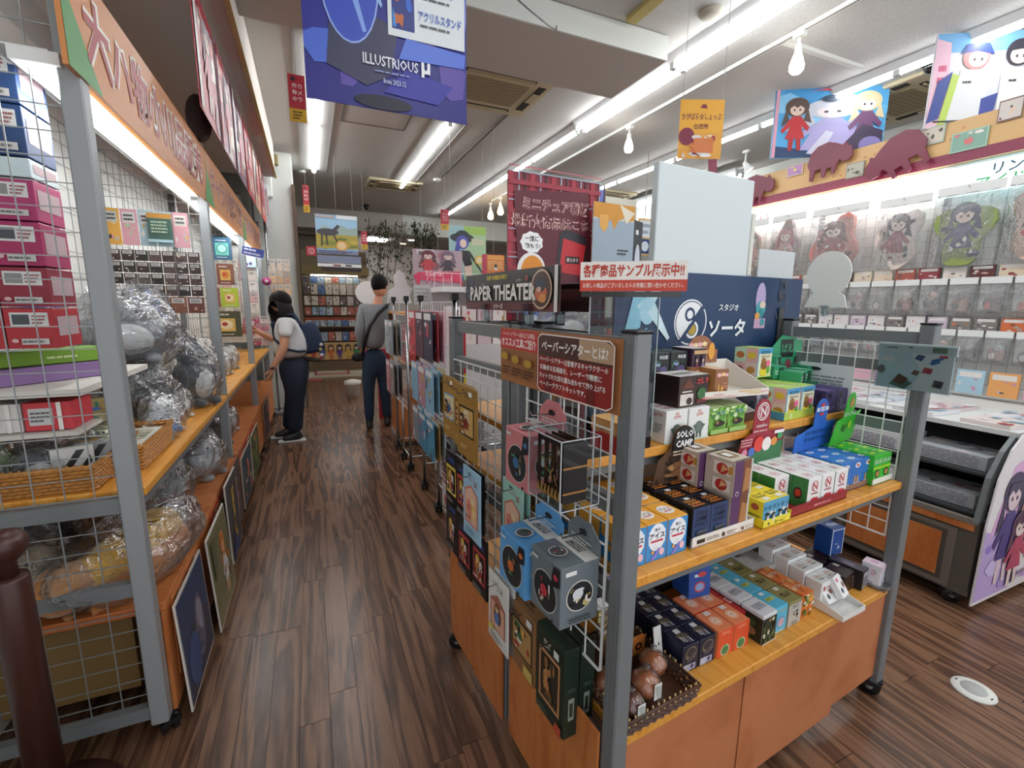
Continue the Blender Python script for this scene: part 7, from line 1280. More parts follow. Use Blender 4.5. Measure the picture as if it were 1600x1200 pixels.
hposter('figure_pair_poster', 'white and blue poster of two generic figures in pale shirts, top right corner', (4.20, 2.13), (4.88, 1.73), 2.765, 3.385, 'dcdce4',
    XS(F(('r', 0, .8, 1, 1, '7ab0dc'), ('p', [(0, 0), (.16, .05), (.12, .9), (0, .95)], 'e8c0d0'), ('p', [(.16, .05), (.3, 0), (.26, .12)], '6aa8dc'), ('L', .04, .2, .12, .7, 4, 'd05a80'), ('p', [(.2, .05), (.3, .1), (.36, .6), (.26, .5)], '3a4a90'), ('p', [(.3, .02), (.36, .04), (.42, .55), (.36, .58)], 'b8d060'), ('p', [(.36, .06), (.6, .04), (.66, .6), (.42, .62)], 'e4e6e8'), ('p', [(.6, .05), (.7, .08), (.72, .36), (.6, .3)], '44509a'), ('p', [(.72, .05), (.9, .05), (.92, .6), (.72, .6)], 'e8e8ea'), ('p', [(.9, .05), (1, .1), (1, .6), (.93, .62)], '3a5090'),
      ('e', .52, .74, .11, .13, 'd88a88'), ('e', .53, .72, .075, .085, 'ecd4cc'), ('e', .505, .715, .01, .018, '5a4a50'), ('e', .56, .715, .01, .018, '5a4a50'), ('p', [(.4, .78), (.44, .88), (.6, .88), (.65, .76), (.52, .8)], '34448c'), ('e', .83, .77, .11, .14, '383440'), ('e', .83, .74, .075, .09, 'ecd4cc'), ('e', .81, .73, .01, .018, '4a4448'), ('e', .86, .73, .01, .018, '4a4448'), ('p', [(.74, .78), (.8, .86), (.92, .8), (.83, .8)], '383440'), ('L', .44, .46, .56, .5, 1, '3a3a40'), ('L', .78, .46, .88, .5, 1, '3a3a40'))), strings=(.2, .8), depth=.02)
hposter('shop_sign', 'small yellow and orange hanging sign with hiragana and maroon animals', (1.975, 2.2), (2.20, 2.1), 2.30, 2.61, 'e0a040',
    F(('r', 0, .45, 1, 1, 'e6a838'), ('t', 'かぴばら☆しょっぷ', .5, .72, .13, '5c1c30', .9, .04), ('t', '出張所', .5, .55, .09, '5c1c30', .35, .04), ('p', [(.45, .86), (.5, .92), (.58, .92), (.62, .85)], '7c2438'), ('e', .18, .38, .18, .15, '7c2440'), ('blob', .1, .02, .98, .4, 14, ['8c2a44', 'e0d8d8', 'd87840', '7c2440', 'f0ece8'], 5), ('r', .35, .1, .8, .35, 'd07840')), strings=(.05, .95))
m = MB(); m.prism([(0, 0), (.06, 0), (.05, .08), (-.01, .07)], 0, .004, '7c2440', Matrix.Rotation(PI/2, 4, 'X')); tag(m.build('sign_tassel', None, (2.14, 2.12, 2.222)), 'maroon cut-out hanging off the lower corner of the yellow sign', 'decoration')
for i, (x, y, z0, z1, w_) in enumerate(((-.05, 3.9, 2.75, 3.06, .11), (-.0, 6.5, 2.57, 2.89, .07), (.77, 7.5, 2.27, 2.53, .085), (1.28, 4.8, 2.22, 2.42, .085))):
    hposter('strip_sign', ['red and yellow strip sign left of the blue poster', 'distant red and yellow strip beside the first strip light end', 'far red strip right of the horse poster', 'red and yellow strip hanging left of the blue haired girl poster'][i], (x, y), (x+w_, y), z0, z1, 'b83040',
        F(('r', 0, 0, 1, .28, 'd8b030'), ('L', .2, .04, .8, .24, 3, '5a4a20'), *[('t', c, .36 if q > 2 else .68, (.76, .62, .48)[q % 3], .10, 'f0d8d8', .32, .04) for q, c in enumerate('カメラ作動中')], ('e', .3, .9, .15, .05, '3a2c30')), strings=(.5,))
hposter('horse_poster', 'landscape poster with a dark grazing animal hanging near the back room', (.13, 7.0), (.67, 7.0), 2.13, 2.65, '8ab8d8',
    F(('r', 0, .55, 1, .9, '9cc4e0'), ('p', [(.0, .55), (.2, .72), (.45, .6), (.6, .75), (.8, .66), (1, .72), (1, .5), (0, .5)], '9ab0a8'), ('r', 0, .15, 1, .5, 'b0a04a'), ('blob', 0, .12, 1, .45, 14, ['c8b450', '8a9440', 'a8a048', '6a7a38'], 4), ('e', .28, .56, .26, .09, '4a4a50'), ('p', [(.45, .55), (.58, .72), (.52, .76), (.38, .62)], '4a4a50'), ('p', [(.12, .5), (.16, .5), (.14, .2), (.11, .2)], '3a3a40'), ('p', [(.22, .5), (.26, .5), (.28, .22), (.25, .22)], '3a3a40'), ('p', [(.4, .5), (.44, .5), (.52, .3), (.48, .3)], '3a3a40'), ('r', .0, .92, .45, .98, 'b8a8a8'), ('r', .5, .9, 1, 1, 'dce4e8'), ('e', .6, .22, .14, .14, 'e0a850'), ('e', .6, .22, .1, .1, 'e8d0a0'), ('r', 0, 0, 1, .1, '8088a8'), ('L', .05, .01, .95, .09, 2, '3a4060')), strings=(.05, .5, .9))
t = thing('poster_shelf', 'white slotted bar with dark slot hanging below the horse poster', 'sign', (.13, 7.0, 1.92))
m = MB(); m.box(0, -.005, .09, .57, .01, .19, 'm8088a0'); m.box(0, -.02, .04, .57, .02, .08, 'me4e6e6'); m.box(.05, -.022, -.02, .57, .02, .03, 'm3a3434'); m.box(.2, -.022, .05, .3, -.02, .07, 'm7a3a3a'); m.box(.36, -.022, .05, .44, -.02, .07, 'm3a3a40'); m.build('shelf_bar', t)
for f in (.03, .54): m = MB(); m.rod((f, .005, .19), (f, .005, .215), .003, 'm888888', 4); m.build('hanger', t)
m = MB(); m.box(0, 0, 0, .12, .004, .12, 'b83444'); m.art((0, 0, 0), (1, 0, 0), (0, 0, 1), .12, .12, F(('ring', .5, .5, .32, 'e8d8dc', 'b83444', .06), ('t', 'C', .5, .5, .3, 'e8d8dc', .3))); tag(m.build('square_sign', None, (.0, 7.0, 2.1), 0), 'small red square sign with a white round mark by the horse poster', 'sign')
hposter('girl_poster', 'green poster of a generic figure in a wide dark hat and long blue hair', (1.56, 5.5), (2.03, 5.5), 1.76, 2.39, 'a8c8a0',
    F(('r', 0, 0, .4, 1, '9cc4c8'), ('p', [(0, 0), (.4, 0), (.2, .5), (0, .4)], '3a6a98'), ('r', .4, .85, 1, 1, '98c058'), ('e', .35, .78, .32, .09, '22262e'), ('e', .36, .83, .18, .09, '22262e'), ('e', .36, .7, .17, .13, '4a4ca8'), ('p', [(.2, .7), (.1, .35), (.2, .3), (.3, .6)], '4448a0'), ('e', .38, .68, .09, .08, 'ecd4c8'), ('p', [(.3, .55), (.52, .55), (.62, .3), (.45, .22), (.36, .35)], '26242c'), ('p', [(.4, .25), (.6, .28), (.62, .02), (.45, .02)], 'e4ccc0'), ('p', [(.5, .5), (.9, .12), (.92, .14), (.55, .55)], '33343c'), ('e', .82, .38, .13, .09, 'e0b848'), ('e', .82, .38, .09, .06, 'e8dcb0'), ('r', .6, .66, .95, .78, 'c8ccb0'), ('blob', .05, .02, .4, .3, 5, ['2c3440', '3a4a58'], 4)), strings=(.05, .9), ztop=CZ)
hposter('orange_poster', 'small orange and red poster with a black figure behind the blue haired girl', (1.80, 5.0), (2.07, 5.0), 1.80, 2.02, 'd87838', F(('r', 0, 0, .2, 1, 'b83a58'), ('r', .25, .75, .95, .95, 'e0a050'), ('L', .25, .2, .95, .7, 5, 'e8c080'), ('e', .6, .45, .06, .1, '2a1c18'), ('e', .6, .3, .08, .08, 'e8e0d8')), strings=(.5,))
hposter('aqua_poster', 'narrow aqua poster just left of the red tartan poster', (2.15, 5.0), (2.30, 5.0), 1.7, 2.12, 'b8ccc4', F(('blob', .1, .1, .9, .9, 8, ['8ab0b8', 'd8e0d0', '5a8aa8'], 3)), strings=(.5,))
m = MB(); m.path([(4.15, 2.06, 2.78), (4.33, 1.93, 2.775), (4.56, 1.80, 2.83), (4.78, 1.68, 2.93), (4.95, 1.6, 3.1)], .006, 'm5a5a58', 6); tag(m.build('power_cord', None), 'grey cable sagging along the bottom of the pair poster', 'cord')
# ================================================================ BACK ROOM
t = thing('shop_shelf', 'brown shop shelf unit in the back room with lit upper goods', 'shelf', (-.12, 10.3, .05))
m = MB(); m.box(0, .4, 0, 1.3, .42, 2.5, 'm8a7a60'); m.box(0, 0, 1.98, 1.3, .42, 2.15, 'm8a7850'); m.build('shelf_back', t)
for z in (.62, .9): m = MB(); m.box(0, 0, z, 1.3, .4, z+.03, 'm8a6448'); m.build('shelf', t)
m = MB(); m.box(0, .1, 1.0, 1.3, .4, 1.12, 'm9a4c30'); m.build('shelf_box', t)
m = MB(); m.box(0, -.02, .24, 1.3, 0, .6, 'c8a060'); m.art((0, -.02, .24), (1, 0, 0), (0, 0, 1), 1.3, .36, F(*[('fig', .1+.13*i, .02, .13, .9, ['2c2024', '3a2c30', '6a4030', '241c30', '4a3a28', '2a2c30', '5a2c28'][i], ['b83c34', '3a5aa0', 'c86a38', '5a3a80', 'c8a040', '2a7a48', 'b04878'][i], 'e0b898', ['8a2c28', '2c4478', 'a05028', '483068', 'a08030', '1c5a34', '8a3058'][i]) for i in range(7)], ('r', 0, .96, 1, 1, 'd8c8a8'))); m.build('front_panel', t)
m = MB(); m.box(0, 0, 0, 1.3, .4, .22, 'm6a5440'); m.build('plinth', t)
t2 = thing('strip_light', 'strip light inside the back room shelf', 'strip light', (.5, 10.35, 2.02)); m = MB(); m.rod((-.45, 0, 0), (.45, 0, 0), .015, 'tube', 6); m.build('tube_lamp', t2); m = MB(); m.box(-.5, -.03, .01, .5, .03, .035, 'mdddddd'); m.build('housing', t2)
for j, (z, h_) in enumerate(((.97, .14), (1.20, .18), (1.40, .2), (1.62, .22), (1.85, .12), (.67, .2))):
    for i in range(9):
        rd = random.Random(j*20+i); m = MB(); m.box(0, 0, 0, .12, .05, h_*.92, rd.choice(['b8a8a0', '8aa0b0', '5a4a48', 'c8b8a8', '4a6a98', 'a85a48', 'b0b8b8'])); m.art((0, 0, 0), (1, 0, 0), (0, 0, 1), .12, h_*.92, F(('blob', .05, .05, .95, .95, 5, ['c8c0b8', '6a4a58', '3a4a68', 'a87860', 'd8d8d8', '3a2c28'], i+j)))
        tag(m.build('goods_pack', None, (-.1+.138*i, 10.25+(.12 if z > 1.15 else .0), z+.015)), 'pack on back room shelf, %s row up, %s from left' % (NTH[[1, 2, 3, 4, 5, 0][j]], NTH[i]), 'package', 'packs on the back room shelf')
for i, (x, z) in enumerate(((.55, 2.25),)):
    m = MB(); m.lathe([(.17, 0), (.16, .05), (.1, .1), (.02, .12)], emitk if False else 'md8b880', 18); tag(m.build('round_lamp', None, (x, 10.25, 2.2)), 'tan half round lamp on the back room header', 'lamp')
# white cylinder on floor and red stand
m = MB(); m.lathe([(.10, 0), (.1, .18), (.13, .2), (.13, .25), (.05, .27)], 'md8d4c8', 18); tag(m.build('white_bin', None, (.55, 7.6, 0)), 'white round bin standing on the floor left of the man', 'bin')
m = MB(); m.box(0, 0, 0, .16, .02, .9, 'a82c30'); m.art((0, 0, 0), (1, 0, 0), (0, 0, 1), .16, .9, F(('L', .2, .1, .8, .9, 8, 'c86060'),)); tag(m.build('red_stand', None, (.74, 5.95, 0), .2), 'red upright stand panel behind the man\'s leg', 'stand')
# plant
t = thing('leafy_branches', 'artificial leafy branches hanging before the back room wall', 'plant', (2.05, 10.35, 3.2))
m = MB(); rd = random.Random(8); tips = []
for i in range(18):
    x = rd.uniform(-.85, .75); p = [(x, rd.uniform(-.1, .1), 0)]
    for k in range(6): q = p[-1]; p.append((q[0]+rd.uniform(-.09, .09), q[1]+rd.uniform(-.08, .08), q[2]-rd.uniform(.1, .3))); tips.append(p[-1])
    m.path(p, .007, 'm4a3c28', 5)
m.build('branches', t); m = MB()
for i in range(1500):
    p = rd.choice(tips); c = Vector((p[0]+rd.gauss(0, .06), p[1]+rd.gauss(0, .06), p[2]+rd.gauss(0, .06))); d = Vector((rd.uniform(-1, 1), rd.uniform(-1, 1), rd.uniform(-1, .4))).normalized(); s_ = d.cross(Vector((0, 0, 1))).normalized()*.018
    m.add([c-d*.045, c+s_, c+d*.045+Vector((0, 0, -.008)), c-s_], [(0, 1, 2), (0, 2, 3)], rd.choice(['m2c3c22', 'm3a4c2a', 'm24301c', 'm4c5c34']))
stuff(m.build('leaves', t))
# ================================================================ MIDDLE STANDS
def packs_x(label, x, y0, n, z, w_, h_, pal, grp, seed=0, every=1):
    # hooks reaching towards the aisle from a grid in the plane x
    rd = random.Random(seed)
    for i in range(n):
        for k in range(3):
            c = rd.choice(pal); m = MB(); m.box(-.006, 0, 0, 0, w_, h_, c); m.art((-.006, w_, 0), (0, -1, 0), (0, 0, 1), w_, h_, F(('r', .1, .84, .9, .97, 'e8e8e8'), ('blob', .08, .05, .92, .8, 6, [rd.choice(pal), rd.choice(pal), 'e4dcdc', '5a4a58'], rd.randint(0, 99)))); m.art((-.006, 0, 0), (1, 0, 0), (0, 0, 1), .006, h_, F(('r', 0, 0, 1, 1, c)))
            tag(m.build('hanging_pack', None, (x-.03-.035*k, y0+(w_+.02)*i, z)), '%s, %s hook, %s on it' % (label, NTH[i], NTH[2-k]), 'package', grp)
for gi, (x, y0, y1, zb) in enumerate(((.76, 2.60, 3.45, .66), (.74, 3.95, 4.55, .55))):
    t = thing('grid_stand', ['white wire grid stand on chrome cart behind the island', 'farther white wire grid stand beside the man'][gi], 'display stand', (0, 0, 0))
    grid(t, (x, y1, zb), (0, -1, 0), (0, 0, 1), y1-y0, .82, 12, 14)
    for y in (y0-.02, y1+.02):
        m = MB(); m.rod((x, y, .06), (x, y, 1.50), .013, 'chrome', 10); m.build('pole', t); m = MB(); m.box(x-.02, y-.02, 1.49, x+.02, y+.02, 1.53, 'black'); m.build('pole_cap', t)
        caster(t, x, y)
    for z in (.22, .42, .60) if gi == 0 else (.12,):
        m = MB()
        for a, b_ in (((x, y0), (x, y1)), ((x+.42, y0), (x+.42, y1)), ((x, y0), (x+.42, y0)), ((x, y1), (x+.42, y1))): m.rod((*a, z), (*b_, z), .007, 'chrome', 6)
        for q in range(12): yy = y0+(y1-y0)*(q+.5)/12; m.rod((x, yy, z), (x+.42, yy, z), .002, 'chrome', 4)
        m.build('wire_shelf', t)
    for y in (y0, (y0+y1)/2, y1): 
        for xx in (x+.42,) if y != (y0+y1)/2 else (x, x+.42): m = MB(); m.rod((xx, y, .06), (xx, y, .66), .010, 'chrome', 8); m.build('pole', t); caster(t, xx, y)
pinks = ['b04050', 'd8a0b0', '5a3a44', 'c84a50', 'e0c8d0', '3a3a50']; blues = ['6aa0c0', 'c8d8e0', 'b08a50', 'd0789a', '4a90b0', '8a8a90']; greys = ['8a949c', 'b0b8bc', '6a7a88', 'a09078', '5a5a58']
packs_x('pink red pack, nearer grid upper', .75, 2.66, 3, 1.12, .22, .30, pinks, 'upper packs on the nearer grid stand', 1)
packs_x('yellow blue pack, nearer grid middle', .75, 2.66, 3, .80, .20, .27, ['c8a050', '8ab8d0', 'd8d0d0', '6a5a78', 'b88a98'], 'middle packs on the nearer grid stand', 2)
packs_x('blue pack, nearer grid lower', .75, 2.66, 3, .50, .20, .25, blues, 'lower packs on the nearer grid stand', 3)
packs_x('grey pink pack, farther grid upper', .73, 3.98, 2, 1.02, .20, .30, greys+['c8b0b8'], 'upper packs on the farther grid stand', 4)
packs_x('pale pack, farther grid lower', .73, 3.98, 2, .66, .20, .30, ['d0b8c0', 'b0b0b8', '8a8078', 'c07880'], 'lower packs on the farther grid stand', 5)
for i in range(12):
    rd = random.Random(60+i); z = (.23, .43, .61)[i % 3]; m = MB(); m.bbox(0, 0, 0, .17, .12, .10+.03*rd.random(), rd.choice(['c8c8cc', '8a8a90', 'd8d8d8', 'a07850', '5a6068']), .003); m.art((0, .12, 0), (0, -1, 0), (0, 0, 1), .12, .1, F(('blob', .1, .1, .9, .9, 4, ['e0e0e0', '5a5a68', 'a85a58'], i)))
    tag(m.build('cart_box', None, (.80+.19*((i//3) % 2), 2.66+.2*(i//6)+.38*((i//3) % 2)*0+.22*(i % 2), z)), 'small box on the chrome cart shelves, %s one' % NTH[i], 'box', 'boxes on the chrome cart')
m = MB(); m.box(0, 0, 0, .01, .25, .42, 'd8d4d4'); m.art((0, .25, 0), (0, -1, 0), (0, 0, 1), .25, .42, F(('L', .1, .5, .9, .9, 5, 'a04048'), ('e', .5, .25, .2, .1, 'c86a6a'))); tag(m.build('notice_board', None, (.745, 2.62, .10)), 'white notice board leaning low against the chrome cart', 'sign')
m = MB(); m.box(0, 0, 0, .075, .004, .40, 'b02838'); m.art((0, 0, 0), (1, 0, 0), (0, 0, 1), .075, .40, F(('r', 0, 0, 1, .22, 'd8c030'), ('L', .2, .03, .8, .2, 2, '2a2a20'), *[('t', c, .5, .92-.09*i, .06, 'f0e0e0', .5, .04) for i, c in enumerate('カメラ作動中です')])); tag(m.build('camera_notice', None, (.70, 2.42, 1.0), .0), 'red and yellow vertical notice strip beside the second rack', 'sign')
m = MB(); m.rod((0, 0, 0), (0, 0, 1.44), .008, 'chrome', 6); m.lathe([(.07, 0), (.06, .015)], 'black', 14); tag(m.build('notice_pole', None, (.737, 2.436, 0)), 'thin chrome pole carrying the red and yellow strip', 'pole')
# wooden unit
t = thing('wooden_shelf', 'orange wooden shelf unit behind the grid stands, open to the shop front', 'shelf', (.80, 4.62, 0))
m = MB(); m.bbox(0, 0, .06, .5, .7, .60, 'panel', .006); m.build('base_cabinet', t)
for z in (.60, .86, 1.08, 1.36): m = MB(); m.box(0, 0, z, .5, .7, z+.02, 'shelf'); m.build('shelf', t)
m = MB(); m.box(.48, 0, .6, .5, .7, 1.38, 'm5a4030'); m.box(0, .68, .6, .5, .7, 1.38, 'm5a4030'); m.build('side_panel', t)
for x in (.03, .46): caster(t, x, .04)
for i in range(9):
    rd = random.Random(70+i); m = MB(); m.bbox(0, 0, 0, .12, .2, .16, rd.choice(['d8c8c0', '8ab0c0', 'b83a3c', '2c2a2c', 'c8a890', '5a5a60']), .003); m.art((0, 0, 0), (1, 0, 0), (0, 0, 1), .12, .16, F(('blob', .1, .1, .9, .9, 5, ['e0d8d0', 'c86a60', '5a8aa0'], i)))
    tag(m.build('shelf_box', None, (.84+.15*(i % 3), 4.66, (.622, .882, 1.102)[i//3])), 'small box on wooden unit, %s shelf, %s from left' % (['lower', 'middle', 'upper'][i//3], NTH[i % 3]), 'box', 'boxes on the wooden unit')
def popback(label, x, y, z, pts, k='mece8e6', pole=None):
    t = thing('pop_sign_back', label, 'sign', (x, y, z)); m = MB(); m.prism(pts, 0, .006, k, Matrix.Rotation(PI/2, 4, 'X')); m.build('sign_board', t)
    m = MB(); m.rod((0, .004, min(p[1] for p in pts)-(pole or .12)), (0, .004, min(p[1] for p in pts)+.03), .005, 'me0e4e4', 6); m.build('clip_stem', t)
popback('round blank white sign back beside the man\'s head', .70, 6.30, 1.60, [(.155*math.cos(a), .15*math.sin(a)) for a in [k*PI/14 for k in range(28)]], pole=1.44)
popback('pinkish white cut-out sign back under the round one', .80, 4.60, 1.55, [(-.12, -.08), (.12, -.08), (.10, .0), (.13, .06), (.08, .1), (.06, .2), (.0, .24), (-.05, .18), (-.04, .08), (-.1, .04)], pole=.10)
t = thing('white_counter', 'white topped display box with pink printed packs behind the second rack', 'display stand', (.95, 3.50, 0))
m = MB(); m.box(0, 0, .0, 1.05, .42, 1.15, 'md6d2d0'); m.box(-.02, -.02, 1.56, 1.07, .43, 1.6, 'me8e6e6'); m.box(0, .38, 1.15, 1.05, .42, 1.56, 'md8d0d0'); m.build('counter_body', t)
grid(t, (.0, .3, 1.6), (1, 0, 0), (0, 0, 1), 1.05, .12, 14, 1)
for i in range(8):
    rd = random.Random(90+i); m = MB(); m.box(0, 0, 0, .115, .06, .30, ['e4d0d0', 'e8dcd8', 'd8c0c4', 'ece4e0'][i % 4]); m.art((0, 0, 0), (1, 0, 0), (0, 0, 1), .115, .30, F(('blob', .1, .1, .9, .9, 9, ['d08088', 'e8b8b8', 'c86068', 'e0d0c0', 'b89060'], i), ('r', 0, .9, 1, 1, 'e8e4e4')))
    tag(m.build('manga_pack', None, (.97+.13*i, 3.52, 1.151)), 'pink printed pack standing in the white display box, %s from the left' % NTH[i], 'package', 'pink packs in the white display')
hposter('stage_sign', 'cut-out sign with pink lettering and generic singers above the white display', (.90, 4.4), (1.38, 4.4), 1.62, 1.97, 'b8a0a8',
    F(('blob', 0, .2, 1, 1, 14, ['c8a8a8', '8a5a60', 'd8c8d0', '5a4450', 'b07880'], 4), ('fig', .3, .3, .4, .7, '6a3038', 'c04048', 'e8ccc0'), ('fig', .7, .3, .4, .7, '7a6478', '4a3c48', 'e8ccc0'), ('p', [(0, .3), (.1, .05), (.15, .2), (.9, .15), (1, .05), (.95, .45), (.1, .4)], 'd83c60'), ('t', 'BanG', .4, .38, .16, 'f4b0c0', .35, .08), ('t', 'Dream!', .52, .22, .18, 'f4e0e4', .7, .03), ('t', 'Dream!', .52, .22, .18, 'e03c68', .68, .01)), strings=(.5,))
hposter('white_tilted_sign', 'pale tilted panel below the pink lettered sign', (.80, 3.9), (.93, 3.85), 1.46, 1.62, 'c8cac8', F(('L', .1, .1, .9, .9, 4, 'a8aaa8')), strings=(.5,))
# gondolas further back with small goods
def gondola(label, x, y, w_, h_, n, seed, pal, grp, rz=0, d_=.4):
    t = thing('shop_gondola', label, 'display rack', (x, y, 0), rz); m = MB(); m.box(0, d_-.03, 0, w_, d_, h_, 'md0cec8'); m.build('back_board', t); m = MB(); m.box(0, 0, 0, w_, d_, .25, 'panel'); m.build('plinth', t)
    nz = 4; rd = random.Random(seed)
    for j in range(nz):
        z = .25+(h_-.3)*j/nz; m = MB(); m.box(0, .02, z, w_, d_-.03, z+.02, 'md8d6d0'); m.build('shelf', t)
        for i in range(n):
            a = w_/n; hh = (h_-.3)/nz*rd.uniform(.55, .85); q = MB(); q.box(0, 0, 0, a*.88, .06, hh, rd.choice(pal)); q.art((0, 0, 0), (1, 0, 0), (0, 0, 1), a*.88, hh, F(('r', .1, .75, .9, .93, 'e4e0dc'), ('blob', .1, .1, .9, .7, 4, [rd.choice(pal), rd.choice(pal), 'e0d8d0'], i)))
            p = Matrix.Rotation(rz, 4, 'Z') @ Vector((a*i, .05, z+.021)); tag(q.build('gondola_pack', None, (x+p.x, y+p.y, p.z), rz), 'pack on %s, %s shelf, %s along' % (grp, NTH[j], NTH[i]), 'package', 'packs on the '+grp)
pal1 = ['c86a60', 'd8b050', '8ab0c8', 'd8c8c0', 'b0a0b8', 'e0a070', '6a9a78', 'e0dcd8']
gondola('pale shelf rack behind the second island rack, seen through its open top', 1.5, 4.9, 1.1, 1.45, 10, 1, pal1, 'pale rack behind the island')
gondola('shelf rack far behind the navy board', 2.7, 4.6, 1.3, 1.75, 9, 2, pal1, 'far rack behind the navy board')
gondola('tall shelf rack against the far right wall', 4.15, 5.6, 1.4, 2.1, 9, 3, pal1, 'tall far right rack')
t = thing('framed_poster', 'row of blue framed prints high on the far right wall', 'poster', (3.95, 5.02, 2.12)); m = MB(); m.box(0, 0, 0, .75, .02, .46, 'd8b070'); m.art((0, 0, 0), (1, 0, 0), (0, 0, 1), .75, .46, F(('r', .02, .5, .98, .95, 'e0e4e8'), ('L', .05, .55, .95, .9, 2, '9aa8b8'), ('r', .03, .05, .48, .45, '2a4478'), ('e', .15, .25, .08, .14, 'd8e4ec'), ('e', .35, .25, .08, .14, 'd8e4ec'), ('r', .53, .05, .98, .45, '2a4478'), ('e', .65, .25, .08, .14, 'd8e4ec'), ('e', .85, .25, .08, .14, 'd8e4ec'))); m.build('print_panel', t)
m = MB(); m.rod((.1, .01, .46), (.1, .01, 1.28), .004, 'm888888', 4); m.rod((.65, .01, .46), (.65, .01, 1.28), .004, 'm888888', 4); m.build('hanger', t)

# ================================================================ PEOPLE
def skin(name, J, E, k, parent=None, sub=2, root=None, loc=None):
    names = list(J); me = bpy.data.meshes.new(name); me.from_pydata([J[n][0] for n in names], [(names.index(a), names.index(b)) for a, b in E], [])
    o = bpy.data.objects.new(name, me); COL.objects.link(o); md = o.modifiers.new('s', 'SKIN'); md.use_smooth_shade = True
    sv = me.skin_vertices[0].data
    for i, n in enumerate(names): r = J[n][1]; sv[i].radius = r if isinstance(r, tuple) else (r, r); sv[i].use_root = (n == (root or names[0]))
    o.modifiers.new('d', 'SUBSURF').levels = sub; dg = bpy.context.evaluated_depsgraph_get(); nm = bpy.data.meshes.new_from_object(o.evaluated_get(dg))
    bpy.data.objects.remove(o); nm.materials.clear(); nm.materials.append(mat(k)); nm.polygons.foreach_set('use_smooth', [True]*len(nm.polygons)); return link(name, nm, parent, loc)
def V_(*a): return Vector(a)
def hand_joints(J, E, wrist, wname, direc, side, palm_n, s=1.0, curl=.5):
    # palm and five unequal fingers, thumb leaving the side near the wrist
    d = V_(*direc).normalized(); sd_ = V_(*side).normalized(); n = V_(*palm_n).normalized(); w0 = V_(*wrist)
    J[wname+'palm'] = (tuple(w0+d*.045*s), (.030*s, .016*s)); E.append((wname, wname+'palm'))
    for i, (off, L_) in enumerate(((-.030, .060), (-.011, .074), (.010, .080), (.029, .072))):
        b = w0+d*.078*s+sd_*off*s; a = wname+'f%d' % i; J[a+'a'] = (tuple(b), .0095*s); m1 = b+d*L_*.5*s+n*L_*curl*.35*s; J[a+'b'] = (tuple(m1), .0085*s); e1 = m1+d*L_*.30*s+n*L_*curl*.75*s; J[a+'c'] = (tuple(e1), .007*s)
        E += [(wname+'palm', a+'a'), (a+'a', a+'b'), (a+'b', a+'c')]
    b = w0+d*.025*s+sd_*.034*s; J[wname+'t1'] = (tuple(b), .012*s); J[wname+'t2'] = (tuple(b+d*.03*s+sd_*.018*s+n*.012*s), .010*s); J[wname+'t3'] = (tuple(b+d*.055*s+sd_*.02*s+n*.025*s), .008*s)
    E += [(wname, wname+'t1'), (wname+'t1', wname+'t2'), (wname+'t2', wname+'t3')]
def head_parts(parent, c, r, face, hairk='hair'):
    # c head centre, face = unit direction the person looks; returns nothing
    f = V_(*face).normalized(); q = f.to_track_quat('-Y', 'Z').to_matrix().to_4x4(); T = Matrix.Translation(V_(*c)) @ q
    m = MB(); m.ell((0, 0, 0), (r*.78, r*.92, r*1.12), 'skin', 18, 14, T=T); m.ell((0, -r*.35, -r*.62), (r*.45, r*.42, r*.38), 'skin', 12, 8, T=T); m.ell((0, -r*.95, -r*.12), (r*.12, r*.2, r*.2), 'skin', 8, 6, T=T)
    for s_ in (-1, 1): m.ell((s_*r*.78, r*.05, -r*.05), (r*.1, r*.16, r*.24), 'skin', 8, 6, T=T); m.ell((s_*r*.3, -r*.82, r*.05), (r*.13, r*.06, r*.07), 'me8e4e0', 8, 6, T=T); m.ell((s_*r*.3, -r*.87, r*.05), (r*.06, r*.03, r*.06), 'g1a1210', 6, 5, T=T); m.ell((s_*r*.3, -r*.83, r*.22), (r*.17, r*.05, r*.03), hairk, 6, 4, T=T)
    m.ell((0, -r*.82, -r*.52), (r*.24, r*.06, r*.06), 'ma05a50', 8, 5, T=T); m.build('head', parent); return T
# --- woman: faces the left shelves, back turned half to us
wm = thing('person', 'person with long black hair, white shirt and navy backpack browsing the left shelves', 'person', (0, 0, 0))
H0 = V_(-.19, 5.36, .86)
J = {'pel': ((-.19, 5.36, .86), (.12, .15)), 'wai': ((-.20, 5.36, 1.02), (.115, .15)), 'che': ((-.235, 5.37, 1.18), (.11, .16)), 'nek': ((-.25, 5.37, 1.33), (.05, .05)), 'hd': ((-.275, 5.37, 1.40), (.05, .05)),
     'rs': ((-.235, 5.22, 1.27), .055), 're': ((-.27, 5.17, 1.0), .044), 'rw': ((-.39, 5.17, .80), .028),
     'ls': ((-.25, 5.52, 1.27), .055), 'le': ((-.36, 5.55, 1.06), .042), 'lw': ((-.52, 5.53, 1.16), .027)}
E = [('pel', 'wai'), ('wai', 'che'), ('che', 'nek'), ('nek', 'hd'), ('che', 'rs'), ('rs', 're'), ('re', 'rw'), ('che', 'ls'), ('ls', 'le'), ('le', 'lw')]
hand_joints(J, E, (-.39, 5.17, .80), 'rw', (-.3, .0, -1), (-.6, -.6, .1), (-1, .3, .3), .95, .4)
hand_joints(J, E, (-.52, 5.53, 1.16), 'lw', (-1, .0, .25), (.1, -.2, 1), (-.2, -1, 0), .95, .7)
skin('body', J, E, 'skin', wm, 2, 'pel')
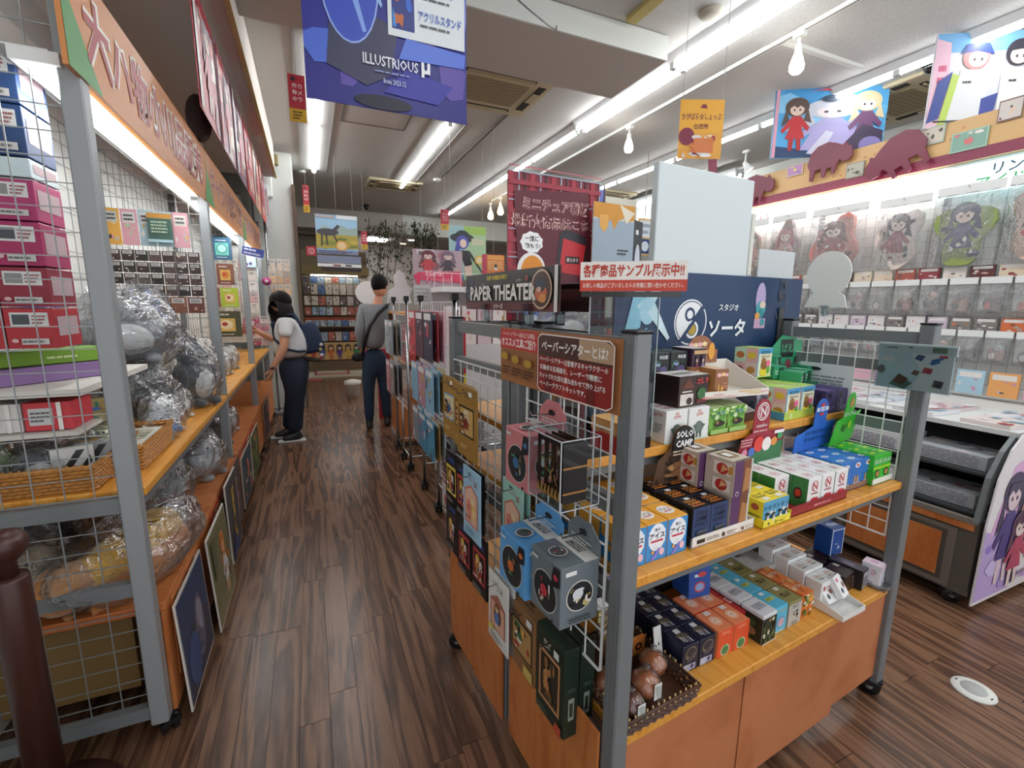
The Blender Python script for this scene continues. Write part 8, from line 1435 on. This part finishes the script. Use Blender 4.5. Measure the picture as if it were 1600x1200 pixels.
skin('shirt', {'a': ((-.195, 5.36, .88), (.165, .195)), 'b': ((-.205, 5.36, 1.02), (.16, .19)), 'c': ((-.245, 5.37, 1.2), (.15, .185)), 'd': ((-.245, 5.37, 1.295), (.085, .10)), 'r': ((-.235, 5.20, 1.265), .075), 'r2': ((-.25, 5.175, 1.11), .066), 'l': ((-.25, 5.54, 1.265), .075), 'l2': ((-.31, 5.56, 1.13), .064)},
     [('a', 'b'), ('b', 'c'), ('c', 'd'), ('c', 'r'), ('r', 'r2'), ('c', 'l'), ('l', 'l2')], 'tee', wm, 2, 'a')
skin('trousers', {'a': ((-.19, 5.36, .93), (.155, .185)), 'h': ((-.18, 5.36, .82), (.17, .20)), 'rk': ((-.20, 5.28, .46), .10), 'rt': ((-.19, 5.28, .66), .13), 'rf': ((-.225, 5.285, .09), .075), 'lt': ((-.20, 5.45, .66), .13), 'lk': ((-.23, 5.46, .46), .082), 'lf': ((-.31, 5.475, .09), .06)},
     [('a', 'h'), ('h', 'rt'), ('rt', 'rk'), ('rk', 'rf'), ('h', 'lt'), ('lt', 'lk'), ('lk', 'lf')], 'denim', wm, 2, 'h')
for nm, (x, y) in (('r', (-.225, 5.285)), ('l', (-.31, 5.475))):
    o = skin('shoe', {'h': ((x+.06, y, .05), (.042, .04)), 'm': ((x-.03, y-.01, .05), (.045, .036)), 't': ((x-.13, y-.02, .04), (.04, .026)), 'a': ((x+.03, y, .09), (.04, .04))}, [('a', 'h'), ('a', 'm'), ('h', 'm'), ('m', 't')], 'black', wm, 2, 'm')
    m = MB(); m.bbox(x-.17, y-.05, 0, x+.10, y+.035, .022, 'me4e4e2', .01); m.build('sole', o)
T = head_parts(wm, (-.29, 5.37, 1.455), .10, (-1, .15, -.25))
m = MB(); m.ell((.0, .02, .022), (.098, .108, .108), 'hair', 20, 14, T=T); m.build('hair', wm)
skin('hair', {'a': ((-.265, 5.37, 1.50), (.115, .115)), 'b': ((-.255, 5.35, 1.40), (.125, .12)), 'c': ((-.24, 5.32, 1.28), (.10, .11)), 'd': ((-.19, 5.30, 1.16), (.04, .07)), 'e': ((-.33, 5.27, 1.42), (.06, .04)), 'f': ((-.335, 5.25, 1.25), (.05, .03)), 'e2': ((-.30, 5.45, 1.42), (.03, .03)), 'f2': ((-.30, 5.46, 1.28), (.03, .02))}, [('a', 'b'), ('b', 'c'), ('c', 'd'), ('b', 'e'), ('e', 'f'), ('b', 'e2'), ('e2', 'f2')], 'hair', wm, 2, 'b')
m = MB(); m.lathe([(.034, -.012), (.034, .012)], 'black', 14, T=Matrix.Translation((-.383, 5.17, .815)) @ Matrix.Rotation(-.5, 4, 'Y')); m.build('wristwatch', wm)
# backpack
bp = thing('backpack', 'navy backpack with small side details worn by the long haired person', 'backpack', (0, 0, 0))
skin('bag_body', {'a': ((-.085, 5.37, 1.25), (.06, .10)), 'b': ((-.03, 5.37, 1.10), (.10, .15)), 'c': ((.0, 5.37, .93), (.10, .15))}, [('a', 'b'), ('b', 'c')], 'navy_cloth', bp, 2, 'b')
skin('bag_base', {'a': ((.0, 5.37, .89), (.096, .145)), 'b': ((-.01, 5.37, .84), (.085, .13))}, [('a', 'b')], 'm3a2f28', bp, 2, 'a')
for s_ in (-1, 1): m = MB(); m.path([(-.09, 5.37+s_*.07, 1.22), (-.16, 5.37+s_*.12, 1.345), (-.26, 5.37+s_*.13, 1.35), (-.365, 5.37+s_*.13, 1.25), (-.35, 5.37+s_*.16, 1.1), (-.25, 5.37+s_*.195, 1.0), (-.14, 5.37+s_*.17, .97), (-.07, 5.37+s_*.13, .97)], .014, 'navy_cloth', 6); m.build('shoulder_strap', bp)
for i, (z, k) in enumerate(((.98, 'c8c8b8'), (.93, 'b8a878'), (.87, 'e0d8d8'), (.84, 'b04848'))): m = MB(); m.ell((.085-.01*(i % 2), 5.27, z+.05), (.018, .014, .018), 'm'+k, 8, 6); m.build('charm', bp)
m = MB(); m.box(-.0, 0, 0, .11, .02, .16, 'c85068'); m.art((0, 0, 0), (1, 0, 0), (0, 0, 1), .11, .16, F(('r', .1, .6, .9, .9, 'e8e0e0'), ('e', .5, .35, .25, .2, 'e8b8c0'))); tag(m.build('held_pack', None, (-.665, 5.50, 1.15), 0, (0, .2, .2)), 'pink and white pack held in the long haired person\'s hand', 'package')
# --- man: back to us, grey top, strap, jeans
mn = thing('person', 'person in grey long sleeve top and jeans seen from behind at the grid stands', 'person', (0, 0, 0))
J = {'pel': ((.64, 5.50, .94), (.12, .10)), 'wai': ((.65, 5.50, 1.12), (.12, .09)), 'che': ((.69, 5.50, 1.32), (.14, .10)), 'nek': ((.72, 5.50, 1.50), (.05, .05)), 'hd': ((.73, 5.50, 1.57), (.05, .05)),
     'ls': ((.55, 5.49, 1.41), .05), 'le': ((.50, 5.44, 1.15), .042), 'lw': ((.52, 5.52, .93), .028), 'rs': ((.86, 5.51, 1.41), .05), 're': ((.93, 5.45, 1.16), .042), 'rw': ((.92, 5.62, 1.08), .028)}
E = [('pel', 'wai'), ('wai', 'che'), ('che', 'nek'), ('nek', 'hd'), ('che', 'ls'), ('ls', 'le'), ('le', 'lw'), ('che', 'rs'), ('rs', 're'), ('re', 'rw')]
hand_joints(J, E, (.52, 5.52, .93), 'lw', (.1, .2, -1), (.3, 1, .1), (1, .0, 0), 1, .4)
hand_joints(J, E, (.92, 5.62, 1.08), 'rw', (.1, 1, .1), (-.2, 0, 1), (0, .2, -1), 1, .5)
skin('body', J, E, 'skin', mn, 2, 'pel')
skin('grey_top', {'a': ((.645, 5.50, .93), (.165, .135)), 'b': ((.65, 5.50, 1.10), (.155, .125)), 'c': ((.70, 5.50, 1.34), (.17, .12)), 'd': ((.715, 5.50, 1.45), (.08, .075)), 'l': ((.545, 5.49, 1.405), .07), 'le': ((.495, 5.44, 1.15), .058), 'lw': ((.515, 5.515, .96), .042), 'r': ((.865, 5.51, 1.405), .07), 're': ((.935, 5.45, 1.16), .058), 'rw': ((.925, 5.60, 1.08), .042)},
     [('a', 'b'), ('b', 'c'), ('c', 'd'), ('c', 'l'), ('l', 'le'), ('le', 'lw'), ('c', 'r'), ('r', 're'), ('re', 'rw')], 'grey_knit', mn, 2, 'a')
skin('jeans', {'a': ((.65, 5.50, .98), (.135, .105)), 'h': ((.65, 5.50, .86), (.14, .11)), 'lt': ((.585, 5.49, .68), .092), 'lk': ((.57, 5.47, .48), .07), 'lf': ((.56, 5.46, .10), .055), 'rt': ((.74, 5.52, .68), .092), 'rk': ((.76, 5.53, .48), .07), 'rf': ((.78, 5.56, .10), .055)},
     [('a', 'h'), ('h', 'lt'), ('lt', 'lk'), ('lk', 'lf'), ('h', 'rt'), ('rt', 'rk'), ('rk', 'rf')], 'denim_light', mn, 2, 'h')
for x, y in ((.56, 5.46), (.78, 5.56)): skin('shoe', {'h': ((x, y-.06, .045), (.04, .038)), 'm': ((x, y+.03, .045), (.042, .036)), 't': ((x+.01, y+.14, .036), (.04, .028)), 'a': ((x, y-.02, .09), (.04, .04))}, [('a', 'h'), ('a', 'm'), ('h', 'm'), ('m', 't')], 'black', mn, 2, 'm')
T = head_parts(mn, (.745, 5.50, 1.655), .105, (.55, .8, -.25))
m = MB(); m.ell((.0, .022, .03), (.092, .106, .112), 'hair', 20, 14, T=T, wob=.03); m.build('hair', mn)
m = MB(); m.path([(.80, 5.40, 1.44), (.70, 5.365, 1.36), (.60, 5.37, 1.22), (.54, 5.39, 1.04), (.52, 5.45, .9)], .020, 'black', 6); m.path([(.80, 5.40, 1.44), (.84, 5.5, 1.47), (.78, 5.62, 1.40), (.6, 5.63, 1.2)], .020, 'black', 6)
t = thing('shoulder_bag', 'black shoulder bag strap slung diagonally over the grey top', 'bag', (0, 0, 0)); m.build('strap', t)
skin('bag_body', {'a': ((.47, 5.48, .92), (.05, .09)), 'b': ((.475, 5.48, .80), (.05, .09))}, [('a', 'b')], 'm1c1c20', t, 2, 'a')
